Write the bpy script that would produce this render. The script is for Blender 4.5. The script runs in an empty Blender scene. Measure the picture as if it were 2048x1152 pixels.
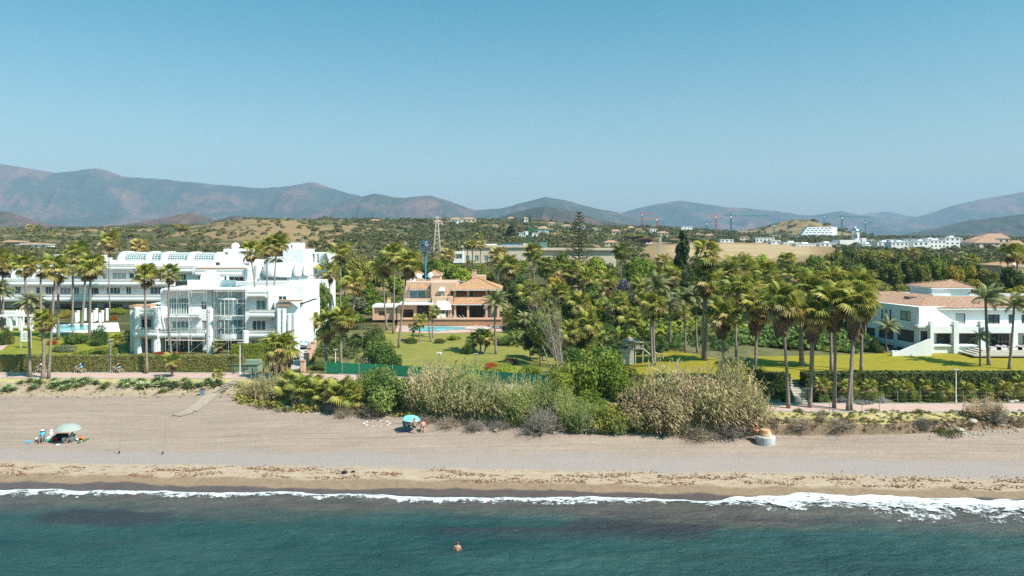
import bpy, math, random
import numpy as np
from mathutils import Vector, Matrix, Euler
R = math.radians
random.seed(7)
rng = np.random.default_rng(7)
sc = bpy.context.scene
col = sc.collection

# ------------------------------------------------------------------ camera, sky, sun, exposure
F, HX, HY, CH = 1500.0, 1024.0, 478.0, 23.5      # focal length in photo pixels, horizon row, camera height
cd = bpy.data.cameras.new('camera'); cam = bpy.data.objects.new('camera', cd); col.objects.link(cam)
cam.location = (0, 0, CH); cam.rotation_euler = (R(90), 0, 0)
cd.sensor_width = 36; cd.lens = F / 2048 * 36; cd.shift_y = -(576 - HY) / 2048
cd.clip_start = 0.5; cd.clip_end = 20000
sc.camera = cam
SUN_EL, SUN_AZ = 50, 121                          # azimuth clockwise from straight ahead
sd_ = Vector((math.cos(R(SUN_EL)) * math.sin(R(SUN_AZ)), math.cos(R(SUN_EL)) * math.cos(R(SUN_AZ)), math.sin(R(SUN_EL))))
w = bpy.data.worlds.new('World'); sc.world = w; w.use_nodes = True
wn, wl = w.node_tree.nodes, w.node_tree.links
bg = wn['Background']; sky = wn.new('ShaderNodeTexSky'); sky.sky_type = 'NISHITA'
sky.sun_disc = False; sky.sun_elevation = R(SUN_EL); sky.sun_rotation = R(SUN_AZ)
sky.altitude = 0; sky.air_density = 1.0; sky.dust_density = 2.0; sky.ozone_density = 1.0
tint = wn.new('ShaderNodeMix'); tint.data_type = 'RGBA'; tint.blend_type = 'MULTIPLY'; tint.inputs[0].default_value = 1.0
tcw = wn.new('ShaderNodeTexCoord'); sxw = wn.new('ShaderNodeSeparateXYZ'); wl.new(tcw.outputs['Generated'], sxw.inputs[0])
rpw = wn.new('ShaderNodeValToRGB'); rpw.color_ramp.elements[0].position = .02; rpw.color_ramp.elements[0].color = (1.24, 1.18, 1.04, 1); rpw.color_ramp.elements[1].position = .36; rpw.color_ramp.elements[1].color = (.13, .97, .96, 1)
wl.new(sxw.outputs[2], rpw.inputs[0]); wl.new(rpw.outputs[0], tint.inputs[7])
wl.new(sky.outputs[0], tint.inputs[6]); wl.new(tint.outputs[2], bg.inputs[0]); bg.inputs[1].default_value = 0.084
sl = bpy.data.lights.new('sun', 'SUN'); sl.energy = 5.0; sl.angle = R(0.55); sl.color = (1.0, 0.925, 0.85)
so = bpy.data.objects.new('sun', sl); col.objects.link(so); so.rotation_euler = sd_.to_track_quat('Z', 'Y').to_euler()
so.location = (100, -100, 200)
sc.view_settings.view_transform = 'Standard'; sc.view_settings.look = 'None'
sc.view_settings.exposure = 0.75; sc.view_settings.gamma = 1.0; sc.view_settings.use_curve_mapping = False
cy = sc.cycles
cy.max_bounces = 6; cy.diffuse_bounces = 2; cy.glossy_bounces = 2; cy.transmission_bounces = 3
cy.volume_bounces = 0; cy.transparent_max_bounces = 10; cy.use_denoising = False; cy.use_adaptive_sampling = True; cy.adaptive_threshold = 0.004; cy.sample_clamp_direct = 6.0; cy.sample_clamp_indirect = 3.0
cy.caustics_reflective = False; cy.caustics_refractive = False

# ------------------------------------------------------------------ helpers
ORG = {}
def tag(o, label=None, cat=None, group=None, kind=None):
    if label: o['label'] = label
    if cat: o['category'] = cat
    if group: o['group'] = group
    if kind or cat: o['kind'] = kind or 'thing'
    return o
def thing(name, label, cat, loc=(0, 0, 0), group=None, rz=0):
    o = bpy.data.objects.new(name, None); col.objects.link(o); o.empty_display_size = .2
    o.location = loc; o.rotation_euler = (0, 0, rz)
    ORG[o] = Vector(loc)
    return tag(o, label, cat, group)
def at(px, py, Y):
    return Vector(((px - HX) * Y / F, Y, CH - (py - HY) * Y / F))
def wx(px, Y): return (px - HX) * Y / F
def wz(py, Y): return CH - (py - HY) * Y / F
def inst(name, me, parent=None, loc=(0, 0, 0), rot=(0, 0, 0), s=1.0):
    o = bpy.data.objects.new(name, me); col.objects.link(o)
    if parent is not None: o.parent = parent
    o.location = loc; o.rotation_euler = rot
    o.scale = s if hasattr(s, '__len__') else (s, s, s)
    return o
class MB:
    def __init__(s): s.v = []; s.f = []
    def add(s, vs, fs):
        n = len(s.v); s.v += [tuple(p) for p in vs]; s.f += [tuple(i + n for i in f) for f in fs]; return s
    def poly(s, pts): return s.add(pts, [tuple(range(len(pts)))])
    def box(s, x0, x1, y0, y1, z0, z1):
        return s.add([(x0,y0,z0),(x1,y0,z0),(x1,y1,z0),(x0,y1,z0),(x0,y0,z1),(x1,y0,z1),(x1,y1,z1),(x0,y1,z1)],
                     [(0,3,2,1),(4,5,6,7),(0,1,5,4),(1,2,6,5),(2,3,7,6),(3,0,4,7)])
    def obox(s, c, h, rz=0, rx=0, ry=0):
        m = Euler((rx, ry, rz)).to_matrix(); c = Vector(c)
        vs = [c + m @ Vector((h[0]*a, h[1]*b, h[2]*d)) for d in (-1,1) for a, b in ((-1,-1),(1,-1),(1,1),(-1,1))]
        return s.add(vs, [(0,3,2,1),(4,5,6,7),(0,1,5,4),(1,2,6,5),(2,3,7,6),(3,0,4,7)])
    def tube(s, pts, rad, n=6, cap=True):
        pts = [Vector(p) for p in pts]
        if not hasattr(rad, '__len__'): rad = [rad] * len(pts)
        b = len(s.v); up = Vector((0, 0, 1))
        for i, p in enumerate(pts):
            d = (pts[min(i+1, len(pts)-1)] - pts[max(i-1, 0)])
            d = d.normalized() if d.length > 1e-9 else up
            a = d.cross(Vector((1, 0, 0)) if abs(d.x) < .8 else Vector((0, 1, 0))).normalized(); c = d.cross(a)
            for k in range(n):
                t = 2 * math.pi * k / n
                q = p + (a * math.cos(t) + c * math.sin(t)) * rad[i]
                s.v.append(tuple(q))
        for i in range(len(pts) - 1):
            for k in range(n):
                k2 = (k + 1) % n
                s.f.append((b + i*n + k, b + i*n + k2, b + (i+1)*n + k2, b + (i+1)*n + k))
        if cap and n > 2:
            s.f.append(tuple(b + k for k in reversed(range(n)))); e = b + (len(pts)-1)*n; s.f.append(tuple(e + k for k in range(n)))
        return s
    def bar(s, p, q, r=.03, n=4): return s.tube([p, q], r, n)
    def cyl(s, x, y, z0, z1, r0, r1=None, n=12): return s.tube([(x, y, z0), (x, y, z1)], [r0, r0 if r1 is None else r1], n)
    def lathe(s, c, prof, n=12, rz=0):
        b = len(s.v); c = Vector(c)
        for r, z in prof:
            for k in range(n):
                t = 2*math.pi*k/n + rz; s.v.append((c.x + r*math.cos(t), c.y + r*math.sin(t), c.z + z))
        for i in range(len(prof)-1):
            for k in range(n):
                k2 = (k+1) % n; s.f.append((b+i*n+k, b+i*n+k2, b+(i+1)*n+k2, b+(i+1)*n+k))
        s.f.append(tuple(b+k for k in reversed(range(n)))); e = b+(len(prof)-1)*n; s.f.append(tuple(e+k for k in range(n)))
        return s
    def prism(s, poly, z0, z1):
        n = len(poly); vs = [(x, y, z0) for x, y in poly] + [(x, y, z1) for x, y in poly]
        return s.add(vs, [tuple(reversed(range(n))), tuple(range(n, 2*n))] + [(i, (i+1) % n, (i+1) % n + n, i+n) for i in range(n)])
    def extx(s, prof, x0, x1):            # closed (y,z) profile extruded along x
        n = len(prof); vs = [(x0, y, z) for y, z in prof] + [(x1, y, z) for y, z in prof]
        return s.add(vs, [tuple(range(n)), tuple(reversed(range(n, 2*n)))] + [(i, i+n, (i+1) % n + n, (i+1) % n) for i in range(n)])
    def xf(s, M, start=0):
        for i in range(start, len(s.v)): s.v[i] = tuple(M @ Vector(s.v[i]))
        return s
    def mesh(s, name, mat, smooth=False):
        me = bpy.data.meshes.new(name); me.from_pydata(s.v, [], s.f); me.materials.append(mat)
        if smooth: me.polygons.foreach_set('use_smooth', [True] * len(me.polygons))
        me.update(); return me
    def build(s, name, mat, parent=None, smooth=False, local=False):
        if parent is not None and not local:
            o = ORG[parent]; s.v = [(x-o.x, y-o.y, z-o.z) for x, y, z in s.v]
        ob = inst(name, s.mesh(name, mat, smooth), parent)
        if parent is not None: ORG[ob] = ORG.get(parent, Vector())
        else: ORG[ob] = Vector()
        return ob
def npmesh(name, v, f, mat, smooth=False):
    me = bpy.data.meshes.new(name); v = np.asarray(v, np.float32).reshape(-1, 3); f = np.asarray(f, np.int32)
    k = f.shape[1]; me.vertices.add(len(v)); me.vertices.foreach_set('co', v.ravel())
    me.loops.add(f.size); me.loops.foreach_set('vertex_index', f.ravel())
    me.polygons.add(len(f)); me.polygons.foreach_set('loop_start', np.arange(0, f.size, k, dtype=np.int32))
    me.materials.append(mat)
    if smooth: me.polygons.foreach_set('use_smooth', np.ones(len(f), bool))
    me.update(calc_edges=True); me.validate(); return me

# value noise
def _h(ix, iy, sd):
    n = (ix.astype(np.int64) * 374761393 + iy.astype(np.int64) * 668265263 + sd * 1442695041) & 0x7fffffff
    n = ((n ^ (n >> 13)) * 1274126177) & 0x7fffffff
    return ((n ^ (n >> 16)) & 0xffff) / 65535.0
def vn(x, y, sd=0):
    x = np.asarray(x, float); y = np.asarray(y, float); ix = np.floor(x); iy = np.floor(y); fx = x-ix; fy = y-iy
    fx = fx*fx*(3-2*fx); fy = fy*fy*(3-2*fy)
    a = _h(ix, iy, sd); b = _h(ix+1, iy, sd); c = _h(ix, iy+1, sd); d = _h(ix+1, iy+1, sd)
    return (a+(b-a)*fx)*(1-fy) + (c+(d-c)*fx)*fy
def fbm(x, y, o=4, sd=0):
    t = 0; a = .5
    for i in range(o): t = t + a*vn(x*2**i, y*2**i, sd+i*17); a *= .5
    return t

# ------------------------------------------------------------------ materials
def mat(name, c, c2=None, sc_=2.0, rough=.85, bump=0, bsc=None, rnd=0, tr=0, spec=.25, metal=0, objc=False, stretch=None, det=5, lo=.35, hi=.65, coat=0):
    m = bpy.data.materials.new(name); m.use_nodes = True; n, l = m.node_tree.nodes, m.node_tree.links
    p = n['Principled BSDF']; out = n['Material Output']
    p.inputs['Roughness'].default_value = rough; p.inputs['Specular IOR Level'].default_value = spec
    p.inputs['Metallic'].default_value = metal; p.inputs['Coat Weight'].default_value = coat
    tc = n.new('ShaderNodeTexCoord'); g = n.new('ShaderNodeNewGeometry'); cs = tc.outputs['Object'] if objc else g.outputs['Position']
    if stretch:
        mp = n.new('ShaderNodeMapping'); mp.inputs['Scale'].default_value = stretch; l.new(cs, mp.inputs[0]); cs = mp.outputs[0]
    src = None
    if c2:
        t = n.new('ShaderNodeTexNoise'); t.inputs['Scale'].default_value = sc_; t.inputs['Detail'].default_value = det; l.new(cs, t.inputs['Vector'])
        r = n.new('ShaderNodeValToRGB'); r.color_ramp.elements[0].position = lo; r.color_ramp.elements[1].position = hi
        r.color_ramp.elements[0].color = (*c, 1); r.color_ramp.elements[1].color = (*c2, 1); l.new(t.outputs['Fac'], r.inputs[0]); src = r.outputs[0]
    if rnd:
        oi = n.new('ShaderNodeObjectInfo'); hs = n.new('ShaderNodeHueSaturation')
        a = n.new('ShaderNodeMath'); a.operation = 'MULTIPLY_ADD'; a.inputs[1].default_value = rnd*2; a.inputs[2].default_value = 1-rnd
        l.new(oi.outputs['Random'], a.inputs[0]); l.new(a.outputs[0], hs.inputs['Value'])
        b = n.new('ShaderNodeMath'); b.operation = 'MULTIPLY_ADD'; b.inputs[1].default_value = -.05*min(1, rnd*3); b.inputs[2].default_value = .5+.02*min(1, rnd*3)
        l.new(oi.outputs['Random'], b.inputs[0]); l.new(b.outputs[0], hs.inputs['Hue'])
        if src: l.new(src, hs.inputs['Color'])
        else: hs.inputs['Color'].default_value = (*c, 1)
        src = hs.outputs[0]
    if src: l.new(src, p.inputs['Base Color'])
    else: p.inputs['Base Color'].default_value = (*c, 1)
    if bump:
        t2 = n.new('ShaderNodeTexNoise'); t2.inputs['Scale'].default_value = bsc or sc_*4; t2.inputs['Detail'].default_value = 6; l.new(cs, t2.inputs['Vector'])
        bp = n.new('ShaderNodeBump'); bp.inputs['Strength'].default_value = min(1, bump); bp.inputs['Distance'].default_value = bump*.1; l.new(t2.outputs['Fac'], bp.inputs['Height']); l.new(bp.outputs[0], p.inputs['Normal'])
    if tr:
        ts = n.new('ShaderNodeBsdfTranslucent'); mx = n.new('ShaderNodeMixShader'); mx.inputs[0].default_value = tr
        if src: l.new(src, ts.inputs[0])
        else: ts.inputs[0].default_value = (*c, 1)
        l.new(p.outputs[0], mx.inputs[1]); l.new(ts.outputs[0], mx.inputs[2]); l.new(mx.outputs[0], out.inputs[0])
    return m
def mg(*a): return tuple(x*1.0 for x in a)
M = {}
M['white'] = mat('white_render', (.80,.80,.80), (.72,.73,.74), .5, .8, .05, 14)
M['white2'] = mat('white_paint', (.78,.78,.77), rough=.5)
M['shutter'] = mat('grey_shutter', (.30,.31,.31), (.24,.25,.25), 3)
M['glass'] = mat('window_glass', (.035,.05,.06), (.09,.12,.13), .8, .08, spec=.8, rnd=.3)
M['glass_teal'] = mat('teal_glass', (.09,.17,.18), (.16,.26,.26), 1.5, .1, spec=.8)
M['curtain'] = mat('curtained_glass', (.42,.45,.43), (.30,.34,.33), 5, .25, spec=.6, stretch=(1,1,.05))
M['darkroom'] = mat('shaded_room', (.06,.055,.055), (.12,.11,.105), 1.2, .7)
M['black'] = mat('black_frame', (.012,.013,.015), rough=.4)
M['metal'] = mat('galvanised_steel', (.50,.51,.52), (.40,.41,.42), 6, .45, metal=.6)
M['scaf'] = mat('scaffold_tube', (.52,.53,.53), (.66,.68,.69), 3, .5, metal=.2)
M['plank'] = mat('scaffold_board', (.45,.38,.30), (.55,.5,.44), 4)
M['terra'] = mat('terracotta_trim', (.40,.22,.13), (.46,.29,.18), 4)
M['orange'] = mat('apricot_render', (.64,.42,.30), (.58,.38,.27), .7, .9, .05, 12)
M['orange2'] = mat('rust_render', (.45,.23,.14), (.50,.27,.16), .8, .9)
M['tile'] = mat('roof_tile', (.50,.29,.16), (.30,.16,.09), 2.2, .85, .3, 12, lo=.3, hi=.7)
M['tile2'] = mat('weathered_roof_tile', (.46,.29,.20), (.22,.12,.08), 3.2, .9, .3, 12, lo=.3, hi=.72)
M['grey'] = mat('grey_concrete', (.42,.41,.39), (.34,.33,.31), 2, .9, .1)
M['stone'] = mat('pale_boulder', (.48,.42,.35), (.34,.29,.24), 1.6, .95, .5, 5)
M['wood'] = mat('weathered_wood', (.34,.29,.24), (.22,.18,.14), 3, .9, .2, stretch=(1,1,6))
M['lightwood'] = mat('bleached_boards', (.50,.46,.40), (.40,.36,.30), 3, .9)
M['drift'] = mat('driftwood', (.38,.30,.22), (.24,.18,.13), 5, .95)
M['twig'] = mat('grey_twigs', (.33,.285,.235), (.21,.175,.14), 5, .95)
M['trunk'] = mat('palm_trunk', (.30,.245,.205), (.19,.15,.125), 3, .95, .5, 8, stretch=(.6,.6,3.5))
M['bark'] = mat('tree_bark', (.16,.12,.09), (.09,.07,.05), 3, .95, .4)
M['frond'] = mat('palm_frond_green', (.20,.24,.032), (.36,.35,.075), .8, .45, tr=.30, rnd=.32, spec=.2, objc=True)
M['frondy'] = mat('palm_frond_olive', (.38,.32,.09), (.48,.39,.15), .9, .5, tr=.3, rnd=.3, spec=.35, objc=True)
M['frondd'] = mat('palm_frond_dry', (.30,.20,.11), (.20,.13,.075), .9, .9, tr=.1, rnd=.3, objc=True)
M['skirt'] = mat('palm_skirt_thatch', (.22,.145,.085), (.11,.07,.045), 2.5, .95, .5, 9, objc=True, stretch=(1,1,.3))
M['feather'] = mat('feather_frond', (.17,.20,.065), (.27,.28,.115), 1, .45, tr=.25, rnd=.3, spec=.35, objc=True)
M['featherd'] = mat('feather_frond_old', (.24,.21,.12), (.32,.27,.16), 1, .6, tr=.15, rnd=.3, objc=True)
M['fruit'] = mat('orange_fruit', (.62,.30,.03), (.5,.2,.02), 8, .6)
LEAF = {}
for k, a, b in (('dark', (.042,.066,.016), (.095,.115,.032)), ('mid', (.085,.135,.018), (.17,.205,.036)), ('bright', (.14,.20,.022), (.245,.28,.045)),
                ('olive', (.115,.13,.024), (.20,.195,.048)), ('grey', (.115,.135,.075), (.19,.20,.125)), ('yellow', (.19,.18,.022), (.28,.24,.04)),
                ('conifer', (.026,.045,.018), (.055,.078,.03)), ('brown', (.105,.072,.048), (.17,.12,.075)), ('deep', (.05,.095,.022), (.11,.16,.045)),
                ('scrub', (.042,.052,.018), (.085,.090,.034)), ('scrub2', (.07,.072,.03), (.12,.115,.05)), ('pink', (.60,.03,.22), (.45,.02,.14)), ('mauve', (.22,.19,.30), (.12,.11,.085)), ('red', (.48,.09,.03), (.30,.14,.02)), ('silver', (.27,.28,.26), (.36,.37,.35))):
    if k not in ('pink', 'mauve', 'red', 'silver'): a, b = [tuple(x*q for x, q in zip(t, (1.5, 1.45, 1.4))) for t in (a, b)]
    LEAF[k] = mat('leaf_' + k, a, b, .9, .6, tr=.28, rnd=.24, spec=.14, objc=True, det=6)
M['hedge'] = mat('clipped_hedge', (.15,.148,.04), (.24,.225,.075), 4, .7, tr=.1, lo=.3, hi=.7)
M['reed'] = mat('cane_leaf', (.40,.36,.16), (.54,.47,.25), .7, .7, tr=.3, rnd=.3, objc=True)
M['reedg'] = mat('cane_leaf_green', (.24,.29,.085), (.36,.38,.15), .7, .6, tr=.3, rnd=.25, objc=True)
M['reedd'] = mat('cane_leaf_dry', (.56,.44,.25), (.42,.32,.19), .7, .9, tr=.25, rnd=.25, objc=True)
M['agave'] = mat('agave_leaf', (.18,.24,.10), (.30,.35,.17), 1.5, .5, rnd=.25, spec=.4, objc=True)
M['grass'] = mat('dune_grass', (.14,.18,.05), (.24,.22,.08), 2, .8, tr=.2, objc=True)
M['skin'] = mat('skin', (.56,.30,.20), (.50,.26,.17), 6, .55)
M['skin2'] = mat('tanned_skin', (.36,.18,.11), (.30,.14,.08), 6, .55)
M['hair'] = mat('dark_hair', (.018,.014,.012), rough=.6)
M['hairb'] = mat('brown_hair', (.12,.055,.03), rough=.6)
def plain(n, c, rough=.7, **k):
    if n not in M: M[n] = mat(n, c, rough=rough, **k)
    return M[n]
# ------------------------------------------------------------------ terrain
def tab(t): a = np.array(t, float); return lambda X: np.interp(X, a[:, 0], a[:, 1])
Ysh = tab([(-150,74.5),(-48,70.8),(0,68.5),(45,65.8),(150,60.5)])
Yto = tab([(-150,103.2),(-70,102.7),(-50,102.5),(-42,104.2),(-36.5,102.5),(-33,98.5),(-24,93),(-13.5,90.3),(-1.4,85.8),(4.3,84.3),(15,82.5),(23,82.2),(26,82),(43,82.6),(48,83.2),(52,84),(58,85.2),(150,87)])
Ybt = tab([(-150,107.5),(-44,107.2),(-38,106.8),(-31,103),(-24,95.5),(-13,93),(0,88.8),(15,85.6),(22,83.6),(26,82.75),(42,83.3),(47,84.6),(60,87),(150,88)])
Ypa = tab([(-150,111.2),(-70,111),(-31,110.6),(-20,108.6),(-5,103.5),(10,97.3),(20,92.8),(28,90.2),(36,89.7),(150,89.5)])
def sm(x): x = np.clip(x, 0, 1); return x*x*(3-2*x)
_PX = np.array([-900, 0, 350, 700, 1000, 1300, 1600, 2048, 2900])
_YY = np.array([250, 300, 400, 600, 800, 1000, 1300, 1700, 2300])
_ZZ = np.array([[8,8,8,8.5,8.5,8,8,8,8],[13,13,13,14,14,11.5,11,11,11],[18,18,18.5,19,18.5,14,13.5,13,13],[28,28,28,28,27,20,19,18,18],
                [33,33,36,41,40,28,21.5,21,21],[35,35,38,49,47,36.5,25,23,23],[34,34,35,50,50,40,27,24,24],[30,30,30,40,44,36,26,22,22],[20,20,20,20,20,20,20,18,18]], float)
def inland(X, Y):
    px = np.clip(HX + F*X/Y, -899, 2899); yy = np.clip(Y, 250, 2299)
    i = np.clip(np.searchsorted(_YY, yy, 'right')-1, 0, len(_YY)-2); j = np.clip(np.searchsorted(_PX, px, 'right')-1, 0, len(_PX)-2)
    a = (yy-_YY[i])/(_YY[i+1]-_YY[i]); b = sm((px-_PX[j])/(_PX[j+1]-_PX[j]))
    z = (_ZZ[i,j]*(1-b)+_ZZ[i,j+1]*b)*(1-a) + (_ZZ[i+1,j]*(1-b)+_ZZ[i+1,j+1]*b)*a
    am = np.clip((Y-260)/500, 0, 1)
    z = z + am*(fbm(X/90, Y/120, 4, 5)-.47)*12 * np.clip(1.15-sm((px-1250)/150)*.75, .3, 1)
    hx = wx(1668, 1150); z = z + 30*np.exp(-((X-hx)/75)**2-((Y-1290)/80)**2)          # knoll behind the terraced building
    z = z + 9*np.exp(-((px-520)/120)**2-((Y-640)/130)**2)
    return z
def gz(X, Y):
    X = np.asarray(X, float); Y = np.asarray(Y, float)
    s, t, b, pc = Ysh(X), Yto(X), Ybt(X), Ypa(X); fr, bk = pc-2.2, pc+2.2; sd = Y-s
    z = np.where(sd < 0, np.maximum(sd*.10, -5), 0)
    z = np.where((sd >= 0) & (sd < 5.4), .75*np.clip(sd/5.4, 0, 1)**.9, z)
    z = np.where((sd >= 5.4) & (Y < t), .75 + 1.25*np.clip((sd-5.4)/(t-s-5.4), 0, 1), z)
    z = np.where((Y >= t) & (Y < b), 2.0 + 1.0*sm((Y-t)/(b-t)), z)
    z = np.where((Y >= b) & (Y < fr), 3.0 + .3*np.clip((Y-b)/np.maximum(fr-b, .01), 0, 1), z)
    z = np.where((Y >= fr) & (Y <= bk), 3.3, z)
    zl = np.interp(Y, [108,114,130,150,190,250], [3.3,3.4,4.0,5.3,6.2,8.0])
    zr = 3.3 + 1.95*sm((Y-bk-1.2)/5.5) + np.interp(Y, [98,116,160,250], [0,.55,1.2,2.75])
    wr = sm((X-6)/24.)*(1-sm((Y-140)/60)) + 0
    zz = zl*(1-wr) + zr*wr
    zz = 3.3 + (zz-3.3)*sm((Y-bk)/3.0)
    z = np.where(Y > bk, zz, z)
    z = np.where(Y > 250, inland(X, np.maximum(Y, 250.)), z)
    return z
_GY = np.concatenate([np.arange(46, 130, .12), 130*(1600/130)**np.linspace(0, 1, 900)])
def gnd(px, py):                                   # where a photo pixel meets the ground
    X = (px-HX)*_GY/F; d = (CH-(py-HY)*_GY/F) - gz(X, _GY); k = np.nonzero(d <= 0)[0]
    i = int(k[0]) if len(k) else len(_GY)-1; Y = float(_GY[i])
    if i > 0 and d[i-1] > 0 >= d[i]: Y = float(_GY[i-1] + (_GY[i]-_GY[i-1])*d[i-1]/(d[i-1]-d[i]))
    X = (px-HX)*Y/F; return Vector((X, Y, float(gz(X, Y))))
def onY(px, Y): X = wx(px, Y); return Vector((X, Y, float(gz(X, Y))))

def attr(me, name, vals):
    a = me.attributes.new(name, 'FLOAT', 'POINT'); a.data.foreach_set('value', np.asarray(vals, np.float32).ravel())
def grid(name, Xs, rows, mat_, lift=0, bumpf=None, smooth=True, extra=None):
    """rows: list of arrays Y(X); a sheet following the terrain"""
    V = []
    for Yv in rows:
        Yv = np.broadcast_to(Yv, Xs.shape); z = gz(Xs, Yv) + lift
        if bumpf is not None: z = z + bumpf(Xs, Yv)
        V.append(np.stack([Xs, Yv, z], 1))
    V = np.array(V); nr, nc = V.shape[:2]
    a = np.arange(nr*nc).reshape(nr, nc); f = np.stack([a[:-1,:-1], a[:-1,1:], a[1:,1:], a[1:,:-1]], -1).reshape(-1, 4)
    me = npmesh(name, V, f, mat_, smooth)
    o = inst(name, me); o['kind'] = 'structure'; ORG[o] = Vector()
    return o, V
def between(a, b, n, e=False): return [a + (b-a)*t for t in np.linspace(0, 1, n, endpoint=e)]

# node shortcuts for the few hand-made surface materials
def nodes(name):
    m = bpy.data.materials.new(name); m.use_nodes = True; return m, m.node_tree.nodes, m.node_tree.links
def noise(n, l, vec, scale, det=5, rough=.55, st=None):
    if st:
        mp = n.new('ShaderNodeMapping'); mp.inputs['Scale'].default_value = st; l.new(vec, mp.inputs[0]); vec = mp.outputs[0]
    t = n.new('ShaderNodeTexNoise'); t.inputs['Scale'].default_value = scale; t.inputs['Detail'].default_value = det; t.inputs['Roughness'].default_value = rough
    l.new(vec, t.inputs['Vector']); return t.outputs['Fac']
def ramp(n, l, fac, stops):
    r = n.new('ShaderNodeValToRGB'); e = r.color_ramp.elements
    while len(e) < len(stops): e.new(.5)
    for k, (p, c) in enumerate(stops): e[k].position = p; e[k].color = (*c, 1) if hasattr(c, '__len__') else (c, c, c, 1)
    l.new(fac, r.inputs[0]); return r.outputs[0]
def mixc(n, l, fac, a, b, mode='MIX'):
    m = n.new('ShaderNodeMix'); m.data_type = 'RGBA'; m.blend_type = mode
    for s, v in ((0, fac), (6, a), (7, b)):
        if hasattr(v, 'is_output'): l.new(v, m.inputs[s])
        elif s == 0: m.inputs[0].default_value = v
        else: m.inputs[s].default_value = (*v, 1)
    return m.outputs[2]
def mth(n, l, op, a, b=0.0, c=0.0):
    m = n.new('ShaderNodeMath'); m.operation = op
    for i, v in enumerate((a, b, c)):
        if hasattr(v, 'is_output'): l.new(v, m.inputs[i])
        else: m.inputs[i].default_value = v
    return m.outputs[0]
def rng_(n, l, v, a, b):
    m = n.new('ShaderNodeMapRange'); m.interpolation_type = 'SMOOTHSTEP'; l.new(v, m.inputs[0]); m.inputs[1].default_value = a; m.inputs[2].default_value = b
    return m.outputs[0]

# beach sand: wet strip, damp strip, weed-strewn berm, shingle band, dry sand
m, n, l = nodes('beach_sand'); p = n['Principled BSDF']; g = n.new('ShaderNodeNewGeometry').outputs['Position']
sdn = n.new('ShaderNodeAttribute'); sdn.attribute_name = 'sd'; sd = sdn.outputs['Fac']
wob = mth(n, l, 'MULTIPLY', mth(n, l, 'SUBTRACT', noise(n, l, g, .16, 4), .5), 3.2)
sdw = mth(n, l, 'ADD', sd, wob)
dry = ramp(n, l, noise(n, l, g, .35, 8, .7, (.35, 1.6, 1)), [(.3, (.265,.197,.157)), (.7, (.345,.262,.212))])
grain = ramp(n, l, noise(n, l, g, 2.6, 9, .95), [(.30, .55), (.50, 1.0), (.72, 1.3)])
dry = mixc(n, l, 1.0, dry, grain, 'MULTIPLY')
trk = ramp(n, l, noise(n, l, g, 1.0, 3, .5, (.05, 2.6, 1)), [(.40, .90), (.6, 1.05)])
dry = mixc(n, l, .8, dry, trk, 'MULTIPLY')
shn = noise(n, l, g, 9, 6, .9)
shingle = ramp(n, l, shn, [(.3, (.17,.14,.13)), (.55, (.31,.262,.245)), (.75, (.45,.39,.365))])
tan = ramp(n, l, noise(n, l, g, 1.2, 8, .8), [(.3, (.32,.24,.17)), (.7, (.42,.33,.245))])
damp = ramp(n, l, noise(n, l, g, 2, 6), [(.3, (.20,.135,.085)), (.7, (.27,.19,.125))])
wet = ramp(n, l, noise(n, l, g, .7, 4), [(.3, (.082,.060,.058)), (.7, (.11,.082,.075))])
c = mixc(n, l, rng_(n, l, sdw, .9, 1.35), wet, damp)
c = mixc(n, l, rng_(n, l, sdw, 2.5, 3.2), c, tan)
weed = mth(n, l, 'MULTIPLY', rng_(n, l, noise(n, l, g, 1.5, 7, .8, (.5, 1.6, 1)), .54, .62), mth(n, l, 'MULTIPLY', rng_(n, l, sdw, 2.2, 3.0), mth(n, l, 'SUBTRACT', 1.0, rng_(n, l, sdw, 4.6, 6.2))))
c = mixc(n, l, weed, c, (.20,.085,.035))
c = mixc(n, l, mth(n, l, 'MULTIPLY', rng_(n, l, sdw, 5.0, 6.0), .9), c, shingle)
c = mixc(n, l, rng_(n, l, sdw, 7.5, 11.5), c, dry)
l.new(c, p.inputs['Base Color']); rg = n.new('ShaderNodeMapRange'); l.new(rng_(n, l, sdw, .8, 1.6), rg.inputs[0]); rg.inputs[3].default_value = .25; rg.inputs[4].default_value = .95
l.new(rg.outputs[0], p.inputs['Roughness']); p.inputs['Specular IOR Level'].default_value = .3
sxy = n.new('ShaderNodeSeparateXYZ'); l.new(g, sxy.inputs[0]); trk_h = None
for amp, wl_, y0, ph in ((2.6, 15., 87.5, .4), (1.8, 21., 82.0, 2.0), (3.4, 26., 93.5, 1.1)):
    v0 = mth(n, l, 'SUBTRACT', sxy.outputs[1], mth(n, l, 'MULTIPLY_ADD', mth(n, l, 'SINE', mth(n, l, 'MULTIPLY_ADD', sxy.outputs[0], 1/wl_, ph)), amp, y0))
    for off in (0, 1.75):
        bnd = rng_(n, l, mth(n, l, 'ABSOLUTE', mth(n, l, 'SUBTRACT', v0, off)), .34, .10); trk_h = bnd if trk_h is None else mth(n, l, 'MAXIMUM', trk_h, bnd)
trk_h = mth(n, l, 'MULTIPLY', trk_h, rng_(n, l, noise(n, l, g, .12, 3), .38, .55))
bp = n.new('ShaderNodeBump'); bp.inputs['Strength'].default_value = .7; bp.inputs['Distance'].default_value = .14
l.new(mth(n, l, 'SUBTRACT', mth(n, l, 'ADD', noise(n, l, g, 3.5, 8, .75), mth(n, l, 'MULTIPLY', noise(n, l, g, 1.0, 4, .5, (.08, 1.8, 1)), .7)), mth(n, l, 'MULTIPLY', trk_h, .8)), bp.inputs['Height']); l.new(bp.outputs[0], p.inputs['Normal'])
M['beach'] = m
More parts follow.
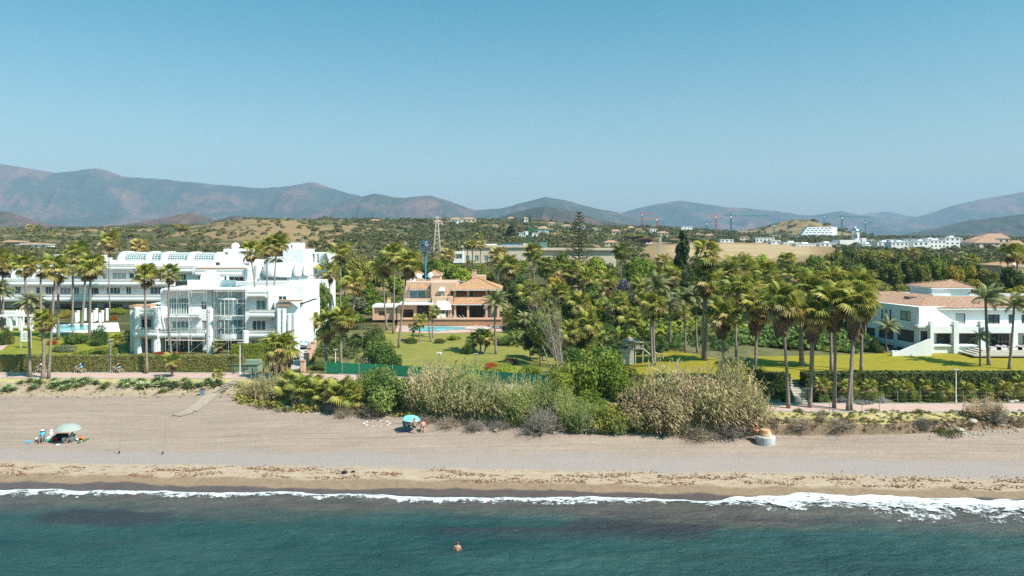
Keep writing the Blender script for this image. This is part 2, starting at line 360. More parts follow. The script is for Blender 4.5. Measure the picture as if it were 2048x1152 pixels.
m, n, l = nodes('dune_earth'); p = n['Principled BSDF']; gm_ = n.new('ShaderNodeNewGeometry'); g = gm_.outputs['Position']; sx = n.new('ShaderNodeSeparateXYZ'); l.new(g, sx.inputs[0])
sandc = ramp(n, l, noise(n, l, g, .8, 7, .7), [(.3, (.30,.215,.14)), (.7, (.40,.31,.225))]); earth = ramp(n, l, noise(n, l, g, 2.2, 7, .75, (1.6, 1, .35)), [(.3, (.10,.068,.045)), (.55, (.22,.15,.095)), (.75, (.34,.24,.155))])
fx = mth(n, l, 'MULTIPLY', rng_(n, l, mth(n, l, 'ADD', sx.outputs[0], mth(n, l, 'MULTIPLY', noise(n, l, g, .3, 3), 6)), 24, 28), 1.0); c = mixc(n, l, fx, sandc, earth); l.new(c, p.inputs['Base Color']); p.inputs['Roughness'].default_value = 1
bp = n.new('ShaderNodeBump'); bp.inputs['Strength'].default_value = .8; bp.inputs['Distance'].default_value = .2; l.new(noise(n, l, g, 3, 7, .75, (1.5, 1.5, .5)), bp.inputs['Height']); l.new(bp.outputs[0], p.inputs['Normal']); M['bank'] = m
M['bankg'] = mat('bank_dry_grass', (.33,.27,.10), (.44,.34,.17), 1.1, .95, .6, 9)
M['path'] = mat('pink_paving', (.50,.34,.29), (.43,.29,.245), 1.4, .9, .1, 10)
M['soil'] = mat('garden_ground', (.085,.09,.03), (.16,.14,.06), .5, .95, .4, 4)
M['lawn'] = mat('lawn_turf', (.15,.165,.014), (.22,.21,.025), .6, .9, .5, 9, lo=.3, hi=.7)
M['lawn2'] = mat('lawn_turf_vivid', (.20,.178,.010), (.27,.22,.016), .6, .9, .5, 9, lo=.3, hi=.7)
M['lawn3'] = mat('lawn_turf_worn', (.16,.17,.03), (.24,.21,.055), .4, .9, .5, 9, lo=.3, hi=.7)
Xn = np.arange(-130, 130.01, .4)
s_, t_, b_, pc_ = Ysh(Xn), Yto(Xn), Ybt(Xn), Ypa(Xn); f_, k_ = pc_-2.2, pc_+2.2
jit = (fbm(Xn/2.2, Xn*0+3, 3)-.45)
def sandb(X, Y):
    sd = Y-Ysh(X); q = np.clip((sd-6)/4, 0, 1)
    return (fbm(X/1.6, Y/1.1, 4, 9)-.47)*.10*q + (fbm(X/9, Y/3.5, 2, 3)-.4)*.12*q + (fbm(X/2.5, Y/1.2, 3, 8)-.47)*.06*np.clip(sd-1.5, 0, 1)
rows = between(s_-34, s_-3, 12) + between(s_-3, s_+9, 40) + between(s_+9, t_, 62, True)
o, V = grid('beach', Xn, rows, M['beach'], 0, sandb)
attr(o.data, 'sd', V[:, :, 1] - Ysh(V[:, :, 0]))
def bankb(X, Y):
    t, b = Yto(X), Ybt(X); q = np.clip((Y-t)/(b-t), 0, 1); e = np.clip(q*4, 0, 1)*np.clip((Ypa(X)-2.2-Y)/1.5, 0, 1)
    return e*((fbm(X/1.5, Y/1.5, 4, 21)-.47)*.8)*np.where(X > 22, .8, .75) + np.clip(1-q*3, 0, 1)*0
grid('dune_bank', Xn, [t_] + between(t_+.02, b_, 16, True)[0:], M['bank'], 0, lambda X, Y: bankb(X, Y) + sandb(X, Y)*(Y <= Yto(X)+.001))
grid('verge', Xn, between(b_, f_, 12, True), M['bankg'], .0, lambda X, Y: bankb(X, Y))
grid('promenade', Xn, between(f_, k_, 5, True), M['path'], 0)
Xm = np.arange(-130, 130.01, .8)
rows = between(Ypa(Xm)+2.2, Xm*0+150, 60, True)
grid('garden_ground', Xm, rows, M['soil'], 0)
# kerbs along the promenade
for nm, dy in (('promenade_kerb', -2.2), ('garden_kerb', 2.2)):
    kb = MB(); xs = np.arange(-110, 110, 2.0)
    for x0 in xs:
        x1 = x0+2.0; ya, yb = float(Ypa(x0))+dy, float(Ypa(x1))+dy
        if dy > 0 and -41 < x0 < -26: continue
        kb.add([(x0,ya-.1,3.1),(x1,yb-.1,3.1),(x1,yb+.1,3.1),(x0,ya+.1,3.1),(x0,ya-.1,3.40),(x1,yb-.1,3.40),(x1,yb+.1,3.40),(x0,ya+.1,3.40)], [(4,5,6,7),(0,1,5,4),(3,7,6,2)])
    kb.build(nm, M['grey'])['kind'] = 'structure'

# far country: scrub hills and dry fields
m, n, l = nodes('scrub_land'); p = n['Principled BSDF']; g = n.new('ShaderNodeNewGeometry').outputs['Position']
dryg = ramp(n, l, noise(n, l, g, .03, 8, .7), [(.3, (.19,.135,.07)), (.5, (.25,.175,.09)), (.7, (.30,.17,.095))])
scr = ramp(n, l, noise(n, l, g, .09, 8, .8), [(.3, (.05,.055,.02)), (.7, (.10,.095,.04))])
fa = n.new('ShaderNodeAttribute'); fa.attribute_name = 'field'
msk = mth(n, l, 'SUBTRACT', noise(n, l, g, .018, 8, .72), mth(n, l, 'MULTIPLY', fa.outputs['Fac'], .5))
straw = ramp(n, l, noise(n, l, g, .05, 9, .8, (.4, 1, 1)), [(.35, (.24,.165,.085)), (.5, (.40,.285,.165)), (.7, (.46,.34,.215))]); dryg = mixc(n, l, rng_(n, l, fa.outputs['Fac'], .35, .8), dryg, straw)
c = mixc(n, l, rng_(n, l, msk, .44, .52), dryg, scr); l.new(c, p.inputs['Base Color']); p.inputs['Roughness'].default_value = 1; p.inputs['Specular IOR Level'].default_value = .1
bp = n.new('ShaderNodeBump'); bp.inputs['Strength'].default_value = .6; bp.inputs['Distance'].default_value = 1.0; l.new(noise(n, l, g, .25, 8, .8), bp.inputs['Height']); l.new(bp.outputs[0], p.inputs['Normal'])
us = np.linspace(-1.25, 1.25, 420); Yr = np.concatenate([np.linspace(149, 260, 30, endpoint=False), 260*(2300/260)**np.linspace(0, 1, 210)])
U, Yg = np.meshgrid(us, Yr); Xg = U*Yg; Zg = gz(Xg, Yg) - np.where(Yg < 150.5, .06, 0)
a = np.arange(U.size).reshape(U.shape); f = np.stack([a[:-1,:-1], a[:-1,1:], a[1:,1:], a[1:,:-1]], -1).reshape(-1, 4)
me = npmesh('hills', np.stack([Xg, Yg, Zg], -1), f, m, True); PXg = HX+F*U
fld = np.exp(-((PXg-1480)/170)**4 - ((Yg-500)/130)**4) + .22*np.exp(-((PXg-560)/140)**2-((Yg-560)/140)**2)
attr(me, 'field', fld); o = inst('hills', me); o['kind'] = 'structure'

# lawns, pools and garden paths: sheets between two lines given in photo pixels
def sheet(name, front, back, mt, lift=.05, nx=60, ny=14, kind='structure'):
    """front/back: [(px,py),...] left to right, on the ground"""
    A = np.array([gnd(*q)[:2] for q in front]); B = np.array([gnd(*q)[:2] for q in back]); ts = np.linspace(0, 1, nx)
    def samp(P):
        d = np.r_[0, np.cumsum(np.hypot(*np.diff(P, axis=0).T))]; d /= d[-1]
        return np.stack([np.interp(ts, d, P[:, 0]), np.interp(ts, d, P[:, 1])], 1)
    a, b = samp(A), samp(B); V = np.array([a+(b-a)*t for t in np.linspace(0, 1, ny)])
    z = gz(V[:, :, 0], V[:, :, 1]) + lift; V = np.concatenate([V, z[..., None]], -1)
    q = np.arange(nx*ny).reshape(ny, nx); f = np.stack([q[:-1,:-1], q[:-1,1:], q[1:,1:], q[1:,:-1]], -1).reshape(-1, 4)
    o = inst(name, npmesh(name, V, f, mt, True)); o['kind'] = kind; ORG[o] = Vector(); return o
sheet('lawn', [(-60,722),(120,722),(262,722)], [(-60,652),(100,652),(240,662)], M['lawn'], .06)
sheet('lawn', [(690,733),(860,742),(1120,742)], [(770,662),(900,667),(1120,664)], M['lawn3'], .06)
sheet('lawn', [(1180,742),(1300,752),(1400,758),(1500,768)], [(1240,700),(1330,700),(1420,716),(1500,728)], M['lawn2'], .06)
sheet('lawn', [(1500,770),(1580,768),(1700,758),(1900,756),(2120,756)], [(1500,714),(1640,711),(1760,708),(1900,697),(2120,697)], M['lawn2'], .06)
sheet('garden_path', [(-30,712),(6,700),(16,690)], [(-30,690),(26,682),(36,676)], M['path'], .09, 20, 6)
sheet('driveway', [(560,742),(600,738)], [(597,660),(632,660)], M['grey'], .06, 10, 30)

# mountains
m, n, l = nodes('mountain_scrub'); p = n['Principled BSDF']; g = n.new('ShaderNodeNewGeometry').outputs['Position']
c = ramp(n, l, noise(n, l, g, .0021, 10, .68), [(.36, (.028,.040,.018)), (.5, (.05,.052,.026)), (.58, (.14,.075,.05)), (.72, (.20,.105,.075))])
c = mixc(n, l, 1.0, c, ramp(n, l, noise(n, l, g, .018, 9, .8), [(.3, .55), (.7, 1.35)]), 'MULTIPLY'); l.new(c, p.inputs['Base Color'])
p.inputs['Roughness'].default_value = 1; p.inputs['Specular IOR Level'].default_value = .05
bp = n.new('ShaderNodeBump'); bp.inputs['Strength'].default_value = .9; bp.inputs['Distance'].default_value = 22; l.new(noise(n, l, g, .01, 10, .75), bp.inputs['Height']); l.new(bp.outputs[0], p.inputs['Normal'])
M['mount'] = m
def mountain(name, D, pts, fdep, sd, rough=1.0, base=10):
    k_ = 2.3 if name == 'mountain_range' else 1.6; D *= k_; fdep *= k_
    pts = np.array(pts, float); xs = np.linspace(pts[0,0], pts[-1,0], 320); X = (xs-HX)*D/F
    sky_ = np.interp(xs, pts[:,0], pts[:,1])
    k = np.hanning(9); k /= k.sum(); sky_ = np.convolve(np.pad(sky_, 4, 'edge'), k, 'valid') + (fbm(xs/14, xs*0, 3, sd)-.45)*2.2*rough
    H = CH-(sky_-HY)*D/F
    ds = np.linspace(-1, .7, 100); XX, DD = np.meshgrid(X, ds); HH = np.broadcast_to(H, XX.shape)
    env = np.where(DD < 0, 1-np.abs(DD)**1.15, 1-(DD/.7)**1.3)
    YY = D+DD*fdep; q = np.clip(np.abs(DD)*3, 0, 1)*np.clip((1-np.abs(DD))*2.5, 0, 1)
    wv = fdep/5.0
    rid = 1-np.abs(2*vn(XX/wv+.6*vn(YY/wv, XX/wv, sd+2), YY/(wv*1.6), sd+4)-1)
    rid2 = 1-np.abs(2*vn(XX/(wv*.4), YY/(wv*.55), sd+7)-1); rid3 = fbm(XX/(wv*.15), YY/(wv*.15), 4, sd+11)
    Z = base + (HH-base)*env*(1-.95*q*(.50*(1-rid)+.34*(1-rid2)+.24*rid3))
    a = np.arange(XX.size).reshape(XX.shape); f = np.stack([a[:-1,:-1], a[:-1,1:], a[1:,1:], a[1:,:-1]], -1).reshape(-1, 4)
    o = inst(name, npmesh(name, np.stack([XX, YY, Z], -1), f, M['mount'], True)); o['kind'] = 'structure'
mountain('mountain_range', 3300, [(-500,345),(-200,350),(-60,330),(0,327),(60,337),(110,345),(150,342),(190,335),(215,340),(250,353),(330,358),(400,366),(470,372),(525,376),(580,372),(625,363),(660,375),(700,387),(760,400),(860,430),(960,470)], 900, 3)
mountain('mountain_range', 2750, [(480,470),(560,445),(620,432),(690,402),(750,386),(800,396),(858,390),(900,402),(950,420),(1000,417),(1050,404),(1090,393),(1130,400),(1180,414),(1230,424),(1300,440),(1400,470)], 620, 31)
mountain('mountain_range', 3700, [(1080,460),(1180,445),(1260,420),(1310,408),(1360,401),(1400,407),(1450,413),(1500,417),(1560,423),(1620,432),(1680,421),(1720,430),(1790,442),(1840,432),(1900,412),(1960,398),(2048,383),(2150,360),(2500,340),(2700,350)], 900, 57)
mountain('mountain_range', 4500, [(1560,470),(1680,440),(1740,426),(1772,423),(1820,432),(1900,450),(2000,470)], 500, 77)
mountain('foothill', 1900, [(-400,430),(-150,425),(-40,418),(20,424),(70,442),(130,452),(220,455),(300,440),(340,432),(385,424),(430,441),(475,429),(505,443),(560,452),(640,458),(760,470)], 330, 91)
mountain('foothill', 2050, [(860,470),(960,447),(1030,424),(1090,411),(1150,424),(1200,440),(1300,455),(1380,470)], 300, 113)
mountain('foothill', 2500, [(1700,478),(1800,470),(1880,455),(1940,440),(2000,434),(2048,427),(2200,420),(2400,440)], 380, 131)

# sea
m, n, l = nodes('sea_water'); p = n['Principled BSDF']; g = n.new('ShaderNodeNewGeometry').outputs['Position']
sdn = n.new('ShaderNodeAttribute'); sdn.attribute_name = 'sd'; sd = sdn.outputs['Fac']
sdw = mth(n, l, 'ADD', sd, mth(n, l, 'MULTIPLY', mth(n, l, 'SUBTRACT', noise(n, l, g, .09, 6, .6, (.55, 1, 1)), .5), 9.0))
deep = ramp(n, l, noise(n, l, g, .12, 6, .6, (.5, 1.2, 1)), [(.3, (.010,.044,.047)), (.7, (.027,.078,.074))])
shal = ramp(n, l, noise(n, l, g, .5, 6, .65, (.5, 1.2, 1)), [(.3, (.062,.058,.058)), (.7, (.115,.105,.09))])
c = mixc(n, l, rng_(n, l, sdw, -7.5, -3.0), deep, shal)
wd = mth(n, l, 'MULTIPLY', rng_(n, l, noise(n, l, g, .13, 6, .6, (.32, 1, 1)), .50, .60), mth(n, l, 'MULTIPLY', rng_(n, l, sd, -10.5, -7.5), mth(n, l, 'SUBTRACT', 1.0, rng_(n, l, sd, -5.5, -2.5))))
c = mixc(n, l, mth(n, l, 'MULTIPLY', wd, .85), c, (.030,.032,.040)); l.new(c, p.inputs['Base Color'])
p.inputs['Roughness'].default_value = .30; p.inputs['IOR'].default_value = 1.33; p.inputs['Specular IOR Level'].default_value = .4
bp = n.new('ShaderNodeBump'); bp.inputs['Strength'].default_value = 1.0; bp.inputs['Distance'].default_value = .34
l.new(mth(n, l, 'ADD', noise(n, l, g, 1.5, 7, .7, (.55, 1.15, 1)), mth(n, l, 'MULTIPLY', noise(n, l, g, .5, 4, .6, (.5, 1.2, 1)), 1.6)), bp.inputs['Height']); l.new(bp.outputs[0], p.inputs['Normal'])
M['sea'] = m
def wave(X, Y):
    sd = Y-Ysh(X); q = np.clip(-sd/6, 0, 1)
    z = .10*np.sin((Y+.06*X)*1.25+4*vn(X/14, Y/9, 3))*q + (fbm(X/2.6, Y/1.0, 4, 5)-.47)*.42*q + .10*(fbm(X/.8, Y/.38, 3, 15)-.4)*q
    bx = sm((X-12)/10)*np.exp(-((sd+2.2)/1.3)**2)*.28 + np.exp(-((sd+1.1)/.6)**2)*.10
    return z + bx*(.6+.8*vn(X/3, Y*0, 8))
def seagrid(name, xs, ys, rel):
    XX, T = np.meshgrid(xs, ys); YY = Ysh(XX)+T if rel else np.broadcast_to(T, XX.shape)
    Z = wave(XX, YY) if rel else np.zeros_like(XX)-.03
    a = np.arange(XX.size).reshape(XX.shape); f = np.stack([a[:-1,:-1], a[:-1,1:], a[1:,1:], a[1:,:-1]], -1).reshape(-1, 4)
    me = npmesh(name, np.stack([XX, YY, Z], -1), f, M['sea'], True); attr(me, 'sd', YY-Ysh(XX)); o = inst(name, me); o['kind'] = 'structure'; return o
seagrid('sea', np.arange(-75, 75.01, .22), np.arange(-26, 1.6, .17), True)
sb = MB()
for x0, x1, y0, y1 in ((-3000, 3000, -260, 36),):
    sb.add([(x0,y0,-.3),(x1,y0,-.3),(x1,y1,-.3),(x0,y1,-.3)], [(0,1,2,3)])
sb.add([(-3000,36,-.3),(-74.5,36,-.3),(-74.5,74,-.3),(-3000,74,-.3)], [(0,1,2,3)]); sb.add([(74.5,36,-.3),(3000,36,-.3),(3000,62,-.3),(74.5,62,-.3)], [(0,1,2,3)])
sb.add([(-74.5,36,-.3),(74.5,36,-.3),(74.5,46,-.3),(-74.5,46,-.3)], [(0,1,2,3)])
o = sb.build('open_sea', M['sea']); o['kind'] = 'structure'; attr(o.data, 'sd', [-25]*len(o.data.vertices))
# breaking foam
m, n, l = nodes('sea_foam'); p = n['Principled BSDF']; g = n.new('ShaderNodeNewGeometry').outputs['Position']
p.inputs['Base Color'].default_value = (.56,.58,.60, 1); p.inputs['Roughness'].default_value = .9
cv = n.new('ShaderNodeAttribute'); cv.attribute_name = 'cover'
fn = mth(n, l, 'ADD', mth(n, l, 'MULTIPLY_ADD', noise(n, l, g, 1.6, 9, .8, (.7, 1.0, 1)), 2.4, -.72), mth(n, l, 'MULTIPLY', mth(n, l, 'SUBTRACT', cv.outputs['Fac'], .5), .62))
al = rng_(n, l, fn, .40, .62); tp = n.new('ShaderNodeBsdfTransparent'); mx = n.new('ShaderNodeMixShader')
l.new(al, mx.inputs[0]); l.new(tp.outputs[0], mx.inputs[1]); l.new(p.outputs[0], mx.inputs[2]); l.new(mx.outputs[0], n['Material Output'].inputs[0])
xs = np.arange(-75, 75, .16); ts = np.linspace(0, 1, 34); XX, T = np.meshgrid(xs, ts)
lead = np.interp(xs, [-75,-50,-30,-15,-2,6,12,17,20,26,32,45,75], [-.7,-.55,-.3,-.45,-.7,.5,.3,-.2,.3,1.9,1.3,.9,.6]) + (fbm(xs/2.5, xs*0, 4, 3)-.45)*1.5
wid = np.interp(xs, [-75,-48,-30,-12,-2,5,11,16,20,24,34,48,75], [1.9,1.7,1.5,1.25,1.3,1.9,1.9,1.0,2.4,4.4,5.0,4.6,4.0])*(.75+.5*vn(xs/2., xs*0, 13))
YY = Ysh(XX)+lead-T*wid; sdv = YY-Ysh(XX)
Z = np.maximum(wave(XX, YY), np.where(sdv > 0, gz(XX, YY)+sandb(XX, YY), -9)) + .03 + (fbm(XX/.5, YY/.4, 4, 6))*.22*np.clip(T*8, 0, 1)*np.clip((1-T)*3, 0, 1)*np.clip((wid-1)/1.5, .35, 1)
cov = np.where(T < .07, 1.0, .82-.62*np.clip((T-.07)/.93, 0, 1)**1.6); cov = np.where((wid < 1.6) & (wid > 0), cov, cov*.97+.02)
a = np.arange(XX.size).reshape(XX.shape); f = np.stack([a[:-1,:-1], a[:-1,1:], a[1:,1:], a[1:,:-1]], -1).reshape(-1, 4)
me = npmesh('sea_foam', np.stack([XX, YY, Z], -1), f, m, True); attr(me, 'cover', cov)
tag(inst('sea_foam', me), 'white foam of the wave breaking along the wet sand', 'foam', kind='stuff')

# air
hz = MB().box(-13500, 13500, -270, 13000, -7, 960).build('haze', bpy.data.materials.new('haze_air')); hz['kind'] = 'stuff'
tag(hz, 'pale blue haze in the air over the far hills', 'haze')
hm = hz.data.materials[0]; hm.use_nodes = True; hm.node_tree.nodes.clear(); pv = hm.node_tree.nodes.new('ShaderNodeVolumePrincipled'); ho = hm.node_tree.nodes.new('ShaderNodeOutputMaterial')
pv.inputs['Color'].default_value = (.47,.70,.96, 1); pv.inputs['Density'].default_value = 0.9e-4; pv.inputs['Anisotropy'].default_value = 0.0
hm.node_tree.links.new(pv.outputs[0], ho.inputs['Volume'])
# ------------------------------------------------------------------ plant templates
def fan_frond(name, mt, sd, pet=1.0, Rr=1.0, droop=.35, n=22, fold=.05, spread=125):
    r = random.Random(sd); b = MB()
    b.tube([(0,0,0), (pet*.5, 0, .05), (pet, 0, 0)], [.035, .028, .02], 3, False)
    hub = Vector((pet*.96, 0, 0)); st = R(spread)*2/n
    for i in range(n):
        a = -R(spread)+st*(i+.5); L = Rr*(.72+.28*math.cos(a*.55))*r.uniform(.88, 1.06)
        def pt(rr, ang, dz): return (hub.x+rr*math.cos(ang), hub.y+rr*math.sin(ang), dz-droop*rr*rr*.75)
        m1, m2 = pt(L*.62, a-st*.5, fold), pt(L*.62, a+st*.5, -fold); aa = a+r.uniform(-.06, .06)
        tp = pt(L*.98, aa, -droop*.35*r.uniform(.3, 1.4)-.05)
        b.add([hub, m1, m2, tp], [(0,1,2), (1,3,2)])
    return b.mesh(name, mt)
def feather_frond(name, mt, sd, L=2.6, arch=1.1, nl=24, ll=.62, hang=.45):
    r = random.Random(sd); b = MB(); N = 9; pts = []
    x = z = 0; a = 0
    for i in range(N+1):
        pts.append(Vector((x, 0, z))); a = -arch*(i/N)**1.3; x += L/N*math.cos(a); z += L/N*math.sin(a)
    b.tube(pts, [.045*(1-.85*i/N) for i in range(N+1)], 3, False)
    for i in range(nl):
        t = .14+.86*i/nl; k = t*N; j = min(int(k), N-1); p = pts[j].lerp(pts[j+1], k-j); d = (pts[j+1]-pts[j]).normalized()
        le = ll*(math.sin(math.pi*min(1, t*.85+.12))*.8+.25)
        for s in (-1, 1):
            dv = (d*.55+Vector((0, s*.85, -hang*r.uniform(.4, 1.3)))).normalized(); wv = d*.055
            mid = p+dv*le*.55; tp = p+dv*le+Vector((0, 0, -.16*le))
            b.add([p-wv*.6, p+wv*.6, mid+wv*.8, tp, mid-wv*.8], [(0,1,2,4), (4,2,3)])
    return b.mesh(name, mt)
FAN = [fan_frond('fan_leaf', M['frond'], i, .9+.12*i, 1.0, .30+.17*i) for i in range(4)]
FANY = [fan_frond('fan_leaf', M['frondy'], 10+i, 1.0, .95, .45+.15*i, fold=.07) for i in range(3)]
FAND = [fan_frond('dry_leaf', M['frondd'], 20+i, .95, .85, .9, n=16, fold=.1, spread=70) for i in range(2)]
FEA = [feather_frond('feather_leaf', M['feather'], i, 2.6, 1.0+.25*i) for i in range(4)]
FEAO = [feather_frond('feather_leaf', M['featherd'], 9+i, 2.5, 1.2, 22, .55, .8) for i in range(2)]
def skirt_mesh(sd):
    r = random.Random(sd); b = MB()
    for i in range(260):
        a = r.uniform(0, 6.283); t = r.random()**.8; rr = .30+.55*(1-t)**.9*r.uniform(.6, 1); z = -t*1.9+.1
        c = Vector((rr*math.cos(a), rr*math.sin(a), z)); tn = Vector((-math.sin(a), math.cos(a), 0))*r.uniform(.06, .14); L = r.uniform(.4, .8)
        o = Vector((math.cos(a)*.12*r.uniform(-.6, 1), math.sin(a)*.12*r.uniform(-.6, 1), -L))
        b.add([c-tn*.4, c+tn*.4, c+o*.6+tn, c+o, c+o*.6-tn], [(0,1,2,4), (4,2,3)])
    b.lathe((0,0,-1.5), [(.2,-.3),(.3,.4),(.45,1.0),(.3,1.6)], 7)
    return b.mesh('skirt', M['skirt'])
SKIRT = [skirt_mesh(i) for i in range(3)]
def crown_mesh(leaf, leafy, n, sd, feather=False):       # small distant crowns: all leaves in one mesh
    r = random.Random(sd); V = []; Fc = []
    for i in range(n):
        q = (i+.5)/n; el = R((78-125*q) if not feather else (80-85*q)); az = i*2.39996+r.uniform(-.2, .2)
        me = (leafy if q > .62 else leaf)[i % len(leaf if q <= .62 else leafy)]
        mtx = Euler((r.uniform(-.3, .3), -el, az)).to_matrix(); k = len(V)
        V += [tuple(mtx @ v.co) for v in me.vertices]; Fc += [tuple(j+k for j in p.vertices) for p in me.polygons]
    b = MB(); b.v = V; b.f = Fc; return b
CROWN = [crown_mesh(FAN, FANY, 30, i).mesh('crown', M['frond'] if i < 2 else M['frondy']) for i in range(3)]
CROWNF = [crown_mesh(FEA, FEAO, 26, 9, True).mesh('crown', M['feather'])]
def trunk_mb(p0, p1, r0, r1, bow=0.0, n=9, rings=12, bulge=1.5):
    b = MB(); p0 = Vector(p0); p1 = Vector(p1); d = p1-p0; pts = []; rd = []
    sx, sy = random.uniform(-1, 1)*bow, random.uniform(-1, 1)*bow
    for i in range(rings+1):
        t = i/rings; k = math.sin(math.pi*t)
        pts.append(p0+d*t+Vector((sx*k, sy*k, 0))); rd.append((r0+(r1-r0)*t)*(bulge-(bulge-1)*min(1, t*7))*random.uniform(.95, 1.06))
    pts[0].z -= .25
    return b.tube(pts, rd, n)
def palm(kind, base, top, label, cr=2.0, skirt=0, tr=.24, nf=None, group=None, detail=True, dead=.12, wind=.25, name=None, Y=None, bow=.25, fruit=False):
    """base: (px,py) on the ground or px with Y given; top: (px,py) of the crown's heart"""
    P = gnd(*base) if Y is None else onY(base[0] if hasattr(base, '__len__') else base, Y)
    C = at(top[0], top[1], P.y+random.uniform(-.4, .4)); H = C.z-P.z
    fan = kind == 'fan'
    root = thing(name or ('fan_palm' if fan else 'feather_palm'), label, 'palm', P, group)
    L = C-P; s = cr*(random.uniform(.95, 1.17) if fan and cr > 1.8 else 1.0)/(2.0 if fan else 2.55)
    trunk_mb((0,0,0), L, tr*.8, tr*.56, bow, bulge=1.35).build('trunk', M['trunk'], root, True, True)
    r = random.Random(hash((top[0], top[1])) & 0xffff)
    if skirt: inst('skirt', SKIRT[r.randrange(3)], root, L, (0, 0, r.uniform(0, 6)), (s*skirt*1.15, s*skirt*1.15, s*skirt))
    if not detail:
        inst('crown', (CROWN if fan else CROWNF)[r.randrange(3 if fan else 1)], root, L, (0, 0, r.uniform(0, 6)), s)
        return root
    nf = nf or (r.randrange(25, 36) if fan else 30)
    for i in range(nf):
        q = (i+.5)/nf; az = i*2.39996+r.uniform(-.25, .25)
        if fan:
            el = 82-128*q**.95+r.uniform(-13, 13); k = FAN[r.randrange(4)] if q < .62+r.uniform(-.15, .1) else FANY[r.randrange(3)]
            if q > 1-dead: k = FAND[r.randrange(2)]; el -= 18
        else:
            el = 82-88*q**.85+r.uniform(-6, 6); k = FEA[r.randrange(4)] if q < .8 else FEAO[r.randrange(2)]
        d = Vector((math.cos(R(el))*math.cos(az)+wind, math.cos(R(el))*math.sin(az), math.sin(R(el)))).normalized()
        az2 = math.atan2(d.y, d.x); el2 = math.asin(max(-1, min(1, d.z)))
        inst('frond' if not (fan and q > 1-dead) else 'dry_frond', k, root, L+Vector((0, 0, .25*(1-q)*s)), (r.uniform(-.35, .35), -el2, az2), s*r.uniform(.85, 1.08))
    if fruit:
        b = MB()
        for j in range(60):
            a = r.uniform(-1.0, 1.6); b.lathe((L.x+.35+.5*math.cos(a)*r.random(), L.y-.4-.4*r.random(), L.z-.2-1.0*r.random()), [(.02,-.05),(.05,0),(.02,.05)], 4)
        b.build('fruit_bunch', M['fruit'], root, local=True)
    return root

# leafy crowns
def leaves(cent, rad, n, size, sd, up=.35, asp=.55, flat=0):
    """n leaf quads scattered round the given clump centres"""
    g = np.random.default_rng(sd); cent = np.asarray(cent, float); rad = np.asarray(rad, float)
    wgt = rad**2/np.sum(rad**2); k = g.choice(len(cent), n, p=wgt)
    d = g.normal(size=(n, 3)); d /= np.linalg.norm(d, axis=1)[:, None]; rr = (.55+.5*g.random(n))[:, None]
    P = cent[k]+d*rr*rad[k][:, None]*np.array([1, 1, .8])
    nrm = d*.8+g.normal(size=(n, 3))*.55+np.array([0, 0, up]); nrm /= np.linalg.norm(nrm, axis=1)[:, None]
    t = np.cross(nrm, g.normal(size=(n, 3))); t /= np.linalg.norm(t, axis=1)[:, None]; bt = np.cross(nrm, t)
    s = (size*(.6+.8*g.random(n)))[:, None]
    V = np.stack([P-t*s, P+bt*s*asp, P+t*s, P-bt*s*asp], 1).reshape(-1, 3)
    return V, np.arange(4*n).reshape(n, 4)
def crown(name, sd, n, size, mt, shape='round', lobes=26, lr=.33):
    g = np.random.default_rng(sd); d = g.normal(size=(lobes, 3)); d /= np.linalg.norm(d, axis=1)[:, None]
    if shape == 'round': c = d*g.uniform(.35, .78, (lobes, 1))*np.array([1, 1, .8])+np.array([0, 0, .1]); c[:, 2] = np.maximum(c[:, 2], -.5)
    elif shape == 'bush': c = d*g.uniform(.3, .8, (lobes, 1)); c[:, 2] = np.abs(c[:, 2])*.85+.12
    elif shape == 'tall': c = d*g.uniform(.2, .6, (lobes, 1)); c[:, 2] = g.uniform(-.9, .85, lobes); c[:, :2] *= (1-.5*np.abs(c[:, 2:3]))
    elif shape == 'flat': c = d*g.uniform(.4, .8, (lobes, 1))*np.array([1, 1, .35])
    elif shape == 'cone':
        z = g.random(lobes)**1.35; rr = (1-z)*.85*g.uniform(.5, 1, lobes); an = g.uniform(0, 6.28, lobes)
        c = np.stack([rr*np.cos(an), rr*np.sin(an), z*1.8-.85], 1)
    rad = lr*g.uniform(.65, 1.25, lobes)*(1 if shape != 'cone' else .6)
    V, f = leaves(c, rad, n, size, sd+1)
    V2, f2 = leaves(c*.55, rad*.8, n//5, size*2.2, sd+2)
    return npmesh(name, np.r_[V, V2], np.r_[f, f2+len(V)], mt)
CR = {}
def crown_of(shape, k, var):
    key = (shape, k, var)
    if key not in CR:
        nn = {'round': 3000, 'bush': 5200, 'tall': 2400, 'flat': 2400, 'cone': 2600}[shape]
        CR[key] = crown('crown', hash(key[0]) % 97 + 13*var if False else {'round':1,'bush':2,'tall':3,'flat':4,'cone':5}[shape]*100+var*13, nn, .075 if shape != 'bush' else .042, LEAF[k], shape)
    return CR[key]
def tmesh(sd):
    r = random.Random(sd); b = MB(); b.tube([(0,0,-.03),(.01,.0,.3),(.0,.02,.62)], [.05,.038,.026], 7)
    for i in range(6):
        a = i*1.05+r.uniform(-.3, .3); z = r.uniform(.3, .55); q = Vector((math.cos(a)*r.uniform(.25, .45), math.sin(a)*r.uniform(.25, .45), z+r.uniform(.15, .3)))
        b.tube([(0, 0, z), q*.5+Vector((0, 0, z*.55)), q], [.024, .016, .007], 5)
    return b.mesh('trunk', M['bark'], True)
TRK = [tmesh(i) for i in range(3)]
tcount = [0]
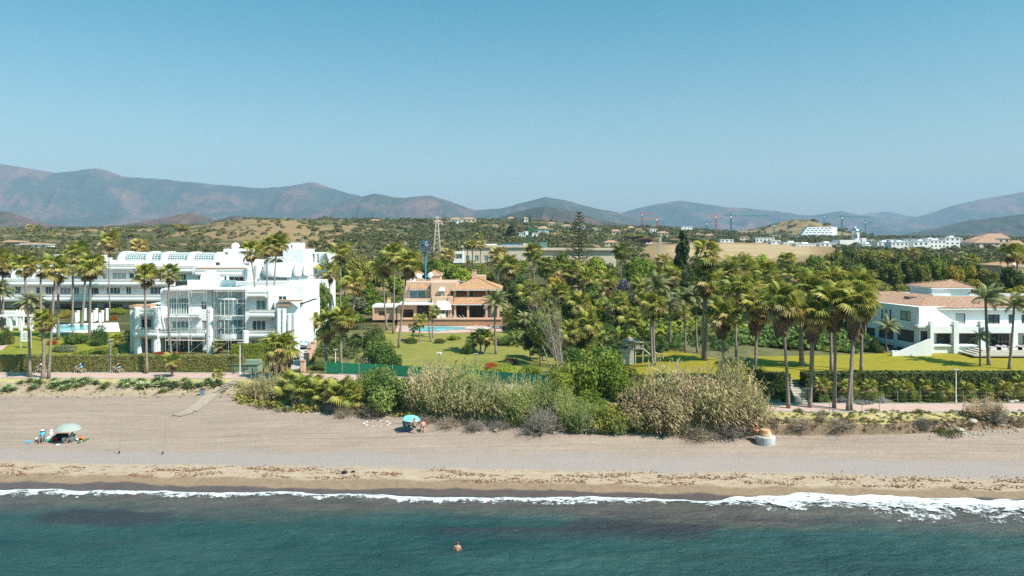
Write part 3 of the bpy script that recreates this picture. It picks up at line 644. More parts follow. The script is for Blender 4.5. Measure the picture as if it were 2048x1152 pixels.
def tree(px, Y, ytop, rpx, leaf, label, group=None, shape='round', name='broadleaf_tree', py=None, low=.25, cat='tree'):
    """px column, depth, photo row of the top, half-width in photo pixels"""
    P = gnd(px, py) if py else onY(px, Y); Y = P.y; top = wz(ytop, Y); H = max(1.0, top-P.z); rx = rpx*Y/F
    tcount[0] += 1; r = random.Random(tcount[0]); root = thing(name, label, cat, P, group)
    h0 = H*low; hz_ = (H-h0)/2
    sc3 = {'round': (rx, rx, hz_*1.05), 'tall': (rx*1.3, rx*1.3, hz_), 'flat': (rx, rx, hz_*1.5), 'cone': (rx*1.05, rx*1.05, hz_*1.03), 'bush': (rx, rx, (H)*.95)}[shape]
    inst('trunk', TRK[r.randrange(3)], root, (0,0,0), (0, 0, r.uniform(0, 6)), (max(rx, 1.5), max(rx, 1.5), H*1.15))
    inst('crown', crown_of(shape, leaf, r.randrange(3)), root, (0, 0, h0+hz_ if shape != 'bush' else 0), (0, 0, r.uniform(0, 6)), sc3)
    return root
def shrub(px, py, hpx, wpx, leaf, label, group=None, name='shrub', Y=None, cat='shrub', sink=.0):
    P = gnd(px, py) if Y is None else onY(px, Y); s = P.y/F
    tcount[0] += 1; r = random.Random(tcount[0]*7); P.z -= sink
    o = inst(name, crown_of('bush', leaf, r.randrange(3)), None, P, (0, 0, r.uniform(0, 6)), (wpx*s/2*1.05, wpx*s/2*.95, hpx*s*.98))
    tag(o, label, cat, group); return o
def hedge(name, pts, w, h, label, mt=None, dens=55, size=.13, group=None, sd=3, side=1):
    """clipped hedge along ground points (world x,y), leafy box"""
    mt = mt or M['hedge']; g = np.random.default_rng(sd); b = MB(); P0 = Vector((pts[0][0], pts[0][1], float(gz(pts[0][0], pts[0][1]))))
    root = thing(name, label, 'hedge', P0, group); LV = []; NV = []
    for (ax, ay), (bx, by) in zip(pts[:-1], pts[1:]):
        d = Vector((bx-ax, by-ay, 0)); L = d.length; d /= L; nn = Vector((d.y, -d.x, 0)); za, zb = float(gz(ax, ay)), float(gz(bx, by)); e = .06
        c = [Vector((ax, ay, za))+nn*(w/2-e), Vector((bx, by, zb))+nn*(w/2-e), Vector((bx, by, zb))-nn*(w/2-e), Vector((ax, ay, za))-nn*(w/2-e)]
        b.add([*c, *[q+Vector((0, 0, h-e)) for q in c]], [(4,5,6,7), (0,1,5,4), (1,2,6,5), (2,3,7,6), (3,0,4,7)])
        for (o0, uu, vv, nrm, U_, V_) in ((c[0], d, Vector((0,0,1)), nn, L, h), (c[3]+Vector((0,0,h-e)), d, nn, Vector((0,0,1)), L, w), (c[3], d, Vector((0,0,1)), -nn, L, h), (c[3], nn, Vector((0,0,1)), -d, w, h), (c[2], nn, Vector((0,0,1)), d, w, h)):
            k = int(U_*V_*dens); a = g.random(k)*U_; q = g.random(k)*V_
            LV.append(np.array(o0)+a[:, None]*np.array(uu)+q[:, None]*np.array(vv)+np.array(nrm)*(g.random(k)*.1+.02)[:, None]+np.array([0,0,1])*((zb-za)*a/max(U_, 1e-3))[:, None]*(1 if uu is d else 0)); NV.append(np.tile(np.array(nrm), (k, 1)))
    b.build('core', mt, root)
    P = np.concatenate(LV); N = np.concatenate(NV)+g.normal(size=(len(P), 3))*.5; N /= np.linalg.norm(N, axis=1)[:, None]
    t = np.cross(N, g.normal(size=N.shape)); t /= np.linalg.norm(t, axis=1)[:, None]; bt = np.cross(N, t); s = size*(.6+.7*g.random(len(P)))[:, None]
    V = np.stack([P-t*s, P+bt*s*.6, P+t*s, P-bt*s*.6], 1).reshape(-1, 3)-np.array(P0)
    o = inst('foliage', npmesh('foliage', V, np.arange(len(V)).reshape(-1, 4), mt), root); o['kind'] = 'stuff'
    return root
def agave_mesh(sd):
    r = random.Random(sd); b = MB()
    for i in range(26):
        a = i*2.4; el = R(12+65*(i/26)); L = r.uniform(.8, 1.0)*(1-.25*i/26); d = Vector((math.cos(a)*math.cos(el), math.sin(a)*math.cos(el), math.sin(el))); t = Vector((-math.sin(a), math.cos(a), 0))
        m1 = d*L*.55; tp = d*L+Vector((0, 0, -.08)); u = Vector((0, 0, .03))
        b.add([t*.05, -t*.05, m1+t*.085+u, m1-u, m1-t*.085+u, tp], [(0,3,2), (0,1,3), (1,4,3), (2,3,5), (3,4,5)])
    b.xf(Matrix.Translation((0, 0, .05))); return b.mesh('agave', M['agave'])
AGA = [agave_mesh(i) for i in range(3)]
def reed_mesh(sd, mt, n=95, H=3.4, lean=.9, blades=10, bl=.6, spread=1.25):
    r = random.Random(sd); b = MB()
    for i in range(n):
        a = r.uniform(0, 6.28); q = math.sqrt(r.random())*spread; x, y = q*math.cos(a)*.75, q*math.sin(a)*.75; h = H*r.uniform(.45, 1.05)*(1-.22*(q/spread)**2)
        lx, ly = math.cos(a)*q*.75+r.gauss(0, .35)*lean, math.sin(a)*q*.6+r.gauss(0, .3)*lean
        tp = Vector((x+lx, y+ly, h)); bs = Vector((x, y, 0)); md = bs.lerp(tp, .55)+Vector((-lx*.2, -ly*.2, h*.06))
        b.tube([bs, md, tp], [.022, .018, .006], 3, False)
        for j in range(blades):
            t = .2+.8*j/blades; p = (bs.lerp(md, t/.55) if t < .55 else md.lerp(tp, (t-.55)/.45)); an = r.uniform(0, 6.28); L = bl*r.uniform(.6, 1.25)
            d = Vector((math.cos(an)+.25, math.sin(an), r.uniform(.0, 1.0))).normalized(); w_ = d.cross(Vector((0, 0, 1))).normalized()*.045
            m1 = p+d*L*.5; e = p+d*L+Vector((.05, 0, -.45*L)); b.add([p, m1+w_, e, m1-w_], [(0,1,2,3)])
        if r.random() < .3:
            for j in range(5): e = tp+Vector((r.gauss(0,.06)+.05*j, r.gauss(0,.05), .09*j)); b.add([e, e+Vector((.05,.03,.14)), e+Vector((.02,-.03,.22)), e+Vector((-.04,0,.12))], [(0,1,2,3)])
    return b.mesh('cane_stand', mt)
REED = {k: [reed_mesh(i*5+j, M[mt]) for i in range(3)] for j, (k, mt) in enumerate((('tan', 'reed'), ('green', 'reedg'), ('dry', 'reedd')))}
def reeds(px, py, hpx, wpx, k, label, group, Y=None, tilt=(0, 0), name='giant_cane'):
    P = gnd(px, py) if Y is None else onY(px, Y); s = P.y/F; tcount[0] += 1; r = random.Random(tcount[0]*3)
    o = inst(name, REED[k][r.randrange(3)], None, P-Vector((0, 0, .1)), (tilt[0], tilt[1], r.uniform(-.4, .4)), (wpx*s/3.4, wpx*s/3.4, hpx*s/3.3))
    return tag(o, label, 'cane', group)
def twig_mesh(sd, n=220, R_=1.0, flat=.6):
    r = random.Random(sd); b = MB()
    for i in range(n):
        a = r.uniform(0, 6.28); el = r.uniform(.05, 1.3); d = Vector((math.cos(a)*math.cos(el), math.sin(a)*math.cos(el), math.sin(el)*flat)); p = Vector((r.gauss(0, .12), r.gauss(0, .12), 0)); L = R_*r.uniform(.5, 1.05)
        q = p+d*L*.5; b.tube([p, q, q+(d+Vector((r.gauss(0,.3), r.gauss(0,.3), r.gauss(0,.2))))*L*.5], [.012, .008, .003], 3, False)
        for k in range(4):
            e = q+d*L*.12*k; b.tube([e, e+Vector((r.gauss(0,.18), r.gauss(0,.18), r.gauss(.05,.12)))], [.005, .002], 3, False)
    return b
TWIG = [twig_mesh(i).mesh('dry_brush', M['twig']) for i in range(2)] + [twig_mesh(5, 120).mesh('dry_brush', M['drift'])]
def brush(px, py, hpx, wpx, label, k=0, name='dry_brush', group=None):
    P = gnd(px, py); s = P.y/F; o = inst(name, TWIG[k], None, P, (0, 0, px % 6), (wpx*s/2, wpx*s/2, hpx*s/.6)); return tag(o, label, 'dead brush', group)
def grass_mesh(sd, n=260):
    r = random.Random(sd); b = MB()
    for i in range(n):
        a = r.uniform(0, 6.28); q = math.sqrt(r.random()); x, y = q*math.cos(a), q*math.sin(a); h = r.uniform(.5, 1)*(1-.5*q); d = Vector((math.cos(a)*.4*q+.15, math.sin(a)*.4*q, h)); w_ = Vector((-math.sin(a), math.cos(a), 0))*.035
        p = Vector((x*.75, y*.75, 0)); b.add([p-w_, p+w_, p+d], [(0,1,2)])
    return b.mesh('grass_tuft', M['grass'])
GRS = [grass_mesh(i) for i in range(2)]
def rock_mesh(sd):
    g = np.random.default_rng(sd); b = MB(); prof = [(.0,-.5),(.62,-.42),(.95,-.1),(.9,.25),(.55,.52),(.0,.6)]; b.lathe((0,0,0), [(max(r_, .01), z) for r_, z in prof], 9)
    V = np.array(b.v); V *= (1+.28*(g.random((len(V), 1))-.5)); V += g.normal(size=V.shape)*.06; b.v = [tuple(v) for v in V]; return b.mesh('boulder', M['stone'])
ROCK = [rock_mesh(i) for i in range(5)]
def rock(px, py, wpx, label, group, k=None, name='boulder'):
    P = gnd(px, py); s = P.y/F; r = random.Random(int(px*3+py)); w_ = wpx*s/1.9
    o = inst(name, ROCK[r.randrange(5)], None, P+Vector((0, 0, w_*.25)), (r.uniform(-.3, .3), r.uniform(-.3, .3), r.uniform(0, 6)), (w_, w_*.9, w_*.8)); return tag(o, label, 'rock', group)
# ------------------------------------------------------------------ building kit (world coordinates from photo pixels at a stated depth)
def wall(b, name, pa, Ya, pb, Yb, ytop, ybot, holes=(), mt='white', deep=.22, back=None, fm='white2', body=True):
    """wall front from (pa,Ya) to (pb,Yb); holes (px0,px1,py0,py1,bars,pane[,frame]) become windows; back: depth of the volume behind"""
    A = Vector((wx(pa, Ya), Ya)); B = Vector((wx(pb, Yb), Yb)); d = (B-A); L = d.length; d /= L; nv = Vector((-d.y, d.x)) 
    z0, z1 = wz(ybot, Ya), wz(ytop, Ya)
    def tof(px):                                   # along-wall distance where the pixel ray meets the wall
        k = (px-HX)/F; den = d.x-k*d.y; return (k*A.y-A.x)/den
    hs = []
    for h in holes:
        t0, t1 = tof(h[0]), tof(h[1]); ym = A.y+d.y*(t0+t1)/2
        hs.append((max(t0, .02), min(t1, L-.02), max(wz(h[3], ym), z0+.01), min(wz(h[2], ym), z1-.01), h))
    def W(t, z, dd=0.0): q = A+d*t+nv*dd; return (q.x, q.y, z)
    ts = sorted({0, L, *[h[0] for h in hs], *[h[1] for h in hs]}); zs = sorted({z0, z1, *[h[2] for h in hs], *[h[3] for h in hs]})
    m = MB()
    for i in range(len(ts)-1):
        for j in range(len(zs)-1):
            tm, zm = (ts[i]+ts[i+1])/2, (zs[j]+zs[j+1])/2
            if any(h[0] < tm < h[1] and h[2] < zm < h[3] for h in hs): continue
            m.poly([W(ts[i], zs[j]), W(ts[i+1], zs[j]), W(ts[i+1], zs[j+1]), W(ts[i], zs[j+1])])
    for h in hs:
        a, c, e, g_ = h[:4]
        m.poly([W(a, e), W(a, e, deep), W(c, e, deep), W(c, e)]); m.poly([W(a, g_), W(c, g_), W(c, g_, deep), W(a, g_, deep)])
        m.poly([W(a, e), W(a, g_), W(a, g_, deep), W(a, e, deep)]); m.poly([W(c, e), W(c, e, deep), W(c, g_, deep), W(c, g_)])
    if body:
        bk = back or 6.0; k = deep+.12
        c4 = [W(0, z0, k), W(L, z0, k), W(L, z0, bk), W(0, z0, bk)]; t4 = [W(0, z1, k), W(L, z1, k), W(L, z1, bk), W(0, z1, bk)]
        m.add(c4+t4, [(4,5,6,7), (0,1,5,4), (1,2,6,5), (2,3,7,6), (3,0,4,7)])
        for t in (0, L): m.poly([W(t, z0), W(t, z0, k), W(t, z1, k), W(t, z1)])
        m.poly([W(0, z1), W(L, z1), W(L, z1, k), W(0, z1, k)])
    wo = m.build(name, M[mt], b)
    for h in hs:
        a, c, e, g_ = h[:4]; bars, pane = h[4][4], h[4][5]; fmt = h[4][6] if len(h[4]) > 6 else fm; fw = min(.09, (c-a)*.08)
        if bars is None:
            MB().add([W(a-.01, e-.01, deep+.03), W(c+.01, e-.01, deep+.03), W(c+.01, g_+.01, deep+.03), W(a-.01, g_+.01, deep+.03)], [(0,1,2,3)]).build('opening_back', M[pane], b); continue
        fr = MB()
        def slab(ta, tb, za, zb, d0, d1):
            fr.add([W(ta, za, d0), W(tb, za, d0), W(tb, za, d1), W(ta, za, d1), W(ta, zb, d0), W(tb, zb, d0), W(tb, zb, d1), W(ta, zb, d1)], [(0,3,2,1), (4,5,6,7), (0,1,5,4), (1,2,6,5), (2,3,7,6), (3,0,4,7)])
        d0, d1 = deep-.09, deep-.02
        slab(a, a+fw, e, g_, d0, d1); slab(c-fw, c, e, g_, d0, d1); slab(a+fw, c-fw, e, e+fw, d0, d1); slab(a+fw, c-fw, g_-fw, g_, d0, d1)
        for i in range(1, bars): t = a+(c-a)*i/bars; slab(t-fw/2, t+fw/2, e+fw, g_-fw, d0, d1)
        wn_ = fr.build('window', M[fmt], b)
        for i in range(bars):
            ta, tb = a+(c-a)*i/bars, a+(c-a)*(i+1)/bars
            MB().add([W(ta+.02, e+.02, deep-.05), W(tb-.02, e+.02, deep-.05), W(tb-.02, g_-.02, deep-.05), W(ta+.02, g_-.02, deep-.05)], [(0,1,2,3)]).build('pane', M[pane], wn_)
    return wo
def pbox(b, name, x0, x1, y0, y1, Y, depth, mt='white', ybase=None):
    """box: pixel columns x0..x1, pixel rows y0 (top)..y1 (bottom) at front depth Y"""
    return MB().box(wx(x0, Y), wx(x1, Y), Y, Y+depth, wz(y1, Y), wz(y0, Y)).build(name, M[mt], b)
def band(b, name, x0, x1, y0, y1, Y, proj=1.4, mt='white', lip=True):
    """rounded balcony front: bulges towards the viewer"""
    za, zb = wz(y1, Y), wz(y0, Y); h = zb-za; pr = [(Y+proj, za)]
    for i in range(7): a = -math.pi/2+math.pi*.42*i/6*1.2; pr.append((Y+.35-.35*math.cos(a)*1.0, za+h*.42*(1+math.sin(a)) if i else za))
    pr += [(Y+.16, za+h*.55), (Y+.05, za+h*.80), (Y+.05, zb), (Y+.25, zb), (Y+.25, za+h*.5), (Y+proj, za+h*.5)]
    o = MB().extx(pr, wx(x0, Y), wx(x1, Y)).build(name, M[mt], b)
    if lip: MB().box(wx(x0, Y), wx(x1, Y), Y+.02, Y+.3, zb, zb+.05).build('coping', M['terra'], o)
    return o
def column(b, x, y0, y1, Y, r=.65, name='column', blocks=True):
    m = MB(); z0, z1 = wz(y1, Y), wz(y0, Y); X = wx(x, Y); n = max(2, int((z1-z0)/.62)); prof = []
    for i in range(n):
        a, c = z0+(z1-z0)*i/n, z0+(z1-z0)*(i+1)/n; prof += [(r-.03, a), (r, a+.03), (r, c-.03), (r-.03, c)]
    return m.lathe((X, Y+r, 0), prof, 14).build(name, M['white'], b)
def hiproof(b, name, x0, x1, Y0, Y1, yeave, yridge, rx0, rx1, Yr=None, mt='tile', over=.45, pitch=.34, amp=.055, thick=.18):
    """hip roof over a plan x0..x1 (pixels at Y0), Y0..Y1; ridge between pixel columns rx0..rx1"""
    ze, zr = wz(yeave, Y0), 0; Yr = Yr or (Y0+Y1)/2; zr = wz(yridge, Yr)
    c = [Vector((wx(x0, Y0)-over, Y0-over, ze)), Vector((wx(x1, Y0)+over, Y0-over, ze)), Vector((wx(x1, Y0)+over, Y1+over, ze)), Vector((wx(x0, Y0)-over, Y1+over, ze))]
    ra, rb = Vector((wx(rx0, Yr), Yr, zr)), Vector((wx(rx1, Yr), Yr, zr)); ro = None
    m = MB()
    for e0, e1, t0, t1 in ((c[0], c[1], ra, rb), (c[1], c[2], rb, rb), (c[2], c[3], rb, ra), (c[3], c[0], ra, ra)): slope(m, e0, e1, t0, t1, pitch, amp)
    o = m.build(name, M[mt], b, True)
    MB().add([q-Vector((0, 0, .02)) for q in c]+[q-Vector((0, 0, thick)) for q in c], [(0,1,5,4), (1,2,6,5), (2,3,7,6), (3,0,4,7), (4,5,6,7)]).build('eave', M['white2'], o)
    rm = MB()
    for p, q in ((c[0], ra), (c[1], rb), (c[2], rb), (c[3], ra), (ra, rb)):
        if (p-q).length > .3: rm.tube([p+Vector((0,0,.05)), q+Vector((0,0,.08))], .11, 6)
    rm.build('ridge_tiles', M[mt], o)
    return o
def slope(m, e0, e1, t0, t1, pitch=.34, amp=.055):
    """barrel-tiled roof plane: eave e0-e1, top t0-t1"""
    e0, e1, t0, t1 = map(Vector, (e0, e1, t0, t1)); u = (e1-e0); L = u.length; u /= L; nn = u.cross((t0-e0) if (t0-e0).length > (t1-e0).length*.5 else (t1-e0)).normalized()
    if nn.z < 0: nn = -nn
    s0, s1 = (t0-e0).dot(u), (t1-e0).dot(u); up = (t0-e0)-u*s0; n = max(4, int(L/pitch)*4); V = []
    for i in range(n+1):
        s = L*i/n
        k = s/s0 if s < s0 else (1.0 if s <= s1 else (L-s)/max(1e-6, L-s1)); k = max(0, min(1, k))
        w_ = nn*amp*abs(math.sin(math.pi*i/4.0)); r = random.uniform(-.02, .02)
        V.append((e0+u*s+w_-up*r*.3, e0+u*s+up*k*.5+w_, e0+u*s+up*k+w_))
    b0 = len(m.v)
    for a, c, d in V: m.v += [tuple(a), tuple(c), tuple(d)]
    for i in range(n):
        q = b0+i*3; m.f += [(q, q+3, q+4, q+1), (q+1, q+4, q+5, q+2)]
def scaffold(x0, x1, y0, y1, Y, dep, label, nx=3, nz=4):
    P = Vector((wx(x0, Y), Y, wz(y1, Y))); root = thing('scaffolding', label, 'scaffolding', P, 'scaffolding on the white apartment block'); X0, X1, Z0, Z1 = wx(x0, Y), wx(x1, Y), wz(y1, Y), wz(y0, Y)
    xs = [X0+(X1-X0)*i/nx for i in range(nx+1)]; zs = [Z0+(Z1-Z0)*j/nz for j in range(nz+1)]
    for x in xs:
        for y in (Y, Y+dep): MB().bar((x, y, Z0), (x, y, Z1+.9), .028, 5).build('standard', M['scaf'], root)
    for z in zs[1:]:
        for y in (Y, Y+dep): MB().bar((X0-.2, y, z), (X1+.2, y, z), .022, 5).build('ledger', M['scaf'], root)
        if zs.index(z) % 2: MB().box(X0, X1, Y+.05, Y+dep*.6, z+.03, z+.08).build('deck_board', M['plank'], root)
    for i in range(nx):
        for j in range(nz):
            if (i+j) % 2 == 0: MB().bar((xs[i], Y-.04, zs[j]), (xs[i+1], Y-.04, zs[j+1]), .025, 4).build('brace', M['scaf'], root)
    return root

# ------------------------------------------------------------------ white apartments, front block
Y = 128.0
B = thing('apartment_block', 'white three-storey apartment block with rounded columns, part covered in scaffolding', 'building', (wx(430, Y), Y, wz(708, Y)))
wall(B, 'wing_wall', 260, Y+1.2, 321, Y+1.2, 615, 709, [(282,303,638,656,2,'glass'), (276,303,677,708,3,'glass')], back=12)
band(B, 'balcony_front', 266, 314, 659, 675, Y-.4, 2.0); band(B, 'balcony_front', 276, 306, 617, 634, Y+.1, 1.4, lip=False)
for x in (272, 310): column(B, x, 615, 709, Y, .62)
pbox(B, 'planter', 258, 300, 611, 615.5, Y+1, 3, 'terra')
wall(B, 'recess_wall', 321, Y+3.5, 424, Y+3.5, 579, 709, [(337,377,596,630,8,'glass_teal'), (344,378,642,658,4,'glass_teal'), (402,414,603,620,1,'glass'), (403,413,641,660,1,'shutter'), (328,405,678,708,8,'glass'), ], back=12)
band(B, 'balcony_front', 315, 409, 660, 677, Y+.2, 4.0); band(B, 'balcony_front', 330, 398, 628, 637, Y+2.2, 2.0, lip=False)
column(B, 417, 618, 709, Y, .55)
wall(B, 'bay_wall', 424, Y+4.2, 492, Y+4.2, 579, 709, [(432,486,597,632,9,'glass_teal'), (440,484,641,668,5,'glass'), (436,486,680,708,6,'glass')], back=11)
m = MB()                                           # curved glazed bay
X0, Yc = wx(458, Y+3), Y+4.2
bo = thing('x', 'x', 'x') if False else None
for j, (ya, yb) in enumerate(((630, 640), (596, 600), (668, 678))):
    q_ = MB().prism([(X0+2.55*math.cos(a), Yc+1.5*math.sin(a)) for a in np.linspace(-math.pi, 0, 13)], wz(yb, Y+3), wz(ya, Y+3)).build('bay_window' if j == 0 else 'bay_slab', M['white'], bo or B)
    bo = bo or q_
for ya, yb in ((600, 630), (640, 668)):
    for k in range(10):
        a, c = -math.pi+math.pi*k/10, -math.pi+math.pi*(k+1)/10; q = [(X0+2.45*math.cos(t), Yc+1.42*math.sin(t)) for t in (a, c)]
        MB().poly([(q[0][0], q[0][1], wz(yb, Y+3)), (q[1][0], q[1][1], wz(yb, Y+3)), (q[1][0], q[1][1], wz(ya, Y+3)), (q[0][0], q[0][1], wz(ya, Y+3))]).build('pane', M['glass_teal'], bo)
        MB().bar((q[0][0], q[0][1]-.02, wz(yb, Y+3)), (q[0][0], q[0][1]-.02, wz(ya, Y+3)), .05, 4).build('mullion', M['white2'], bo)
wall(B, 'wing_wall', 490, Y+1.8, 549, Y+1.8, 579, 709, [(512,531,600,620,2,'glass_teal'), (504,531,641,661,3,'glass'), (502,540,680,708,4,'glass')], back=12)
band(B, 'balcony_front', 498, 550, 620, 637, Y+.2, 2.2); band(B, 'balcony_front', 494, 552, 661, 677, Y+.2, 2.2); band(B, 'balcony_front', 494, 531, 582, 596, Y+.6, 1.6, lip=False)
column(B, 489, 662, 709, Y-.2, .5); column(B, 537, 581, 640, Y+.9, .45)
pbox(B, 'roof_parapet', 322, 549, 577.5, 580, Y+2.2, 9, 'white'); 
wall(B, 'side_wall', 549, Y+.6, 600, Y+2.0, 604, 709, [(590,594,640,652,1,'glass')], back=13)
for x, y0 in ((556, 618), (566, 618), (577, 628), (588, 628)): column(B, x, y0, 709, Y-.1, .42)
wall(B, 'side_wall', 597, Y+4.4, 616, Y+4.6, 608, 700, [], back=16); wall(B, 'side_wall', 553, Y+3.2, 607, Y+3.4, 572, 605, [(556,573,592,612,2,'glass','white2')], back=13)
for x0, x1, y in ((553, 578, 612), (556, 602, 603)): pbox(B, 'planter', x0, x1, y-3, y, Y+.3, 1, 'terra')
# arched gable and roof terrace walls
pbox(B, 'terrace_wall', 375, 470, 560, 578, Y+8, .5); wall(B, 'roof_room', 400, Y+8.6, 432, Y+8.6, 556, 578, [(414,420,563,574,1,'glass')], back=4)
gm = MB(); gx, gy = wx(417, Y+8.6), Y+8.58; gm.xf(Matrix.Identity(4))
arc = [(gx+1.5*math.cos(t), gy, wz(557, Y+8.6)+1.45*math.sin(t)) for t in np.linspace(0, math.pi, 13)]; gm.add(arc+[(x, y+1.5, z) for x, y, z in arc], [tuple(reversed(range(13)))]+[(i, i+1, i+14, i+13) for i in range(12)]); gm.build('arched_gable', M['white'], B)
scaffold(331, 377, 582, 706, Y-1.0, 1.1, 'steel tube scaffolding with board decks beside the left palm trunk on the white block', 2, 5)
scaffold(378, 408, 585, 706, Y-.9, 1.0, 'narrow steel scaffold tower next to the arched window of the white block', 1, 5)
scaffold(428, 486, 583, 706, Y-.6, 1.2, 'wide scaffolding in front of the curved glass bay of the white block', 2, 5)

# upper block behind
Y = 152.0
B = thing('apartment_block', 'stepped white upper apartment block with barrel vaults and rooftop dish behind the scaffolded one', 'building', (wx(520, Y), Y, wz(690, Y)))
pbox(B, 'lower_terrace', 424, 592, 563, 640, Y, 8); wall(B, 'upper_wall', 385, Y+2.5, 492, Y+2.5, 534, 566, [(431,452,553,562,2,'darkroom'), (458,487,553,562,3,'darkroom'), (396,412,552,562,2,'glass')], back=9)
band(B, 'balcony_front', 390, 490, 538, 553, Y+1.2, 1.6); pbox(B, 'planter', 392, 489, 535.5, 538, Y+1.6, .8, 'terra')
column(B, 454, 551, 566, Y+1.2, .3); column(B, 497, 536, 566, Y+.4, 1.1); column(B, 513, 531, 566, Y+.6, .8); column(B, 543, 573, 600, Y-2, .5)
def vault(b, name, x0, x1, ytop, ybot, Yf, dep, mt='white'):
    za, zb = wz(ybot, Yf), wz(ytop, Yf); h = zb-za; pr = [(Yf+dep, za), (Yf, za)]+[(Yf+h*1.1*(1-math.cos(t)), za+h*math.sin(t)) for t in np.linspace(.1, math.pi/2, 9)]+[(Yf+dep, zb)]
    return MB().extx(pr, wx(x0, Yf), wx(x1, Yf)).build(name, M[mt], b, True)
vault(B, 'barrel_vault', 523, 582, 527, 555, Y, 7); vault(B, 'barrel_vault', 584, 602, 527, 553, Y, 7); vault(B, 'barrel_vault', 604, 617, 527, 552, Y, 7)
wall(B, 'vault_base', 518, Y+.3, 618, Y+.3, 553, 640, [(525,574,555,560,4,'shutter')], back=8)
wall(B, 'penthouse', 425, Y+10, 500, Y+10, 521, 536, [(430,440,524,532,1,'glass'), (488,498,526,535,1,'shutter')], back=9)
wall(B, 'penthouse', 447, Y+12, 488, Y+12, 498, 523, [(460,469,519,522,1,'glass'), (449,456,504,510,3,'glass')], back=7)
wall(B, 'tower', 569, Y+12, 607, Y+12, 499, 530, [(556,566,514,523,2,'glass_teal')], back=9); wall(B, 'tower', 566, Y+15, 595, Y+15, 486, 502, [(581,585,489,498,1,'shutter')], back=6)
wall(B, 'tower', 612, Y+14, 652, Y+14, 506, 640, [(625,629,508,526,1,'shutter'), (634,637,508,526,1,'shutter')], back=9)
for k, (x0, x1, y0) in enumerate(((585, 626, 571), (577, 600, 580), (600, 640, 590), (613, 648, 560))): pbox(B, 'stepped_wall', x0, x1, y0, 700, Y-7+k*2.6, 6+k)
for x in (594, 606): column(B, x, 573, 700, Y-7.6, .45)
for k, (x, y) in enumerate(((612, 600), (622, 610), (631, 622))): vault(B, 'side_vault', x-10, x+6, y, y+16, Y-5+k*2, 3)
m = MB()                                           # arched roof frames
for i in range(3):
    cx_, cy_ = wx(548+9*i, Y+8), Y+8+i*.8; m.tube([(cx_+2.6*math.cos(t), cy_, wz(532, Y+8)+1.9*math.sin(t)) for t in np.linspace(0, math.pi, 13)], .12, 5)
m.build('roof_arches', M['white2'], B)
m = MB(); X, Z = wx(613, Y+9), wz(526, Y+9)
for i in range(4): m.tube([(X+i*.3, Y+9, Z), (X+i*.3, Y+9, Z+.7), (X+.6+i*.3, Y+9, Z+1.1), (X+1.1+i*.3, Y+9, Z)], .04, 4)
m.build('terrace_railing', M['white2'], B)
def dish(px, py, Y, r, label, rz=0, mt='white2', zdrop=1.2):
    P = at(px, py, Y); P.z -= zdrop; o = thing('satellite_dish', label, 'dish', P); m = MB(); m.lathe((0,0,0), [(.02,.0)]+[(r*k/6, r*.22*(k/6)**2) for k in range(1, 7)]+[(r*.99, r*.24), (.05, .05)], 18)
    m.xf(Matrix.Translation((0, 0, zdrop)) @ Euler((R(62), 0, rz)).to_matrix().to_4x4()); m.build('reflector', M[mt], o, True, True)
    MB().tube([(0,.25,-.1), (0,.25,zdrop*.7), (0,.05,zdrop)], .05, 6).build('mast', M['metal'], o, local=True)
    d_ = Euler((R(62), 0, rz)).to_matrix() @ Vector((0, 0, 1)); MB().bar((0, 0, zdrop-r*.8), Vector((0, 0, zdrop))+d_*r*.7, .025, 4).build('feed_arm', M['metal'], o, local=True)
    return o
dish(471, 493, Y+13, .85, 'large white satellite dish on the roof of the upper white block', .2)
# long rear block
Y = 186.0
B = thing('apartment_block', 'long white rear apartment block with curved balcony bands and glazed roof pergolas', 'building', (wx(200, Y), Y, wz(630, Y)))
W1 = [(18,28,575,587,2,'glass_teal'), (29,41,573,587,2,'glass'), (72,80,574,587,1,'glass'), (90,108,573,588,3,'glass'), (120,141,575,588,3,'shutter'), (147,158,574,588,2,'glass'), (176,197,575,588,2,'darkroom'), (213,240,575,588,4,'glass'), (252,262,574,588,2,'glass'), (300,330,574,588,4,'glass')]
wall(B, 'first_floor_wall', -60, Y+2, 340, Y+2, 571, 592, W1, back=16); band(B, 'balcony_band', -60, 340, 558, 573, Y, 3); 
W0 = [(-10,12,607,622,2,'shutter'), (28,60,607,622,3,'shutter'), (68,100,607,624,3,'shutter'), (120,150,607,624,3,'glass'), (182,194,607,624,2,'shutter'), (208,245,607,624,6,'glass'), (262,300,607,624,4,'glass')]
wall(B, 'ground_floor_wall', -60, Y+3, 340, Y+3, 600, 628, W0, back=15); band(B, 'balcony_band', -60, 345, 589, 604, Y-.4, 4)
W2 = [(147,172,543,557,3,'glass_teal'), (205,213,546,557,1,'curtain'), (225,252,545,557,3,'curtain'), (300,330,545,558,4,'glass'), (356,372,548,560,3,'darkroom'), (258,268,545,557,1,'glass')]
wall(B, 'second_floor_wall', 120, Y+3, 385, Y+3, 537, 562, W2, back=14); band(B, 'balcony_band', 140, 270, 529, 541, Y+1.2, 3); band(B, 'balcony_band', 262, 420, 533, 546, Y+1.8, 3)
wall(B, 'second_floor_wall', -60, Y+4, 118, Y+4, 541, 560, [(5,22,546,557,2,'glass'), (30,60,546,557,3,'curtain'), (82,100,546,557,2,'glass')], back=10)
pbox(B, 'roof_slab', 190, 440, 522, 534, Y+5, 9); pbox(B, 'roof_upstand', 176, 208, 516, 530, Y+6, 4); pbox(B, 'chimney', 202, 209, 510, 524, Y+6, 1.2); pbox(B, 'roof_slab', 60, 190, 530, 541, Y+7, 8)
ARC = [(232, 247), (288, 301), (318, 333), (371, 386), (424, 437)]
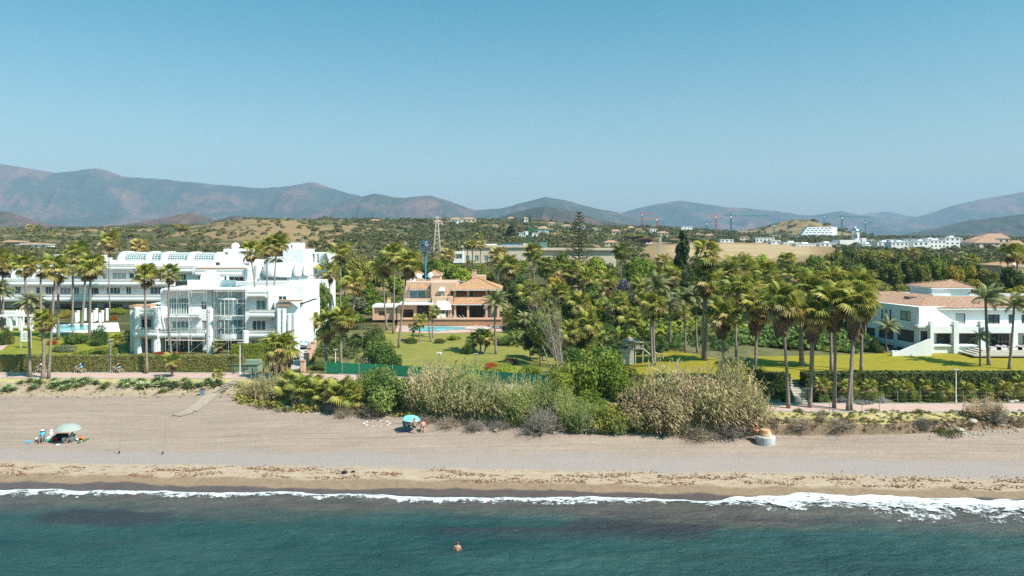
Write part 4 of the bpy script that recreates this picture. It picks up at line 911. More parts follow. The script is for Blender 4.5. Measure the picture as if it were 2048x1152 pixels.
for i, (x0, x1) in enumerate(ARC): vault(B, 'pergola_arch', x0, x1, 503+i*.4, 527, Y+5.5, 5.5)
for i, (x0, x1) in enumerate(((247, 288), (301, 318), (333, 371), (386, 424))):
    Yf = Y+5.6; za, zb = wz(521, Yf), wz(505+i*.4, Yf); h = zb-za; pr = [(Yf+.4+h*1.1*(1-math.cos(t)), za+h*math.sin(t)) for t in np.linspace(.1, math.pi/2, 6)]; X0, X1 = wx(x0, Yf), wx(x1, Yf); nxb = max(3, int((X1-X0)/.55))
    gl = MB()
    for (ya, z_a), (yb, z_b) in zip(pr[:-1], pr[1:]): gl.poly([(X0, ya+.05, z_a), (X1, ya+.05, z_a), (X1, yb+.05, z_b), (X0, yb+.05, z_b)])
    po = gl.build('pergola_glazing', M['glass_teal'], B); br = MB()
    for k in range(nxb+1): br.tube([(X0+(X1-X0)*k/nxb, y, z) for y, z in pr], .055, 4)
    for y, z in pr: br.bar((X0, y, z), (X1, y, z), .05, 4)
    br.build('pergola_grid', M['white2'], po); pbox(B, 'pergola_base', x0, x1, 521, 528, Yf+.1, 3)
# garden colonnade, pool wall and pergola in the left garden
for k, x in enumerate((152, 156, 170, 183, 189, 193, 200, 205, 214)):
    P = gnd(x, 645-(k % 3)*2); o = MB().cyl(P.x, P.y, P.z-.1, P.z+2.0+.3*(k % 3), .30, .30, 10).lathe((P.x, P.y, P.z+2.0+.3*(k % 3)), [(.36, -.1), (.36, .02), (.30, .06)], 10).build('garden_column', M['white'])
    tag(o, ['first white garden column from the left beside the lifebuoy-height palm trunk','second white garden column from the left near the dark palm trunks','third white garden column, between two palm trunks','fourth white garden column, left one of the close pair','fifth white garden column, right one of the close pair','sixth white garden column, tall one behind the pair','seventh white garden column, left of the last pair','eighth white garden column, next to last on the right','rightmost white garden column near the orange flowers'][k], 'column', 'white columns by the left pool')
B = thing('pergola', 'white pergola with square posts at the left edge of the lawn', 'pergola', gnd(20, 662)); Y = B.location.y
for x in (-14, 19, 40, 62): pbox(B, 'post', x-2.6, x+2.6, 633, 662, Y, .5)
pbox(B, 'beam', -24, 70, 630, 633.4, Y-.1, .7); pbox(B, 'low_wall', -30, 68, 652, 662, Y+4, .4); wall(B, 'rear_wall', -30, Y+7, 30, Y+7, 624, 660, [(0,12,636,655,2,'darkroom')], back=3)
for x in (34, 40, 46): P = at(x, 632, Y+6); MB().lathe(P, [(.25,-3),(.25,.1),(.45,.2),(.3,.7),(.05,1.3)], 8).build('finial', M['white'], B)
ps = sheet('pool_terrace', [(100,668),(240,664)], [(92,650),(236,646)], M['white2'], .10, 20, 5); 
M['pool'] = mat('pool_water', (.10,.42,.47), (.16,.52,.56), 1.2, .08, .25, 3, spec=.5)
sheet('swimming_pool', [(112,664),(150,662),(178,660)], [(110,653),(150,652),(182,651)], M['pool'], .16, 16, 5)
B = thing('information_board', 'white information board on two wooden posts on the left lawn', 'board', gnd(42, 697)); Y = B.location.y
pbox(B, 'panel', 42, 62, 662, 683, Y, .08, 'white2'); pbox(B, 'post', 40.2, 42, 660, 698, Y-.02, .14, 'lightwood'); pbox(B, 'post', 60.8, 62.4, 660, 696, Y-.02, .14, 'lightwood')
wr = MB()
for j in range(5): wr.box(wx(45, Y), wx(45+random.uniform(9, 14), Y), Y-.012, Y-.004, wz(668+j*2.8, Y), wz(667+j*2.8, Y))
wr.build('lettering', M['grey'], B)
# ------------------------------------------------------------------ apricot villa
Y = 160.0
B = thing('apricot_villa', 'apricot two-storey villa with barrel-tiled roofs and chimneys behind the curved pool', 'house', (wx(880, Y), Y, wz(657, Y)))
wall(B, 'left_wall', 808, Y+5, 866, Y+5, 564, 640, [(819,851,581,600,2,'glass_teal')], 'orange', back=10)
wall(B, 'centre_wall', 862, Y+2.5, 912, Y+2.5, 565, 660, [(877,889,581,594,2,'curtain'), (901,907,582,591,1,'glass','orange2')], 'orange', back=11)
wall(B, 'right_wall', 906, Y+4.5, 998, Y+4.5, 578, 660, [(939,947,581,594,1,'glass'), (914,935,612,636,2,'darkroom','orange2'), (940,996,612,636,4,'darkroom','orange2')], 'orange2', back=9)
MB().box(wx(896, Y), wx(903, Y), Y+.2, Y+4.4, wz(660, Y), wz(594, Y)).build('end_wall', M['orange'], B)
pbox(B, 'balcony_parapet', 908, 1000, 594, 603, Y+2.2, .3, 'orange')
for x in (910, 936, 973, 996): pbox(B, 'balcony_post', x-1.6, x+1.6, 580, 595, Y+2.2, .4, 'orange'); pbox(B, 'porch_post', x-2, x+2, 611, 638, Y-.2, .5, 'orange')
hiproof(B, 'main_roof', 907, 1000, Y+2, Y+13, 579, 557, 948, 958, mt='tile'); 
m = MB(); z0, z1 = wz(608, Y-.6), wz(595.5, Y+2.2); slope(m, (wx(905, Y), Y-.7, z0), (wx(1001, Y), Y-.7, z0), (wx(913, Y), Y+2.15, z1), (wx(994, Y), Y+2.15, z1)); po = m.build('porch_roof', M['tile'], B, True)
MB().box(wx(905.5, Y), wx(1000, Y), Y-.68, Y+2.1, z0-.22, z0-.03).build('eave', M['white2'], po)
m = MB(); z0 = wz(578, Y+3.6); slope(m, (wx(813, Y), Y+3.6, z0), (wx(857, Y), Y+3.6, z0), (wx(822, Y+5), Y+4.95, z0+.95), (wx(848, Y+5), Y+4.95, z0+.95)); wo = m.build('window_roof', M['tile'], B, True)
MB().box(wx(813, Y), wx(857, Y), Y+3.65, Y+4.95, z0-.2, z0-.02).build('eave', M['white2'], wo)
pbox(B, 'terrace_parapet', 809, 862, 597, 602, Y+1.6, .3, 'orange'); pbox(B, 'left_terrace_floor', 808, 863, 602, 606, Y+1.8, 3.4, 'white2')
pbox(B, 'front_block', 864, 905, 594, 640, Y+.4, 2.0, 'orange')
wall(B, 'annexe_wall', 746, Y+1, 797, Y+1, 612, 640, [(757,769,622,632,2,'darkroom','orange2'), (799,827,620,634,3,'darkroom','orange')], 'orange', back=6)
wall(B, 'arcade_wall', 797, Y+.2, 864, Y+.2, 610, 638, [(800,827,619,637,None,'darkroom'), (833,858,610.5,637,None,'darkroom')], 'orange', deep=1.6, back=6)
pbox(B, 'annexe_roof', 744, 797, 611, 615, Y+.4, 6, 'white2'); pbox(B, 'arcade_roof', 797, 866, 606.5, 610, Y-.6, 5, 'white2')
for x in (746.5, 790, 796): pbox(B, 'annexe_post', x-1.4, x+1.4, 615, 640, Y+.2, .4, 'orange')
def chim(b, x0, x1, y0, y1, Yc, cap=True):
    c = pbox(b, 'chimney', x0, x1, y0, y1, Yc, (x1-x0)*Yc/F, 'orange')
    if cap: MB().box(wx(x0-.8, Yc), wx(x1+.8, Yc), Yc-.1, Yc+(x1-x0)*Yc/F+.1, wz(y0, Yc), wz(y0-1.5, Yc)).build('cap', M['tile'], c)
chim(B, 944, 953, 541, 566, Y+9); chim(B, 774, 780, 597, 612, Y+5)
wall(B, 'stair_tower', 860, Y+10, 881, Y+10, 548, 570, [], 'orange', back=3.2); hiproof(B, 'tower_roof', 860, 881, Y+10, Y+13, 549, 541, 869, 871, mt='tile', over=.3)
wall(B, 'roof_room', 944, Y+10.5, 971, Y+10.5, 551, 568, [(960,967,557,562,1,'curtain')], 'orange', back=4)
hiproof(B, 'rear_tower_roof', 828, 842, Y+10, Y+12.5, 549, 542, 835, 836, mt='tile', over=.3); wall(B, 'rear_tower', 828, Y+10, 842, Y+10, 549.5, 566, [], 'orange', back=2.4)
pbox(B, 'roof_unit', 820, 832, 558, 564, Y+8, 1.2, 'white2'); pbox(B, 'roof_unit', 838, 847, 557, 564, Y+8, 1.0, 'grey')
pbox(B, 'roof_coping', 882, 930, 561.5, 564.6, Y+7, .3, 'metal')
for (x, y, w_, dp) in ((883, 586, 13, .9), (887, 612, 36, 2.0)):            # white awnings
    X = wx(x, Y+1.5); W_ = w_*(Y)/F/2; zt = wz(y-11 if w_ > 20 else y-11, Y+1.5); zb = wz(y+ (4 if w_ > 20 else -5), Y+1.5); Yw = Y+2.5 if w_ < 20 else Y+.4
    MB().add([(X-W_*.6, Yw-.02, zt), (X+W_*.6, Yw-.02, zt), (X+W_, Yw-dp, zb), (X-W_, Yw-dp, zb), (X-W_, Yw-.02, zb), (X+W_, Yw-.02, zb), (X+W_, Yw-dp, zb-.15), (X-W_, Yw-dp, zb-.15)], [(0,3,2,1), (0,4,3), (1,2,5), (3,7,6,2)]).build('awning', M['white2'], B)
wall(B, 'veranda_glazing', 870, Y+.1, 903, Y+.1, 614, 638, [(874,882,618,636,1,'curtain'), (883,890,618,636,1,'glass_teal'), (891,901,618,636,2,'darkroom')], 'white2', body=False, back=.1)
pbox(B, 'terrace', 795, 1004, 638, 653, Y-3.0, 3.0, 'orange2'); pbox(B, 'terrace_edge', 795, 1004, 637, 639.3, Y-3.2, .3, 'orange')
for k in range(4): MB().bar(at(904+k*7, 630, Y-2.9), at(910+k*7, 637, Y-2.9), .03, 4).build('railing', M['white2'], B)
dish(861, 551, Y+8, .75, 'white satellite dish on the apricot villa beside the little tower', -.5); dish(838, 552, Y+8.5, .6, 'smaller cream satellite dish behind the roof units of the apricot villa', .4, 'white2')
ps = sheet('pool_terrace', [(790,664),(870,668),(1005,664)], [(796,652),(880,653),(1005,652)], M['path'], .10, 30, 6)
sheet('swimming_pool', [(818,662),(860,664),(880,663),(930,659)], [(820,654.5),(860,654),(890,654),(930,656)], M['pool'], .16, 24, 5)
M['cush'] = plain('cream_cushion', (.66,.62,.54))
def lounger(px, py, label, rz=0, group=None):
    P = gnd(px, py); P.z += .1; o = thing('sun_lounger', label, 'lounger', P, group, rz)
    MB().box(-.95, .35, -.33, .33, .30, .38).build('frame', M['white2'], o, local=True)
    MB().box(-.95, .3, -.31, .31, .385, .48).build('seat_cushion', M['cush'], o, local=True)
    MB().obox((.62, 0, .62), (.42, .31, .05), ry=-.75).build('backrest', M['cush'], o, local=True)
    for x in (-.8, .25):
        for y in (-.28, .28): MB().box(x-.03, x+.03, y-.03, y+.03, 0, .3).build('leg', M['white2'], o, local=True)
    return o
lounger(943, 660, 'cream sun lounger at the right end of the apricot villa pool', 0); lounger(975, 661, 'white sun lounger partly behind the feather palm by the apricot villa pool', .2); lounger(958, 662, 'white sun lounger between two others at the apricot villa pool', .1)
def armchair(px, Y, py, label):
    P = at(px, py, Y); o = thing('armchair', label, 'chair', P, 'cream veranda chairs')
    MB().box(-.42, .42, -.4, .4, .12, .45).build('seat', M['cush'], o, local=True); MB().box(-.42, .42, .28, .45, .45, 1.0).build('backrest', M['cush'], o, local=True)
    for s in (-1, 1): MB().box(s*.46-.07, s*.46+.07, -.42, .42, .05, .62).build('arm', M['cush'], o, local=True)
    for x, y in ((-.4,-.35),(.4,-.35),(-.4,.35),(.4,.35)): MB().box(x-.03, x+.03, y-.03, y+.03, 0, .13).build('leg', M['wood'], o, local=True)
armchair(879, 158.2, 637.5, 'cream armchair on the left under the white veranda awning'); armchair(887, 158.2, 637.5, 'cream armchair on the right under the white veranda awning')

# ------------------------------------------------------------------ white villa on the right
Y = 116.0
B = thing('white_villa', 'large white two-storey villa with terracotta roof, angled wing and garden stair', 'house', (wx(1900, Y), Y, wz(706, Y)))
UW = [(1890,1931,627,651,2,'curtain','black'), (1976,2000,629,653,2,'glass','black'), (2017,2027,629,653,1,'glass','black'), (2043,2070,629,653,2,'glass','black'), (2085,2110,629,653,2,'glass','black')]
wall(B, 'upper_wall', 1833, Y+2.2, 2150, Y+2.2, 615, 656, UW, back=12)
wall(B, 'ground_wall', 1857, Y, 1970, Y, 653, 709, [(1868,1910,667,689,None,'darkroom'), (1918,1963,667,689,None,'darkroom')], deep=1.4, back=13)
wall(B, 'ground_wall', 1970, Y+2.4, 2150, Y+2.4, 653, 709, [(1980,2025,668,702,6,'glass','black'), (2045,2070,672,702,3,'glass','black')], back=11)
for x in (1889, 1940): pass
pbox(B, 'balcony_band', 1862, 2150, 653, 669 if False else 666, Y-.3, .4); pbox(B, 'balcony_slab', 1836, 2150, 651, 655, Y-.1, 2.4)
for x0, x1 in ((1861, 1868), (1908, 1918), (1961, 1971)): pbox(B, 'pier', x0, x1, 643, 707, Y-.45, .8)
pbox(B, 'window_plinth', 1868, 1962, 690, 693, Y-.25, .4); pbox(B, 'far_pier', 2024, 2036, 666, 706, Y-.3, .7)
for x in (1890, 1940):
    gb = MB().poly([at(x-20, 651, Y-.1), at(x+20, 651, Y-.1), at(x+20, 643, Y-.1), at(x-20, 643, Y-.1)]).build('balustrade_glass', M['bglass'] if 'bglass' in M else M.setdefault('bglass', mat('clear_glass', (.6,.7,.72), rough=.05, tr=0)), B)
bgm = M['bglass']; bgm.node_tree.nodes['Principled BSDF'].inputs['Alpha'].default_value = .25
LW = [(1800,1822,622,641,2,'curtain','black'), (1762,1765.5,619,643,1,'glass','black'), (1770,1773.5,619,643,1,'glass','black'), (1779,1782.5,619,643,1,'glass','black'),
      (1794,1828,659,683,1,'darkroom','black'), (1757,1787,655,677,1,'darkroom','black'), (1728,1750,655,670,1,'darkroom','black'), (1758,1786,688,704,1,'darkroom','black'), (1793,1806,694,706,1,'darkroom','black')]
wall(B, 'angled_wing_wall', 1722, Y+13, 1838, Y+.6, 601, 722, LW, back=11)
wall(B, 'entrance_wall', 1838, Y+.5, 1858, Y+.1, 655, 709, [(1841,1855,662,687,2,'darkroom','black')], back=9)
pbox(B, 'corner_wall', 1834, 1839, 617, 660, Y+.9, 4)
# roofs
m = MB(); Yf = Y+1.4; ze = wz(616, Yf); slope(m, (wx(1836, Yf), Yf, ze), (wx(2160, Yf), Yf, ze), (wx(1852, Yf+4.2), Yf+4.2, ze+1.5), (wx(2150, Yf+4.2), Yf+4.2, ze+1.5), .36, .06); ro = m.build('front_roof', M['tile2'], B, True)
m = MB(); za = wz(604, Y+13.4); slope(m, (wx(1716, Y+13.4), Y+12.6, ze+.02), (wx(1837, Yf), Yf, ze+.02), (wx(1740, Y+19), Y+18, ze+1.7), (wx(1853, Yf+4.2), Yf+4.2, ze+1.5), .36, .06); m.build('wing_roof', M['tile2'], B, True)
MB().box(wx(1836, Yf), wx(2160, Yf), Yf+.05, Yf+.5, ze-.28, ze-.04).build('eave', M['white2'], ro)
MB().add([(wx(1742, Y+19), Y+18.2, ze+1.1), (wx(1854, Yf+4.4), Yf+4.4, ze+1.1), (wx(2150, Yf+4.4), Yf+4.4, ze+1.1), (wx(2150, Y+16), Y+16, ze+1.1), (wx(1800, Y+22), Y+22, ze+1.1)], [(0,1,2,3,4)]).build('flat_roof', M['grey'], B)
hiproof(B, 'wing_end_roof', 1738, 1812, Y+15, Y+22, 598, 584, 1756, 1790, mt='tile2', over=.2)
pbox(B, 'solar_panel_row', 1818, 1892, 593.5, 598, Y+7, 1.5, 'glass'); pbox(B, 'roof_plant', 1866, 1902, 588, 598, Y+8.2, 1.5, 'white2')
wall(B, 'tower_wall', 1864, Y+9.5, 1942, Y+9.5, 575, 604, [], back=7); hiproof(B, 'tower_roof', 1864, 1942, Y+9.5, Y+16.5, 575.5, 560.5, 1902, 1906, mt='tile2', over=.5, pitch=.36)
# garden stair
st = MB(); n_ = 11
for i in range(n_):
    t = i/n_; x0 = 1796+60*t; z0 = wz(716, Y-1.5); zt = z0+(wz(689, Y-1.5)-z0)*(i+1)/n_; st.box(wx(x0, Y-1.5), wx(x0+60/n_, Y-1.5)-.004, Y-2.0, Y-.35, z0-.3, zt)
st.build('stair', M['lightwood'], B)
for dy, nm in ((-2.3, 'stair_parapet'), (-.3, 'stair_parapet')):
    Yp = Y+dy; a0, a1 = at(1790, 716, Yp), at(1858, 688, Yp); MB().add([(a0.x, Yp, a0.z-.6), (a1.x+.4, Yp, a0.z-.6), (a1.x+.4, Yp, a1.z+.75), (a1.x, Yp, a1.z+.75), (a0.x, Yp, a0.z+.75), (a0.x, Yp+.25, a0.z-.6), (a1.x+.4, Yp+.25, a0.z-.6), (a1.x+.4, Yp+.25, a1.z+.75), (a1.x, Yp+.25, a1.z+.75), (a0.x, Yp+.25, a0.z+.75)],
        [(0,1,2,3,4), (9,8,7,6,5), (4,3,8,9), (3,2,7,8), (0,4,9,5)]).build(nm, M['white'], B)
for x in (1788, 1796): pbox(B, 'stair_pillar', x-3, x+3, 702, 720, Y-2.6+(x-1788)*.24, .5)
tr_ = MB(); 
for k in range(4): pbox(B, 'terrace_step', 1948+k*6, 2150, 710-k*3.2, 714-k*3.0 if False else 713, Y-4.2+k*.45, 4.0-k*.4, 'lightwood')
for k, x in enumerate((1988, 2000, 2030, 2042)):
    P = at(x, 699, Y-2.2); o = thing('sun_lounger', ['lilac padded daybed on the left end of the white villa terrace', 'second lilac daybed on the white villa terrace', 'third lilac daybed on the white villa terrace, right of a palm', 'lilac daybed nearest the right edge on the white villa terrace'][k], 'lounger', P)
    MB().box(-.8, .8, -.5, .5, .0, .22).build('base', M['white2'], o, local=True); MB().box(-.78, .78, -.48, .48, .225, .42).build('mattress', plain('lilac_cloth', (.55,.45,.48)), o, local=True); MB().obox((.6, 0, .52), (.22, .45, .07), ry=-.4).build('pillow', M['lilac_cloth'], o, local=True)
# small white garden house left of it
Y = 122.0
B = thing('garden_house', 'low white outbuilding with dark pitched roof seen between the right palm trunks', 'house', (wx(1690, Y), Y, wz(740, Y)))
wall(B, 'wall', 1672, Y, 1722, Y, 704, 742, [(1690,1706,716,735,2,'darkroom')], back=7); hiproof(B, 'roof', 1670, 1722, Y, Y+7, 704, 681, 1686, 1704, mt='wood', over=.3)
pbox(B, 'side_wall', 1622, 1665, 700, 742, Y+3, 4); pbox(B, 'upper_wall', 1664, 1740, 672, 690, Y+9, 4); pbox(B, 'chimney', 1676, 1684, 678, 700, Y+8, 1)

# ------------------------------------------------------------------ wooden play tower
P = gnd(1262, 731); Y = P.y
B = thing('play_tower', 'weathered wooden play tower with climbing wall, canopy roof and sloping ramp', 'play tower', P)
cw = pbox(B, 'climbing_wall', 1243.5, 1266, 699, 729, Y, .1, 'lightwood')
for k, (x, y) in enumerate(((1250,700),(1248,705),(1257,706),(1251,707),(1261,702),(1258,711),(1251,716),(1247,713))): MB().lathe(at(x, y, Y-.03), [(.04,-.05),(.07,0),(.04,.05)], 6).build('climbing_hold', M['black'], cw)
for x, dy in ((1267, 0), (1271, .1), (1286, 0), (1297, .2), (1244, 2.4), (1270, 2.6), (1288, 2.5)): pbox(B, 'post', x-.9, x+.9, 686 if x < 1290 else 706, 728, Y+dy, .13, 'lightwood')
pbox(B, 'deck', 1242, 1287, 697, 699, Y-.05, 2.8, 'wood')
for y in (686, 691): pbox(B, 'rail', 1241, 1286, y, y+1.4, Y-.08, .08, 'wood')
pbox(B, 'side_panel', 1256, 1263, 689, 697, Y-.06, .04, 'lightwood'); pbox(B, 'side_panel', 1271, 1280, 690, 697, Y-.06, .04, 'lightwood')
m = MB(); ap = at(1264, 671, Y+1.2); q = [at(1241, 685, Y-.2), at(1289, 685, Y-.2), at(1287, 685, Y+2.8), at(1243, 685, Y+2.8)]; r1, r2 = at(1258, 672, Y+1.3), at(1270, 676, Y+1.3)
for a_, b_q, mm, nm in ((0, 1, 'wood', 'roof_panel'), (1, 2, 'metal', 'roof_panel'), (2, 3, 'wood', 'roof_panel'), (3, 0, 'grey', 'roof_panel')): MB().poly([q[a_], q[b_q], r2 if b_q in (1, 2) else r1, r1 if a_ in (0, 3) else r2][:4]).build(nm, M[mm], B)
for dy in (.0, 1.0):
    MB().tube([at(1285, 696, Y+dy), at(1303, 712, Y+dy)], .09, 4).build('ramp_rail', M['lightwood'], B); MB().tube([at(1303, 701, Y+dy), at(1325, 712, Y+dy)], .08, 4).build('ramp_rail', M['lightwood'], B)
    for k in range(3): MB().bar(at(1306+k*9, 703+k*4.5, Y+dy), at(1306+k*9, 720, Y+dy), .06, 4).build('ramp_post', M['lightwood'], B)
a_, b_q = at(1285, 699, Y+.1), at(1327, 722, Y+.1); MB().add([a_, b_q, b_q+Vector((0, .9, 0)), a_+Vector((0, .9, 0)), a_-Vector((0,0,.08)), b_q-Vector((0,0,.08)), b_q+Vector((0, .9, -.08)), a_+Vector((0, .9, -.08))], [(0,1,2,3), (7,6,5,4), (0,4,5,1), (2,6,7,3)]).build('ramp', M['wood'], B)

# ------------------------------------------------------------------ mid-distance and far buildings
M['cream'] = mat('cream_render', (.62,.50,.38), (.56,.45,.34), .4); M['cream2'] = mat('pale_stone', (.62,.51,.40), (.55,.45,.35), .4); M['farwhite'] = mat('far_white', (.76,.76,.76), (.70,.71,.72), .2)
Y = 300.0
B = thing('commercial_building', 'long low cream commercial building with flat roof parapet behind the villa trees', 'building', (wx(1060, Y), Y, float(gz(wx(1060, Y), Y))))
wall(B, 'left_wall', 925, Y, 1050, Y, 494, 535, [(931,939,511,523,2,'glass_teal'), (949,957,511,523,2,'glass_teal'), (968,976,511,523,2,'glass_teal'), (990,998,511,523,2,'glass_teal')], 'cream2', back=30)
wall(B, 'right_wall', 1050, Y+8, 1232, Y+8, 499, 545, [(1190,1204,519,526,2,'glass'), (1140,1152,519,526,2,'glass')], 'cream2', back=30)
pbox(B, 'parapet', 923, 1052, 490.5, 495, Y-.6, 5, 'cream2'); pbox(B, 'parapet', 1046, 1232, 496, 500.5, Y+7, 5, 'cream2'); pbox(B, 'stair_core', 1046, 1060, 487, 520, Y+4, 8, 'cream2')
pbox(B, 'rooftop_store', 967, 993, 488, 492, Y+8, 5, 'white2'); pbox(B, 'rooftop_sheet', 1003, 1045, 488.5, 491.5, Y+9, 6, 'bluesheet') if 'bluesheet' in M else MB().box(wx(1003, Y+9), wx(1045, Y+9), Y+9, Y+15, wz(492, Y+9), wz(488.5, Y+9)).build('rooftop_sheet', plain('blue_sheet', (.02,.22,.50)), B)
pbox(B, 'roof_glazing', 1070, 1094, 485, 496, Y+20, 8, 'glass_teal'); wall(B, 'gate_lodge', 906, Y-4, 926, Y-4, 503, 526, [(912,924,508,518,2,'glass')], 'white', back=6)
def house(px, Y, w_, h_, lab, mt='farwhite', roof=None, wins=3, dep=8, storeys=1, cat='house', name='hillside_house', ybase=None, group=None):
    P = onY(px, Y); 
    if ybase: P.z = wz(ybase, Y)
    b = thing(name, lab, cat, P, group); yb = HY+(CH-P.z)*F/Y+.4; x0, x1 = px-w_/2, px+w_/2; y0 = yb-h_
    hs = []
    for s in range(storeys):
        ya = y0+h_*(s+.25)/storeys; yc = y0+h_*(s+.72)/storeys
        for k in range(wins): hs.append((x0+w_*(k+.28)/wins, x0+w_*(k+.72)/wins, ya, yc, 1, 'glass'))
    wall(b, 'wall', x0, Y, x1, Y, y0, yb+1.5, hs, mt, back=dep)
    if roof: hiproof(b, 'roof', x0, x1, Y, Y+dep, y0, y0-h_*.38, px-w_*.22, px+w_*.22, mt=roof, over=.5, pitch=1.2, amp=.1)
    else: MB().box(wx(x0, Y)-.2, wx(x1, Y)+.2, Y-.25, Y+dep+.2, wz(y0, Y), wz(y0, Y)+.35).build('parapet', M[mt], b)
    return b
HS = [  # px, depth, width px, height px, label, material, roof, windows, storeys
 (66, 420, 52, 8, 'white farmhouse with brown tiled roof at the far left behind the palms', 'farwhite', 'tile2', 4, 1), (24, 440, 34, 7, 'cream bungalow with red roof at the far left edge', 'cream2', 'tile', 3, 1),
 (116, 330, 14, 8, 'small white hut half hidden behind the left palm crowns', 'farwhite', None, 1, 1),
 (748, 820, 34, 6, 'white hilltop villa beside a dark cypress left of the pylon', 'farwhite', 'tile', 4, 1), (700, 800, 16, 5, 'low white house on the dry hillside road', 'farwhite', None, 2, 1), (672, 790, 14, 4, 'tiny white shed on the dry hillside track', 'farwhite', None, 1, 1),
 (876, 800, 16, 9, 'pink house just behind the tall lattice pylon', 'cream', 'tile', 2, 1), (912, 900, 22, 9, 'white villa with red roof on the middle hilltop', 'farwhite', 'tile', 3, 1), (938, 910, 26, 8, 'terracotta-roofed villa on the middle hilltop with a terrace', 'cream2', 'tile', 3, 1),
 (1022, 980, 12, 7, 'pinkish house among cypresses on the middle ridge', 'cream', 'tile', 2, 1), (1050, 960, 12, 7, 'red-roofed house on the ridge left of the green crane', 'farwhite', 'tile', 2, 1), (1087, 640, 20, 12, 'white gabled villa right of the green crane', 'farwhite', 'tile', 3, 2),
 (1045, 560, 14, 9, 'pale grey house at the foot of the green crane', 'farwhite', None, 3, 1), (1070, 570, 12, 10, 'white cube house behind slim cypresses', 'farwhite', None, 1, 1), (1104, 900, 14, 6, 'terracotta house on the upper slope', 'cream', 'tile', 2, 1), (1133, 860, 18, 6, 'white house behind the araucaria tree, left side', 'farwhite', 'tile', 3, 1),
 (1163, 840, 16, 7, 'white house with red roof right behind the araucaria tip', 'farwhite', 'tile', 2, 1), (1190, 800, 12, 7, 'sand coloured house right of the araucaria', 'cream2', None, 2, 1), (1232, 720, 16, 8, 'yellow ochre house among hillside trees', 'cream', 'tile', 2, 1), (1222, 520, 24, 9, 'peach house low on the slope behind the commercial building', 'cream', 'tile', 3, 1),
 (1262, 860, 12, 8, 'cream house on the slope under the first red crane', 'cream2', 'tile', 2, 1), (1284, 800, 14, 7, 'sandy house below the first red crane mast', 'cream', None, 2, 1), (1306, 820, 12, 9, 'white house with a red wall beside the second red crane', 'farwhite', None, 2, 1), (1326, 760, 20, 8, 'flat house on concrete legs on the brown terrace', 'cream2', 'tile', 3, 1),
 (1298, 620, 12, 6, 'small white cabin below the brown terrace', 'farwhite', None, 1, 1), (1374, 1000, 22, 8, 'white modern villa on the ridge centre right', 'farwhite', None, 4, 2), (1400, 960, 14, 5, 'white annex on the ridge right of the modern villa', 'farwhite', None, 2, 1),
 (1420, 760, 16, 7, 'small sandy house on the green ridge before the blue crane', 'cream2', 'tile', 2, 1), (1454, 640, 26, 6, 'low white building at the edge of the brown field', 'farwhite', None, 3, 1), (1489, 660, 18, 11, 'pink-white cube house behind the brown field', 'cream2', None, 2, 2),
 (1530, 650, 38, 10, 'long white modern villa behind the brown field', 'farwhite', None, 5, 1), (1552, 600, 18, 7, 'pale green shed roof at the right of the brown field', 'farwhite', None, 2, 1), (1590, 900, 14, 5, 'small blue-white house on the far right ridge', 'farwhite', None, 2, 1), (1550, 980, 22, 5, 'yellow house on the far ridge near the thin crane', 'cream', None, 3, 1)]
for h in HS: house(h[0], h[1], h[2], h[3], h[4], h[5], h[6], h[7], 8, h[8])
# white town on the right
r = random.Random(4); TL = [(1584,590,34,13),(1606,640,20,9),(1612,560,40,10),(1640,600,30,9),(1655,560,30,12),(1672,640,26,10),(1750,600,26,11),(1772,580,30,9),(1765,640,20,9),(1788,560,34,14),(1812,600,22,12),(1806,540,40,12),(1832,580,30,15),(1838,540,36,16),(1862,560,28,20),(1880,580,24,20),(1842,500,30,16),(1800,500,34,14),(1872,520,40,18),(1905,540,30,24),(1770,520,30,14),(1736,540,24,10)]
TX = ['long low white terrace at the left end of the white town', 'set-back small white house above the left terrace of the town', 'white garden wall house in front of the left terrace of the town', 'white flat-roofed house left of the domed church, rear row', 'white flat-roofed house left of the domed church, front row', 'white block tucked just left of the domed church',
 'white house directly right of the domed church', 'white row house second to the right of the church', 'upper white house behind the second row house', 'wide white house with roof terrace right of the church', 'narrow white house in the middle of the town', 'front white house with long balcony mid town', 'white apartment house with stair turret mid town', 'front white apartment house below the stair turret', 'tall white apartment house near the dark cypress', 'white apartment house with two roof boxes',
 'low white front house beside the dark cypress', 'low white front house half hidden by the grove, mid town', 'white balconied block right of the dark cypress', 'tallest bright white block next to the stone block', 'low white front house half hidden by the grove, left part', 'low white house under the church, right side']
for (x, Yt_, w_, h_), lb in zip([(a_, b_q, c_, d_*1.3) for a_, b_q, c_, d_ in TL], TX): b = house(x, Yt_, w_, h_, lb, 'farwhite', None, max(2, int(w_/8)), 9, max(1, int(h_/7)), 'house', 'town_house', ybase=497+h_*.3); pbox(b, 'roof_box', x-w_*.2, x+w_*.1, HY+(CH-b.location.z)*F/Yt_-h_-3.5, HY+(CH-b.location.z)*F/Yt_-h_+.4, Yt_+3, 4, 'farwhite')
Y = 560.0; house(1938, Y, 26, 23, 'grey stone apartment block with small windows at the right of the town', 'grey', None, 3, 10, 4, 'building', 'stone_block', ybase=509)
b = house(1975, 545, 50, 26, 'cream apartment block with brown roofs near the right edge', 'cream2', 'tile2', 4, 12, 3, 'building', 'cream_block', ybase=511); house(1990, 580, 60, 24, 'upper cream apartment terrace with tiled roof near the right edge', 'cream2', 'tile2', 5, 12, 2, 'building', 'cream_block', ybase=500); house(2032, 560, 34, 22, 'rightmost cream apartment house with tiled roof', 'cream2', 'tile2', 3, 10, 3, 'building', 'cream_block', ybase=511); house(1958, 570, 40, 24, 'cream apartment house behind the grey stone block', 'cream', 'tile2', 4, 10, 3, 'building', 'cream_block', ybase=507)
